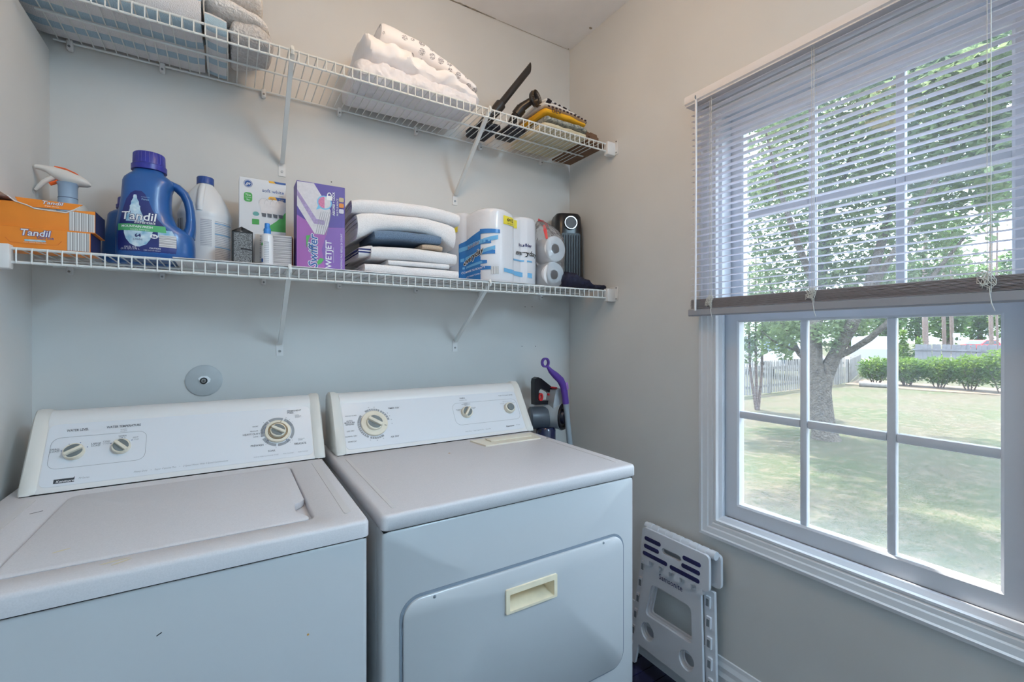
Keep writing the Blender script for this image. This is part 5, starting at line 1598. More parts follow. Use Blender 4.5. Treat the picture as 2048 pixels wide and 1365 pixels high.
# ------------------------------------------------------------------ upper shelf, left to right
ZS = ZU + 0.0022
STRT = stripes('blue_stripe_terry', [(0, (178, 204, 220)), (0.40, (232, 232, 236))], 0.086, 'UV', 0.95, 1, (420, 0.8, 0.004))
SHERPA = M('sherpa_fleece', (236, 234, 233), 0.95, var=(90, 0.08), bump=(140, 1.0, 0.008), spec=0.2)
SHERPG = M('sherpa_grey', (208, 206, 206), 0.95, var=(90, 0.10), bump=(140, 1.0, 0.008), spec=0.2)
tag(obj('beach_towel', nested_fold(-0.456, -0.064, 1.487, 1.762, ZS, ZS + 0.110, 4, 0.0, 0.0, 30, 0.004, 11.0), STRT), 'big folded blue and white striped towel on the upper shelf by the left wall', 'towel')
tag(obj('beach_towel', nested_fold(-0.440, -0.070, 1.500, 1.755, ZS + 0.113, ZS + 0.165, 2, 0.0, 0.0, 26, 0.004, 12.0), STRT), 'blue and white striped towel stacked on another striped towel', 'towel')
tag(obj('beach_towel', nested_fold(-0.058, -0.006, 1.500, 1.762, ZS, ZS + 0.052, 2, 0.0, -0.004, 8, 0.004, 13.0), STRT), 'narrow striped towel end squeezed beside the fleece blanket', 'towel')
tag(obj('fleece_blanket', pillow(0.000, 0.112, lambda x: (1.500 + max(0, x - 0.06) * 0.15, 1.725 - 0.9 * max(0, x - 0.03)), lambda x: (ZS, ZS + 0.062 - 0.26 * max(0, x - 0.06)), 20, 30, 3.0, 0.006, 24, 2.0, 0.12), SHERPG), 'grey underside fold of a fleece blanket hanging near the shelf strut', 'blanket')
tag(obj('fleece_blanket', pillow(-0.058, 0.104, lambda x: (1.494 + max(0, x - 0.04) * 0.3, 1.74), lambda x: (ZS + 0.056 + 0.010 * math.exp(-((x + 0.05) / 0.02) ** 2) - 0.26 * max(0, x - 0.06), ZS + 0.112 - 0.28 * max(0, x - 0.0)), 26, 30, 2.6, 0.007, 22, 5.0, 0.10), SHERPA), 'white fluffy fleece blanket beside the striped towels', 'blanket')
tag(obj('fleece_blanket', pillow(-0.050, 0.086, lambda x: (1.498, 1.70), lambda x: (ZS + 0.116 - 0.20 * max(0, x), ZS + 0.190 - 0.2 * max(0, x)), 22, 28, 2.6, 0.006, 22, 8.0, 0.10), SHERPA), 'topmost white fleece throw beside the striped towels', 'blanket')

# bedding pile
SHEETW = M('wrinkled_sheet', (230, 230, 236), 0.9, var=(12, 0.03), bump=(26, 0.9, 0.012), spec=0.2)
bz = lambda x: max(0.0, min(1.0, (x - 0.34) / 0.45))
tag(obj('fitted_sheet', pillow(0.345, 0.785, lambda x: (1.492 + 0.02 * (1 - bz(x)), 1.765 - 0.03 * bz(x)), lambda x: (ZS, ZS + 0.072 - 0.034 * bz(x) ** 2), 56, 40, 5, 0.005, 22, 21.0, 0.05, 0.006, 60).warp(lambda x, y, z: (x, y, z + (0.004 * max(0, 1 - abs(nz(x * 0.4, y * 2.2, z, 16, 1, 5)) * 5) if z < ZS + 0.02 else 0))), SHEETW), 'wrinkled white sheet set at the bottom of the bedding pile', 'bed sheet')
PUFF = M('puffy_sheet', (244, 243, 246), 0.85, var=(10, 0.02), bump=(9, 0.5, 0.012), spec=0.2)
tag(obj('duvet_cover', pillow(0.362, 0.792, lambda x: (1.490, 1.76), lambda x: (ZS + 0.070 - 0.040 * bz(x) ** 2 - 0.012 * bz(x), ZS + 0.150 - 0.014 * bz(x) - 0.072 * bz(x) ** 2.2), 60, 44, 2.8, 0.013, 12, 31.0, 0.06, 0.009, 30).warp(lambda x, y, z: (x, y - 0.010 * max(0, 1 - abs(nz(x * 1.0, y * 0.3, z * 0.8, 11, 1, 3)) * 5), z - 0.008 * max(0, 1 - abs(nz(x, y * 0.5, z, 13, 1, 9)) * 5))), PUFF), 'plain puffy white cover in the middle of the bedding pile', 'bed cover')


def motif():
    """white cotton with rows of small grey snowflakes"""
    m = bpy.data.materials.new('snowflake_cotton')
    m.use_nodes = True
    nt = m.node_tree
    b = nt.nodes['Principled BSDF']
    b.inputs['Roughness'].default_value = 0.9
    tc = nt.nodes.new('ShaderNodeTexCoord')
    vo = nt.nodes.new('ShaderNodeTexVoronoi')
    vo.voronoi_dimensions = '3D'
    vo.inputs['Scale'].default_value = 30
    vo.inputs['Randomness'].default_value = 0.35
    nt.links.new(tc.outputs['Object'], vo.inputs['Vector'])
    wv = nt.nodes.new('ShaderNodeTexNoise')
    wv.inputs['Scale'].default_value = 330
    nt.links.new(tc.outputs['Object'], wv.inputs['Vector'])
    lt = nt.nodes.new('ShaderNodeMath')
    lt.operation = 'LESS_THAN'
    lt.inputs[1].default_value = 0.34
    nt.links.new(vo.outputs['Distance'], lt.inputs[0])
    g = nt.nodes.new('ShaderNodeMath')
    g.operation = 'GREATER_THAN'
    g.inputs[1].default_value = 0.47
    nt.links.new(wv.outputs['Fac'], g.inputs[0])
    mu = nt.nodes.new('ShaderNodeMath')
    mu.operation = 'MULTIPLY'
    nt.links.new(lt.outputs[0], mu.inputs[0])
    nt.links.new(g.outputs[0], mu.inputs[1])
    mx = nt.nodes.new('ShaderNodeMix')
    mx.data_type = 'RGBA'
    mx.inputs['A'].default_value = lin((242, 241, 244))
    mx.inputs['B'].default_value = lin((158, 158, 164))
    nt.links.new(mu.outputs[0], mx.inputs['Factor'])
    nt.links.new(mx.outputs['Result'], b.inputs['Base Color'])
    return m


SNOW = motif()
sl = lambda x: (x - 0.43) / 0.35
tag(obj('patterned_sheet', pillow(0.425, 0.785, lambda x: (1.520 - 0.02 * sl(x), 1.74), lambda x: (ZS + 0.148 - 0.030 * sl(x) - 0.060 * max(0, sl(x)) ** 2, ZS + 0.222 - 0.062 * max(0, sl(x)) - 0.080 * max(0, sl(x)) ** 2.5), 50, 38, 3.6, 0.006, 12, 41.0, 0.04), SNOW), 'white sheet with grey snowflake motifs on top of the bedding pile', 'bed sheet')

# vacuum tools
VBLK = M('tool_black', (38, 34, 34), 0.32, var=(20, 0.1))
VNAV = M('tool_navy', (22, 24, 40), 0.4, var=(20, 0.1))
ct = thing('crevice_tool', 'long black crevice tool pointing up from the upper shelf', 'vacuum tool', (0.90, 1.60, ZS))
V3 = Vector
a_, b_ = V3((0.905, 1.565, 2.198)), V3((1.042, 1.545, 2.386))
d_ = (b_ - a_).normalized()
side = d_.cross(V3((0, 1, 0))).normalized()
dep = side.cross(d_)


def oval(p, w, h, n=18):
    return [p + side * w * math.cos(2 * PI * k / n) + dep * h * math.sin(2 * PI * k / n) for k in range(n)]


tip = [p + d_ * (0.016 * ((p - b_).dot(side) / 0.0125)) for p in oval(b_, 0.0135, 0.011)]
nzl = obj('nozzle', MB().loft([oval(a_, 0.0150, 0.0145), oval(a_ + d_ * 0.03, 0.0142, 0.013), oval(a_ + d_ * 0.12, 0.0138, 0.0115), tip]), VBLK, ct)
inn = [p + (b_ - p) * 0.25 + d_ * 0.0006 for p in tip]
obj('mouth', MB().add([tuple(p) for p in inn], [tuple(range(18))]), M('mouth_slate', (40, 48, 66), 0.5), nzl, smooth=False)
obj('collar', MB().loft([oval(a_ - d_ * 0.052, 0.018, 0.018), oval(a_ - d_ * 0.010, 0.021, 0.021), oval(a_ + d_ * 0.016, 0.0215, 0.0215), oval(a_ + d_ * 0.020, 0.017, 0.017)]), VBLK, ct)
obj('elbow', MB().tube([a_ - d_ * 0.045, a_ - d_ * 0.062 + V3((0.0, 0.006, -0.002)), V3((0.872, 1.60, 2.156)), V3((0.874, 1.66, 2.152)), V3((0.885, 1.70, 2.150))], [0.018, 0.019, 0.020, 0.0165, 0.0145], 14), VBLK, ct)
obj('flat_head', MB().rbox(0.850, 0.945, 1.610, 1.752, ZS, ZS + 0.024, 0.009, 3), VNAV, ct)
obj('pivot_knob', MB().rbox(0.853, 0.878, 1.712, 1.756, ZS + 0.024, ZS + 0.034, 0.004, 2), VNAV, ct)

br = thing('dusting_brush', 'black round dusting brush tool with bristles, beside the crevice tool', 'vacuum tool', (1.00, 1.60, ZS))
hb2 = V3((1.040, 1.515, 2.243))
hn = V3((0.40, -0.90, 0.12)).normalized()
obj('neck', MB().tube([V3((0.985, 1.60, ZS + 0.026)), V3((0.990, 1.575, 2.186)), V3((1.010, 1.555, 2.222)), hb2 - hn * 0.012], [0.018, 0.0185, 0.0175, 0.014], 14), VBLK, br)
obj('neck_collar', MB().cyl(V3((0.992, 1.570, 2.192)), V3((1.008, 1.557, 2.217)), 0.0212, n=18), VBLK, br)
ru, rv = hn.orthogonal().normalized(), None
rv = hn.cross(ru)
hd_ = obj('brush_ring', MB().lathe([(0.012, -0.014), (0.029, -0.004), (0.033, 0.006), (0.030, 0.010), (0.022, 0.008), (0.019, 0.0), (0.012, -0.014)], tuple(hb2), 32, tuple(hn)), VBLK, br)
for k in range(44):
    a = 2 * PI * k / 44
    p = hb2 + (ru * math.cos(a) + rv * math.sin(a)) * 0.0275 + hn * 0.006
    obj('bristle_tuft', MB().cyl(p, p + (ru * math.cos(a) + rv * math.sin(a)) * 0.003 + hn * 0.013, 0.0016, n=5), M('bristle', (90, 76, 60), 0.8), hd_)
obj('flat_base', MB().rbox(0.962, 1.044, 1.575, 1.70, ZS, ZS + 0.022, 0.008, 3), VNAV, br)

# folded shirts
CREAMC = M('cream_cotton', (214, 204, 176), 0.92, var=(20, 0.05), bump=(30, 0.7, 0.006), spec=0.2)
GREYPT = M('grey_pattern_cotton', (190, 190, 176), 0.92, var=(110, 0.6), hue=(96, 104, 110), bump=(40, 0.5, 0.004), spec=0.2)
YELC = M('yellow_cotton', (236, 176, 48), 0.92, var=(16, 0.05), bump=(40, 0.5, 0.004), spec=0.2)
WHC = M('plain_white_cotton', (224, 220, 216), 0.92, var=(16, 0.03), bump=(40, 0.4, 0.004), spec=0.2)
BWC = stripes('black_white_print', [(0, (226, 226, 228)), (0.12, (40, 34, 44)), (0.30, (226, 226, 228)), (0.38, (40, 34, 44)), (0.58, (226, 226, 228)), (0.70, (40, 34, 44)), (0.80, (226, 226, 228)), (0.90, (40, 34, 44))], 0.105, 'Object', 0.92, 0)
q_ = lambda x: max(0.0, min(1.0, (x - 1.03) / 0.27))
tag(obj('folded_shirt', pillow(1.070, 1.300, lambda x: (1.487, 1.755), lambda x: (ZS, ZS + 0.026), 40, 30, 4, 0.002, 30, 51.0, 0.05), CREAMC), 'cream folded shirt at the bottom of the shirt pile', 'shirt')
tag(obj('folded_shirt', pillow(1.078, 1.304, lambda x: (1.484, 1.71), lambda x: (ZS + 0.027, ZS + 0.052 - 0.004 * q_(x)), 40, 30, 4, 0.003, 30, 52.0, 0.05), GREYPT), 'grey patterned folded shirt under the yellow one', 'shirt')
ys = thing('folded_shirt', 'yellow shirt with dark lettering in the middle of the shirt pile', 'shirt', (1.17, 1.59, ZS + 0.05))
obj('cloth', pillow(1.066, 1.294, lambda x: (1.482, 1.70), lambda x: (ZS + 0.053 - 0.004 * q_(x), ZS + 0.076 + 0.010 * math.sin(PI * q_(x)) - 0.012 * q_(x)), 40, 30, 3.5, 0.003, 24, 53.0, 0.06), YELC, ys)
DKI = M('dark_maroon_ink', (58, 40, 48), 0.8)
txt('DEV', 0.022, DKI, ys, frame((1.125, 1.4765, ZS + 0.0665), (1, 0, 0), (0, 0.1, 1)), bold=0.02, sx=1.2)
for k in range(11):
    xk = 1.082 + 0.019 * k
    obj('ink_dash', MB().rbox(xk, xk + 0.011, 1.4755, 1.4785, ZS + 0.078 + 0.009 * math.sin(PI * q_(xk)) - 0.012 * q_(xk) - 0.004, ZS + 0.078 + 0.009 * math.sin(PI * q_(xk)) - 0.012 * q_(xk) + 0.003, 0.001, 1), DKI, ys)
tag(obj('folded_shirt', pillow(1.062, 1.302, lambda x: (1.483, 1.70), lambda x: (ZS + 0.079 + 0.010 * math.sin(PI * q_(x)) - 0.014 * q_(x), ZS + 0.100 + 0.012 * math.sin(PI * q_(x)) - 0.020 * q_(x)), 40, 30, 3.2, 0.004, 20, 54.0, 0.06), WHC), 'plain white folded shirt just below the black and white one', 'shirt')
tag(obj('folded_shirt', pillow(1.082, 1.308, lambda x: (1.486, 1.69), lambda x: (ZS + 0.104 + 0.010 * math.sin(PI * q_(x)) - 0.032 * q_(x), ZS + 0.142 - 0.064 * q_(x)), 40, 30, 2.8, 0.004, 20, 55.0, 0.07), BWC), 'topmost folded shirt with bold black and white print', 'shirt')

# brown board at the right end
BRN1 = M('brown_board', (120, 90, 68), 0.75, var=(30, 0.15))
bb = thing('brown_bracket', 'brown painted board piece with notches at the right end of the upper shelf', 'board', (1.37, 1.63, ZS))
obj('base_board', MB().rbox(1.312, 1.426, 1.500, 1.760, ZS, ZS + 0.007, 0.0015, 1), BRN1, bb, smooth=False)
v_, f_ = holed([[(0, 0), (0.078, 0), (0.078, 0.040), (0.070, 0.043), (0.068, 0.052), (0.030, 0.056), (0.026, 0.048), (0.018, 0.055), (0.004, 0.055), (0, 0.043)], circle2(0.022, 0.034, 0.0035, 8), circle2(0.055, 0.028, 0.0035, 8)], 0.012)
obj('upright_board', MB().add(v_, f_).xf(frame((1.330, 1.545, ZS + 0.007), (1, 0, 0), (0, 0, 1))), BRN1, bb, smooth=False)
obj('end_board', MB().rbox(1.330, 1.342, 1.553, 1.70, ZS + 0.007, ZS + 0.036, 0.001, 1), BRN1, bb, smooth=False)

# ------------------------------------------------------------------ stick vacuum and mop behind the dryer
VGR = M('vac_silver', (172, 180, 186), 0.32, 0.15, var=(14, 0.05))
VDG = M('vac_dark_grey', (78, 86, 96), 0.35, var=(14, 0.1))
VRED = M('vac_red', (214, 40, 46), 0.4)
VDN = M('vac_black', (20, 22, 30), 0.32, var=(14, 0.1))
sv = thing('stick_vacuum', 'grey and black stick vacuum with red trigger standing behind the dryer', 'vacuum cleaner', (1.24, 1.70, 0))
v_, f_ = holed([[(-0.004, 0.0), (0.086, -0.004), (0.097, 0.010), (0.096, 0.062), (0.090, 0.074), (0.030, 0.116), (0.014, 0.122), (-0.002, 0.116), (-0.006, 0.100)], [(0.012, 0.016), (0.080, 0.014), (0.082, 0.044), (0.074, 0.052), (0.030, 0.072), (0.018, 0.060)]], 0.030)
hdl = obj('handle', MB().add(v_, f_).xf(frame((1.157, 1.685, 0.988), (1, 0, 0), (0, 0, 1))), VDN, sv, smooth=False)
obj('trigger', MB().ringprism(circle2(1.190, 1.020, 0.0125, 18, 0.018), circle2(1.190, 1.020, 0.007, 18, 0.011), 'y', 1.675, 1.690), VRED, hdl)
obj('latch', MB().rbox(1.226, 1.238, 1.668, 1.682, 1.024, 1.034, 0.003, 2), VRED, hdl)
obj('battery', MB().lathe([(0, 0), (0.044, 0), (0.050, 0.006), (0.050, 0.080), (0.046, 0.086), (0, 0.086)], (1.146, 1.705, 0.926), 28, (0.93, -0.36, 0)), VDG, sv)
ax_ = V3((0.50, -0.866, 0)).normalized()
mc = V3((1.276, 1.622, 0.932)) - ax_ * 0.090
obj('motor_housing', MB().lathe([(0, 0), (0.050, 0), (0.0555, 0.006), (0.0575, 0.082), (0, 0.082)], tuple(mc), 32, tuple(ax_)), VGR, sv)
rim = obj('filter_rim', MB().lathe([(0, 0.082), (0.0595, 0.082), (0.0605, 0.086), (0.0585, 0.092), (0.049, 0.093), (0.046, 0.086), (0, 0.086)], tuple(mc), 32, tuple(ax_)), VDN, sv)
obj('silver_hoop', MB().lathe([(0.0598, 0.0805), (0.0620, 0.0805), (0.0620, 0.0845), (0.0598, 0.0845), (0.0598, 0.0805)], tuple(mc), 32, tuple(ax_)), VGR, rim)
obj('filter_cap', MB().lathe([(0, 0.086), (0.034, 0.086), (0.030, 0.098), (0.014, 0.102), (0, 0.102)], tuple(mc), 24, tuple(ax_)), M('filter_navy', (26, 28, 44), 0.35), rim)
obj('shoulder', MB().loft([[(1.224, y, z) for y, z in ((1.63, 0.965), (1.69, 0.965), (1.69, 0.99), (1.63, 0.99))], [(1.236, y, z) for y, z in ((1.625, 0.95), (1.69, 0.95), (1.69, 1.052), (1.625, 1.052))], [(1.262, y, z) for y, z in ((1.625, 0.95), (1.69, 0.95), (1.69, 1.060), (1.625, 1.060))], [(1.282, y, z) for y, z in ((1.63, 0.95), (1.685, 0.95), (1.685, 1.030), (1.63, 1.030))]]), VGR, sv)
obj('dark_spine', MB().loft([[(1.283, y, z) for y, z in ((1.632, 0.95), (1.683, 0.95), (1.683, 1.028), (1.632, 1.028))], [(1.300, y, z) for y, z in ((1.640, 0.95), (1.678, 0.95), (1.678, 1.010), (1.640, 1.010))]]), VDN, sv)
obj('red_button', MB().rbox(1.238, 1.256, 1.640, 1.676, 1.0575, 1.064, 0.003, 2), VRED, sv)
obj('dust_cup', MB().lathe([(0, 0), (0.040, 0), (0.044, 0.01), (0.044, 0.16), (0.036, 0.172), (0, 0.172)], (1.205, 1.66, 0.715), 28), M('cup_navy', (30, 38, 72), 0.2, coat=0.4), sv)
obj('cup_latch', MB().rbox(1.160, 1.186, 1.640, 1.652, 0.868, 0.884, 0.004, 2), VDN, sv)
obj('wand', MB().cyl((1.215, 1.70, 0.10), (1.220, 1.70, 0.70), 0.019, n=18), VDG, sv)
obj('floor_head', MB().rbox(1.10, 1.34, 1.64, 1.75, 0.0, 0.07, 0.02, 3), VDN, sv)

PUR = M('mop_purple', (92, 60, 152), 0.4, var=(20, 0.06))
POLE = M('mop_pole', (164, 178, 188), 0.35, 0.2, var=(20, 0.04))
mp = thing('spray_mop', 'floor mop with purple curved handle and grey pole leaning in the corner', 'mop', (1.34, 1.60, 0))
my_ = 1.60
K = my_ / 1.70
mpt = lambda x, z: (x * K, my_, 1.29 + (z - 1.29) * K)
ring_c = mpt(1.231, 1.172)
hnd = obj('handle', MB().tube([mpt(1.243, 1.154), mpt(1.262, 1.132), mpt(1.288, 1.112), mpt(1.318, 1.088), mpt(1.337, 1.055), mpt(1.344, 1.02), mpt(1.350, 0.975)], [0.006, 0.0115, 0.0155, 0.0165, 0.0155, 0.0145, 0.0145], 14), PUR, mp)
obj('hang_ring', MB().ringprism(circle2(ring_c[0], ring_c[2], 0.0200, 24, 0.0215), circle2(ring_c[0], ring_c[2], 0.0130, 24, 0.0140), 'y', my_ - 0.006, my_ + 0.006), PUR, hnd)
obj('grip_pad', MB().rbox(-0.006, 0.006, -0.016, 0.016, -0.002, 0.002, 0.0018, 2).xf(frame(Vector(mpt(1.341, 1.060)) + Vector((0.004, -0.0150, 0)), (1, 0, 0.2), (-0.2, 0, 1))), M('grip_lilac', (166, 120, 196), 0.5), hnd)
obj('pole', MB().tube([mpt(1.350, 0.978), mpt(1.372, 0.80), (1.352, 1.585, 0.40), (1.380, 1.55, 0.045)], 0.0125, 14), POLE, mp)
obj('mop_head', MB().rbox(1.24, 1.43, 1.50, 1.60, 0.0, 0.045, 0.012, 2), PUR, mp)

# ------------------------------------------------------------------ folding step stool against the right wall
SWH = M('stool_white', (214, 216, 222), 0.4, var=(12, 0.02))
SNV = M('stool_navy_grip', (34, 34, 84), 0.6, var=(260, 0.5))
ss = thing('step_stool', 'white folding plastic step stool with navy grip strips leaning under the window', 'step stool', (1.375, 1.11, 0))
lean = 0.05
xs = lambda z, o_=0.0: 1.366 + lean * z + o_


def sframe(o_=0.0):
    """plane facing the room; local x runs towards the camera side (-Y), local y up the stool"""
    e = Vector((lean, 0, 1)).normalized()
    return frame((xs(0) + o_, 0, 0), (0, -1, 0), e)


def spoly(polys, th, mat, name, par, o_=0.0, smooth=False):
    v_, f_ = holed([[(-y, z) for y, z in p] for p in polys], th)
    return obj(name, MB().add(v_, f_).xf(sframe(o_)), mat, par, smooth=smooth)


def rq(pts, r=0.012, n=4):
    """round the corners of an outline"""
    out = []
    m = len(pts)
    for i in range(m):
        p0, p1, p2 = Vector(pts[i - 1]), Vector(pts[i]), Vector(pts[(i + 1) % m])
        a, b = p1 + (p0 - p1).normalized() * r, p1 + (p2 - p1).normalized() * r
        for k in range(n + 1):
            t = k / n
            out.append(tuple(a * (1 - t) ** 2 + p1 * 2 * t * (1 - t) + b * t * t))
    return out


wind = rq([(1.200, 0.350), (1.026, 0.350), (1.016, 0.225), (1.226, 0.223)], 0.018)
body = rq([(1.232, 0.432), (0.990, 0.432), (0.962, 0.0), (0.995, 0.0), (1.022, 0.090), (1.254, 0.094), (1.268, 0.012), (1.292, 0.012)], 0.006)
bd = spoly([body, wind, circle2(1.2125, 0.1640, 0.031, 20, 0.034), circle2(1.0370, 0.1600, 0.031, 20, 0.034)], 0.010, SWH, 'front_panel', ss, -0.012)
# inner steps of the window and of the round holes
for sc_, dp in ((0.93, 0.002), (0.87, 0.012)):
    cy_, cz_ = 1.117, 0.287
    w2_ = [(cy_ + (y - cy_) * sc_, cz_ + (z - cz_) * sc_) for y, z in wind]
    spoly([wind, w2_], 0.007, SWH, 'window_rim', bd, dp - 0.006)
for cy_, cz_ in ((1.2125, 0.1640), (1.0370, 0.1600)):
    for sc_, dp in ((0.88, 0.0), (0.78, 0.009)):
        spoly([circle2(cy_, cz_, 0.031, 20, 0.034), circle2(cy_, cz_, 0.031 * sc_, 20, 0.034 * sc_)], 0.007, SWH, 'hole_rim', bd, dp - 0.006)
# hinged legs at both edges with their row of clips
for nm, pl_, d_ in (('side_leg', [(0.990, 0.430), (0.950, 0.428), (0.926, 0.0), (0.962, 0.0)], -1), ('side_leg', [(1.268, 0.425), (1.234, 0.430), (1.294, 0.012), (1.328, 0.006)], 1)):
    lg_ = spoly([rq(pl_, 0.004)], 0.012, SWH, nm, ss, 0.006)
    for k in range(6):
        z = 0.39 - 0.066 * k
        t = 1 - z / 0.43
        yc = (0.990 + (0.962 - 0.990) * t - 0.018) if d_ < 0 else (1.234 + 0.060 * t + 0.016)
        cl = spoly([roundrect(yc - 0.009, yc + 0.009, z - 0.020, z + 0.020, 0.003)], 0.010, SWH, 'hinge_clip', lg_, -0.003)
        spoly([roundrect(yc - 0.0055, yc + 0.0055, z - 0.012, z + 0.012, 0.001)], 0.001, GREYP, 'clip_slot', cl, -0.0082)
# folded step: two halves hanging from the top edge
step = rq([(1.240, 0.556), (0.952, 0.556), (0.948, 0.436), (1.246, 0.440)], 0.016)
grips = [((1.227, 1.151), 0.5185), ((1.229, 1.158), 0.489), ((1.234, 1.119), 0.4605), ((1.107, 0.984), 0.4585), ((1.054, 0.981), 0.514), ((1.058, 0.983), 0.486)]
hole = roundrect(1.062, 1.145, 0.492, 0.512, 0.009)
stp = spoly([step, hole], 0.012, SWH, 'step_top', ss, -0.026)
spoly([rq([(1.238, 0.556), (0.934, 0.556), (0.930, 0.444), (1.240, 0.446)], 0.016), hole], 0.012, SWH, 'step_back', ss, 0.012)
obj('hinge_bar', MB().cyl((xs(0.556, -0.008), 1.242, 0.556), (xs(0.556, -0.008), 0.945, 0.556), 0.0130, n=14), SWH, ss)
for k in range(9):
    yk = 1.228 - 0.0335 * k
    obj('hinge_knuckle', MB().cyl((xs(0.556, -0.008), yk, 0.556), (xs(0.556, -0.008), yk - 0.020, 0.556), 0.0145, n=14), SWH, ss)
for (ya, yb), z in grips:
    spoly([roundrect(yb, ya, z - 0.0075, z + 0.0075, 0.007)], 0.002, SNV, 'grip_strip', stp, -0.0325)
for k in range(6):
    yk = 1.215 - 0.046 * k
    spoly([rq([(yk + 0.013, 0.418), (yk - 0.013, 0.418), (yk - 0.011, 0.444), (yk + 0.011, 0.444)], 0.003)], 0.014, SWH, 'pivot_tab', stp, -0.0245)
txt('Samsonite', 0.0275, M('stool_navy_print', (40, 42, 92), 0.5), ss, sframe(-0.0175) @ Matrix.Translation((-1.114, 0.3935, 0)), bold=0.005, sx=0.93)
# ------------------------------------------------------------------ outdoors
random.seed(11)
GRASSM = bpy.data.materials.new('lawn')
GRASSM.use_nodes = True
_nt = GRASSM.node_tree
_b = _nt.nodes['Principled BSDF']
_b.inputs['Roughness'].default_value = 0.95
_b.inputs['Specular IOR Level'].default_value = 0.1
_tc = _nt.nodes.new('ShaderNodeTexCoord')
_prev = None
for sc_, lo_, hi_, ca, cb_ in ((0.55, 0.40, 0.62, (86, 81, 71), (68, 78, 56)), (6.0, 0.48, 0.66, None, (106, 98, 86)), (24.0, 0.50, 0.66, None, (44, 60, 34)), (70.0, 0.52, 0.64, None, (112, 106, 90))):
    n_ = _nt.nodes.new('ShaderNodeTexNoise')
    n_.inputs['Scale'].default_value = sc_
    n_.inputs['Detail'].default_value = 5
    _nt.links.new(_tc.outputs['Object'], n_.inputs['Vector'])
    r_ = _nt.nodes.new('ShaderNodeMapRange')
    r_.inputs['From Min'].default_value = lo_
    r_.inputs['From Max'].default_value = hi_
    r_.inputs['To Max'].default_value = 1.0 if ca else 0.85
    _nt.links.new(n_.outputs['Fac'], r_.inputs['Value'])
    x_ = _nt.nodes.new('ShaderNodeMix')
    x_.data_type = 'RGBA'
    _nt.links.new(r_.outputs['Result'], x_.inputs['Factor'])
    if ca:
        x_.inputs['A'].default_value = lin(ca)
    else:
        _nt.links.new(_prev.outputs['Result'], x_.inputs['A'])
    x_.inputs['B'].default_value = lin(cb_)
    _prev = x_
_nt.links.new(_prev.outputs['Result'], _b.inputs['Base Color'])
MATS['lawn'] = GRASSM
gnd = MB()
NXg, NYg = 60, 60
gv = []
for i in range(NXg + 1):
    for j in range(NYg + 1):
        x = -60 + 220 * (i / NXg)
        y = -80 + 160 * (j / NYg)
        gv.append((x, y, GZ))
gnd.add(gv, [(i * (NYg + 1) + j, (i + 1) * (NYg + 1) + j, (i + 1) * (NYg + 1) + j + 1, i * (NYg + 1) + j + 1) for i in range(NXg) for j in range(NYg)])
tag(obj('lawn', gnd, GRASSM, smooth=False), 'sunlit patchy lawn outside the window', 'lawn')['kind'] = 'structure'
LEAF = {}


def leafmat(name, rgb, hue):
    m = M(name, rgb, 0.7, var=(1.7, 0.4), hue=hue, spec=0.2)
    nt = m.node_tree
    b = nt.nodes['Principled BSDF']
    out = [n for n in nt.nodes if n.type == 'OUTPUT_MATERIAL'][0]
    tl = nt.nodes.new('ShaderNodeBsdfTranslucent')
    mxn = [n for n in nt.nodes if n.type == 'MIX'][0]
    nt.links.new(mxn.outputs['Result'], tl.inputs['Color'])
    ms = nt.nodes.new('ShaderNodeMixShader')
    ms.inputs['Fac'].default_value = 0.45
    nt.links.new(b.outputs[0], ms.inputs[1])
    nt.links.new(tl.outputs[0], ms.inputs[2])
    nt.links.new(ms.outputs[0], out.inputs[0])
    return m


LF1 = leafmat('oak_leaf', (116, 136, 104), (146, 164, 118))
LF2 = leafmat('hedge_leaf', (72, 108, 46), (116, 140, 52))
LF3 = leafmat('far_leaf', (92, 124, 70), (116, 146, 80))
BARK = M('bark', (98, 92, 86), 0.95, var=(14, 0.35), bump=(30, 1.0, 0.05), spec=0.1)
BARKD = M('pine_bark', (112, 98, 92), 0.95, var=(8, 0.25), bump=(20, 1.0, 0.05), spec=0.1)


def leaves(blobs, n, size, flatn=0.6):
    """leaf quads scattered in ellipsoids (cx,cy,cz,rx,ry,rz,weight)"""
    vs_, fs_ = [], []
    tot = sum(b[6] for b in blobs)
    for b in blobs:
        m = int(n * b[6] / tot)
        for _ in range(m):
            while True:
                u, v, w = random.uniform(-1, 1), random.uniform(-1, 1), random.uniform(-1, 1)
                if u * u + v * v + w * w <= 1:
                    break
            p = Vector((b[0] + u * b[3], b[1] + v * b[4], b[2] + w * b[5]))
            s = size * random.uniform(0.6, 1.3)
            d = Vector((random.uniform(-1, 1), random.uniform(-1, 1), random.uniform(-flatn, flatn))).normalized()
            e = d.cross(Vector((random.uniform(-0.5, 0.5), random.uniform(-0.5, 0.5), 1))).normalized()
            f = d.cross(e)
            o = len(vs_)
            vs_ += [p, p + d * s * 0.5 + e * s * 0.32 + f * s * 0.08, p + d * s, p + d * s * 0.5 - e * s * 0.32 + f * s * 0.08]
            fs_.append((o, o + 1, o + 2, o + 3))
    me = bpy.data.meshes.new('leaves')
    me.from_pydata([tuple(v) for v in vs_], [], fs_)
    return me


def leafobj(me, mat, parent):
    base = WL[parent]
    for v in me.vertices:
        v.co = v.co - base
    o = obj('foliage', me, mat, parent)
    o['kind'] = 'stuff'
    return o


# ---- the big yard tree
tb = Vector((8.80, 3.98, GZ))
tr = thing('yard_tree', 'large forked tree with grey bark in the yard', 'tree', tuple(tb))
yaw_ = math.radians(31.744)
AX = Vector((math.sin(yaw_), math.cos(yaw_), 0))
RX = Vector((math.cos(yaw_), -math.sin(yaw_), 0))


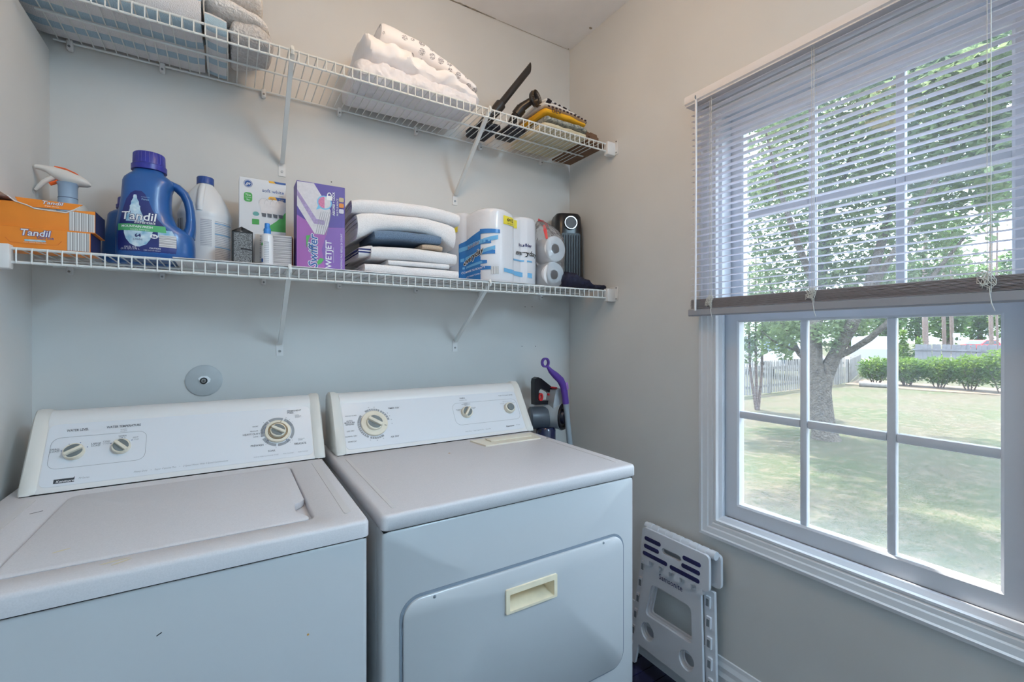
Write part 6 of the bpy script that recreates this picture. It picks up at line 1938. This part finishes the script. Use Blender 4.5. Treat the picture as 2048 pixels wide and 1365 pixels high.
def along(px, py, depth):
    """yard point at a given depth in front of the room, from the survey of the photograph"""
    return Vector((0, 0, CAM_Z)) + AX * depth + RX * ((px - 1024) / 914.56 * depth) + Vector((0, 0, (674.2 - py) / 914.56 * depth))


dp = 8.0
T0 = along(1647, 882, dp)
tr_pts = [along(1651, 888, dp), along(1649, 872, dp), along(1646, 850, dp), along(1643, 815, dp), along(1641, 785, dp), along(1640, 762, dp), along(1640, 748, dp)]
tube = MB().tube(tr_pts, [0.27, 0.205, 0.182, 0.165, 0.165, 0.185, 0.19], 18)
tube.warp(lambda x, y, z: (x + nz(x, y, z, 6, 0.02), y + nz(y, z, x, 6, 0.02), z))
obj('trunk', tube, BARK, tr)
limbs = [([(1637, 758, dp), (1630, 725, dp), (1628, 690, dp), (1632, 640, dp + 0.1), (1640, 560, dp + 0.3), (1655, 430, dp + 0.6), (1660, 250, dp + 0.8)], [0.13, 0.125, 0.12, 0.115, 0.10, 0.075, 0.03]),
         ([(1648, 760, dp), (1662, 728, dp - 0.05), (1680, 695, dp - 0.2), (1702, 655, dp - 0.3), (1735, 580, dp - 0.5), (1765, 480, dp - 0.6), (1800, 330, dp - 0.6)], [0.13, 0.11, 0.10, 0.095, 0.08, 0.06, 0.02]),
         ([(1672, 716, dp - 0.1), (1705, 700, dp - 0.2), (1740, 678, dp - 0.5), (1776, 648, dp - 0.8), (1850, 570, dp - 1.2), (1930, 470, dp - 1.5)], [0.055, 0.052, 0.05, 0.046, 0.036, 0.015]),
         ([(1634, 735, dp), (1615, 722, dp + 0.2), (1598, 708, dp + 0.4), (1585, 685, dp + 0.6), (1570, 655, dp + 0.8), (1545, 590, dp + 1.0), (1515, 470, dp + 1.2)], [0.06, 0.055, 0.048, 0.042, 0.036, 0.028, 0.012]),
         ([(1600, 705, dp + 0.4), (1570, 693, dp + 0.4), (1545, 682, dp + 0.3), (1520, 662, dp + 0.2)], [0.022, 0.018, 0.014, 0.006]),
         ([(1640, 600, dp), (1600, 500, dp - 0.6), (1560, 380, dp - 1.0), (1530, 260, dp - 1.2)], [0.06, 0.045, 0.03, 0.012]),
         ([(1720, 620, dp - 0.4), (1790, 500, dp - 1.2), (1870, 360, dp - 1.8), (1940, 200, dp - 2.0)], [0.06, 0.045, 0.03, 0.012]),
         ([(1655, 450, dp + 0.5), (1700, 320, dp + 0.2), (1740, 180, dp), (1760, 60, dp)], [0.05, 0.04, 0.025, 0.01])]
for pts, rs in limbs:
    obj('limb', MB().tube([along(*p) for p in pts], rs, 10).warp(lambda x, y, z: (x + nz(x, y, z, 3, 0.03), y + nz(y, z, x, 3, 0.03), z)), BARK, tr)
bl_ = []
for px_, py_, d_, r_, w_ in ((1530, 560, 8.8, 0.9, 1.0), (1530, 430, 8.2, 1.0, 1.2), (1540, 300, 7.8, 1.0, 1.2), (1560, 200, 7.6, 0.8, 0.8), (1610, 520, 8.4, 0.8, 0.9), (1630, 400, 8.4, 1.0, 1.2), (1640, 270, 8.2, 1.0, 1.2), (1700, 200, 7.8, 1.0, 1.1), (1680, 560, 8.2, 0.7, 0.7), (1710, 450, 8.0, 1.0, 1.1), (1730, 330, 7.6, 1.0, 1.2), (1790, 530, 7.8, 0.7, 0.6), (1800, 420, 7.4, 1.0, 1.0), (1820, 280, 7.0, 1.0, 1.2), (1830, 150, 6.8, 1.0, 1.2), (1760, 110, 7.2, 0.9, 0.9), (1890, 430, 6.9, 0.7, 0.7), (1910, 300, 6.6, 0.9, 1.2), (1920, 170, 6.4, 0.9, 1.2), (1990, 250, 6.0, 0.8, 1.0), (1990, 100, 5.9, 0.8, 1.0), (1960, 360, 6.3, 0.6, 0.5), (1920, 60, 6.3, 0.9, 1.0), (1850, 20, 6.6, 0.9, 1.0), (2080, 150, 5.6, 0.8, 1.0), (2080, 300, 5.6, 0.7, 0.8), (1500, 620, 9.5, 0.6, 0.35), (1570, 640, 9.0, 0.4, 0.25), (1650, 650, 8.3, 0.25, 0.12), (1690, 640, 8.0, 0.35, 0.22), (1720, 560, 8.6, 0.6, 0.5), (1860, 560, 7.6, 0.35, 0.2), (1900, 520, 7.4, 0.4, 0.25)):
    c = along(px_, py_, d_)
    bl_.append((c.x, c.y, c.z, r_, r_, r_ * 0.75, w_))
# the rest of the crown, out of the picture, in clumps that let flecks of sun through
for k in range(34):
    a_ = random.uniform(0, 2 * PI)
    r_ = 3.0 * math.sqrt(random.random())
    z_ = 4.2 + 2.2 * random.random()
    s_ = random.uniform(0.45, 0.85)
    bl_.append((8.3 + r_ * math.cos(a_), 3.9 + r_ * 1.1 * math.sin(a_), z_, s_, s_, s_ * 0.6, 0.55 * s_))
leafobj(leaves(bl_, 40000, 0.115), LF1, tr)
leafobj(leaves([(*along(px_, py_, d_), r_, r_, r_ * 0.8, w_) for px_, py_, d_, r_, w_ in ((1650, 664, 7.7, 0.26, 0.3), (1690, 655, 7.8, 0.25, 0.25), (1665, 690, 7.8, 0.15, 0.1), (1572, 668, 8.3, 0.30, 0.4), (1545, 690, 8.6, 0.25, 0.2), (1590, 650, 8.4, 0.25, 0.3), (1725, 650, 7.8, 0.2, 0.15))], 1700, 0.08), LF1, tr)


# ---- picket fence along the yard
FENW = M('weathered_picket', (128, 126, 124), 0.9, var=(5, 0.18), bump=(40, 0.4, 0.004), spec=0.1)
FENG = M('grey_board', (118, 118, 124), 0.9, var=(4, 0.2), spec=0.1)


def picket_fence(p, q, label, gap=0.14, pw_=0.07, ht_=1.05, mat=None, step=2.4, pointed=True, posts=True):
    mat = mat or FENW
    p, q = Vector(p), Vector(q)
    t = thing('picket_fence', label, 'fence', tuple((p + q) / 2))
    L_ = (q - p).length
    d = (q - p).normalized()
    ang_ = math.atan2(d.y, d.x)
    nrm = Vector((-d.y, d.x, 0))
    h = pw_ / 2
    prof = [(-h, 0.03), (h, 0.03), (h, ht_ - 0.06), (0, ht_), (-h, ht_ - 0.06)] if pointed else [(-h, 0.0), (h, 0.0), (h, ht_ - 0.04), (h - 0.03, ht_), (-h + 0.03, ht_), (-h, ht_ - 0.04)]
    pm = MB().prism(prof, 'y', -0.009, 0.009).mesh('picket', smooth=False)
    n = int(L_ / gap)
    for k in range(n + 1):
        c = p + d * (k * gap)
        o = obj('picket', pm, mat, t, loc=(c.x, c.y, c.z + random.uniform(-0.015, 0.01)))
        o.rotation_euler = (random.uniform(-0.01, 0.01), random.uniform(-0.015, 0.015), ang_)
    for z in (0.25, ht_ - 0.25):
        a, b = p + nrm * 0.03 + Vector((0, 0, z)), q + nrm * 0.03 + Vector((0, 0, z))
        v = [a - nrm * 0.02 - Vector((0, 0, 0.04)), a + nrm * 0.02 - Vector((0, 0, 0.04)), a + nrm * 0.02 + Vector((0, 0, 0.04)), a - nrm * 0.02 + Vector((0, 0, 0.04))]
        w = [u + (q - p) for u in v]
        obj('rail', MB().loft([v, w]), mat, t, smooth=False)
    if posts:
        for k in range(int(L_ / step) + 1):
            c = p + d * (k * step) + nrm * 0.075
            obj('post', MB().rbox(c.x - 0.05, c.x + 0.05, c.y - 0.05, c.y + 0.05, c.z, c.z + ht_ - 0.02, 0.008, 1), mat, t, smooth=False)
    return t


picket_fence((5.0, 7.78, GZ), (19.9, 8.12, GZ), 'weathered pale picket fence along the left side of the yard')
picket_fence((26.5, 2.4, GZ), (27.5, 8.4, GZ), 'grey board fence beyond the hedge', 0.17, 0.155, 1.45, FENG, 2.4, False, False)
picket_fence((20.6, 8.25, GZ), (27.2, 10.4, GZ), 'distant thin picket fence behind the forked tree', 0.15, 0.075, 0.95)

# ---- hedge of separate shrubs
for k, (px_, d_, w_, h_, lb) in enumerate(((1752, 17.3, 0.57, 1.02, 'leftmost rounded shrub of the hedge, beside the tree'), (1815, 16.6, 0.57, 1.05, 'second hedge shrub from the left'), (1878, 15.9, 0.57, 1.08, 'middle hedge shrub with bare stems below'), (1940, 15.2, 0.57, 1.18, 'second hedge shrub from the right, yellowish green'), (2006, 14.4, 0.58, 1.42, 'tallest hedge shrub at the right edge of the window'))):
    b_ = along(px_, 674, d_)
    b_.z = GZ
    t = thing('hedge_shrub', lb, 'shrub', tuple(b_))
    leafobj(leaves([(b_.x, b_.y, GZ + h_ * 0.66, w_, w_, h_ * 0.36, 1.0), (b_.x, b_.y, GZ + h_ * 0.45, w_ * 0.95, w_ * 0.95, h_ * 0.33, 0.8)], 4200, 0.085), LF2, t)
    for j in range(7):
        a = random.uniform(0, 2 * PI)
        obj('stem', MB().tube([(b_.x + 0.1 * math.cos(a), b_.y + 0.1 * math.sin(a), GZ), (b_.x + 0.25 * math.cos(a), b_.y + 0.25 * math.sin(a), GZ + h_ * 0.35), (b_.x + 0.42 * math.cos(a), b_.y + 0.42 * math.sin(a), GZ + h_ * 0.6)], 0.018, 5), BARKD, t)
MULCH = M('mulch', (112, 98, 84), 0.95, var=(6, 0.35), bump=(20, 0.8, 0.03))
c0, c1 = along(1690, 674, 17.2), along(2080, 674, 13.4)
pts = []
for k in range(13):
    t = k / 12
    p = c0.lerp(c1, t)
    pts.append((p.x - 0.35 * math.sin(PI * t), p.y))
pts += [(p[0] + 2.6, p[1] + 0.5) for p in pts[::-1]]
tag(obj('mulch_bed', MB().prism(pts, 'z', GZ, GZ + 0.02), MULCH, smooth=False), 'bare brown mulch bed under the hedge shrubs', 'mulch')['kind'] = 'structure'
TIMB = M('timber', (120, 116, 112), 0.9, var=(8, 0.25))
l0, l1 = along(1718, 674, 16.5), along(1790, 674, 15.9)
tag(obj('edging_log', MB().tube([(l0.x, l0.y, GZ + 0.09), ((l0.x + l1.x) / 2, (l0.y + l1.y) / 2, GZ + 0.08), (l1.x, l1.y, GZ + 0.07)], [0.10, 0.09, 0.07], 10), TIMB), 'grey log lying along the edge of the mulch bed', 'log')

# ---- small conical trees, slender sapling, tall trunks, tree line
for px_, d_, h_, lb in ((1806, 24.5, 2.35, 'leftmost narrow conical evergreen behind the hedge'), (1838, 24.0, 1.85, 'middle and widest conical evergreen behind the hedge'), (1873, 23.5, 1.2, 'smallest conical evergreen behind the hedge')):
    b_ = along(px_, 674, d_)
    b_.z = GZ
    t = thing('conical_evergreen', lb, 'tree', tuple(b_))
    leafobj(leaves([(b_.x, b_.y, GZ + h_ * (0.25 + 0.14 * k), 0.42 * (1 - 0.17 * k), 0.42 * (1 - 0.17 * k), h_ * 0.14, 1 - 0.15 * k) for k in range(5)], 1500, 0.13), LF2, t)
    obj('stem', MB().cyl((b_.x, b_.y, GZ), (b_.x, b_.y, GZ + h_ * 0.5), 0.05, n=7), BARKD, t)
b_ = along(1512, 674, 11.2)
b_.z = GZ
t = thing('sapling', 'slender multi stem sapling in front of the fence at the left', 'tree', tuple(b_))
for k, (qx, qz) in enumerate(((1498, 520), (1512, 480), (1532, 500))):
    obj('stem', MB().tube([b_ + Vector((0.05 * k, 0, 0)), along(1500 + 12 * k, 740, 11.2), along(1498 + 13 * k, 680, 11.2), along(qx, qz, 11.0)], [0.035, 0.03, 0.026, 0.01], 7), BARKD, t)
leafobj(leaves([(*along(1510, 650, 11.1), 0.55, 0.55, 0.5, 0.8), (*along(1500, 700, 11.2), 0.35, 0.35, 0.35, 0.35), (*along(1560, 665, 10.8), 0.5, 0.5, 0.35, 0.7), (*along(1510, 580, 11.0), 0.7, 0.7, 0.7, 1.0), (*along(1575, 705, 10.8), 0.22, 0.22, 0.2, 0.15)], 2600, 0.12), LF1, t)

for px_, d_, r_, lb in ((1852, 40, 0.21, 'thick dark pine trunk behind the conical evergreens'), (1889, 52, 0.19, 'thin pine trunk left of the white sign'), (1905, 48, 0.18, 'pale pine trunk beside the white sign'), (1984, 33, 0.13, 'dark trunk near the right edge of the window'), (1996, 36, 0.08, 'slim trunk at the far right edge of the window')):
    b_ = along(px_, 674, d_)
    b_.z = GZ
    t = thing('pine_tree', lb, 'tree', tuple(b_))
    obj('trunk', MB().tube([(b_.x, b_.y, GZ), (b_.x, b_.y + 0.1, GZ + 5), (b_.x, b_.y, GZ + 13)], [r_, r_ * 0.9, r_ * 0.6], 12), BARKD, t)
    leafobj(leaves([(b_.x, b_.y, GZ + 13, 1.2, 1.2, 2.0, 1)], 500, 0.5), LF3, t)
for k, (px_, d_, r_, zc_, lb) in enumerate(((1700, 64, 2.1, 3.4, 'round far tree seen behind the forked tree'), (1770, 58, 2.0, 4.4, 'far leafy tree behind the leftmost conical evergreen'), (1835, 64, 2.2, 4.8, 'bright green far tree behind the thick pine trunk'), (1897, 58, 2.0, 4.6, 'far leafy tree behind the white sign'), (1960, 64, 2.2, 4.6, 'far leafy tree above the red car'), (2025, 58, 2.1, 4.8, 'rightmost far leafy tree'), (1560, 66, 3.0, 2.6, 'low pale far tree above the pickup truck'))):
    b_ = along(px_, 674, d_)
    b_.z = GZ
    t = thing('far_tree', lb, 'tree', tuple(b_))
    leafobj(leaves([(b_.x, b_.y, GZ + zc_, r_, r_, zc_ * 0.8, 1.0), (b_.x, b_.y, GZ + zc_ * 1.9, r_ * 0.8, r_ * 0.8, zc_ * 0.8, 0.7)], 3600, 0.62), LF3, t)
    obj('trunk', MB().cyl((b_.x, b_.y, GZ), (b_.x, b_.y, GZ + zc_), 0.3, n=8), BARKD, t)

for x_, y_, lb in ((8.5, 16.5, 'leafy tree beyond the left part of the picket fence'), (14.5, 19.0, 'second leafy tree beyond the left part of the picket fence')):
    t = thing('far_tree', lb, 'tree', (x_, y_, GZ))
    leafobj(leaves([(x_, y_, GZ + 3.6, 2.0, 2.0, 2.0, 1.0), (x_, y_, GZ + 5.8, 1.5, 1.5, 1.6, 0.6)], 2600, 0.34), LF3, t)
    obj('trunk', MB().cyl((x_, y_, GZ), (x_, y_, GZ + 3.4), 0.2, n=8), BARKD, t)

# ---- street, vehicles, sign
ROAD = M('pale_road', (132, 130, 130), 0.85, var=(2, 0.04))
r0, r1 = along(1440, 674, 27), along(2100, 674, 27)
rd = (r1 - r0).normalized()
rn = Vector((-rd.y, rd.x, 0))
tag(obj('street', MB().prism([tuple((r0 - rd * 15)[:2]), tuple((r1 + rd * 10)[:2]), tuple((r1 + rd * 10 + rn * 14)[:2]), tuple((r0 - rd * 15 + rn * 14)[:2])], 'z', GZ, GZ + 0.03), ROAD, smooth=False), 'pale sunlit street beyond the fences', 'street')['kind'] = 'structure'
TYRE = M('tyre', (30, 30, 32), 0.9)
CARGL = M('car_glass', (70, 84, 98), 0.1)


def vehicle(name, label, cat, p, ang_, paint, length, high, truck):
    t = thing(name, label, cat, tuple(p))
    Mx = Matrix.Translation(p) @ Matrix.Rotation(ang_, 4, 'Z')
    l, w = length / 2, 0.92
    if truck:
        prof = [(-l, 0.45), (-l, 1.02), (-l + 0.02, 1.05), (-0.55, 1.08), (-0.40, high), (0.75, high), (1.25, 1.12), (l - 0.1, 1.02), (l, 0.85), (l, 0.45)]
        glass = [(-0.30, 1.14), (-0.22, high - 0.10), (0.66, high - 0.10), (1.02, 1.16)]
    else:
        prof = [(-l, 0.35), (-l, 0.80), (-l + 0.3, 0.92), (-1.2, 0.95), (-0.7, high), (0.5, high), (1.1, 0.92), (l - 0.1, 0.80), (l, 0.62), (l, 0.35)]
        glass = [(-1.0, 0.98), (-0.62, high - 0.07), (0.44, high - 0.07), (0.92, 0.98)]
    obj('body', MB().prism(prof, 'y', -w, w).xf(Mx), paint, t, smooth=False)
    for s in (-1, 1):
        obj('side_window', MB().prism(glass, 'y', s * (w + 0.001), s * (w + 0.012)).xf(Mx), CARGL, t, smooth=False)
        for wx in (-l * 0.62, l * 0.62):
            wh = obj('wheel', MB().cyl((wx, s * (w - 0.20), 0.36), (wx, s * (w + 0.02), 0.36), 0.36, n=18).xf(Mx), TYRE, t)
            obj('hubcap', MB().cyl((wx, s * (w + 0.015), 0.36), (wx, s * (w + 0.035), 0.36), 0.20, n=14).xf(Mx), SCREW, wh)
    obj('windscreen', MB().add([(1.235 if truck else 1.08, -w + 0.08, 1.15 if truck else 0.95), (1.235 if truck else 1.08, w - 0.08, 1.15 if truck else 0.95), (0.80 if truck else 0.55, w - 0.14, high - 0.08), (0.80 if truck else 0.55, -w + 0.14, high - 0.08)], [(0, 1, 2, 3)]).xf(Matrix.Translation(Mx @ Vector((0.03, 0, 0.01)) - Mx @ Vector((0, 0, 0))) @ Mx), CARGL, t, smooth=False)
    obj('grille', MB().rbox(l - 0.01, l + 0.03, -0.6, 0.6, 0.55, 0.85, 0.01, 1).xf(Mx), TYRE, t)
    obj('bumper', MB().rbox(l - 0.05, l + 0.10, -w, w, 0.36, 0.52, 0.03, 1).xf(Mx), SCREW, t)
    for s in (-1, 1):
        obj('headlight', MB().rbox(l - 0.01, l + 0.025, s * 0.74 - 0.12, s * 0.74 + 0.12, 0.66, 0.84, 0.01, 1).xf(Mx), CARGL, t)
    return t


CARW = M('car_white', (158, 160, 164), 0.3, coat=0.4)
CARR = M('car_red', (196, 40, 50), 0.3, coat=0.4)
p = along(1532, 674, 21.5); p.z = GZ + 0.03
vehicle('pickup_truck', 'white pickup truck parked behind the picket fence at the left', 'truck', p, math.radians(238), CARW, 5.4, 1.80, True)
p = along(1738, 674, 30.0); p.z = GZ + 0.03
vehicle('pickup_truck', 'white pickup truck between the forked tree and the evergreens', 'truck', p, math.radians(20), CARW, 5.4, 1.80, True)
p = along(1964, 674, 50.0); p.z = GZ + 0.03
vehicle('car', 'small red car far away beyond the grey board fence', 'car', p, math.radians(150), CARR, 4.2, 1.42, False)
p = along(1913, 674, 42.0)
sg = thing('sign_board', 'white sign board on two posts far down the street', 'sign', (p.x, p.y, GZ))
sd = RX
for s in (-0.22, 0.22):
    c = p + sd * s
    obj('post', MB().cyl((c.x, c.y, GZ), (c.x, c.y, GZ + 1.75), 0.05, n=8), CARW, sg)
bo_ = [p - sd * 0.32 - AX * 0.04, p + sd * 0.32 - AX * 0.04, p + sd * 0.32 + AX * 0.02, p - sd * 0.32 + AX * 0.02]
obj('board', MB().prism([tuple(v[:2]) for v in bo_], 'z', GZ + 1.75, GZ + 2.15), CARW, sg, smooth=False)
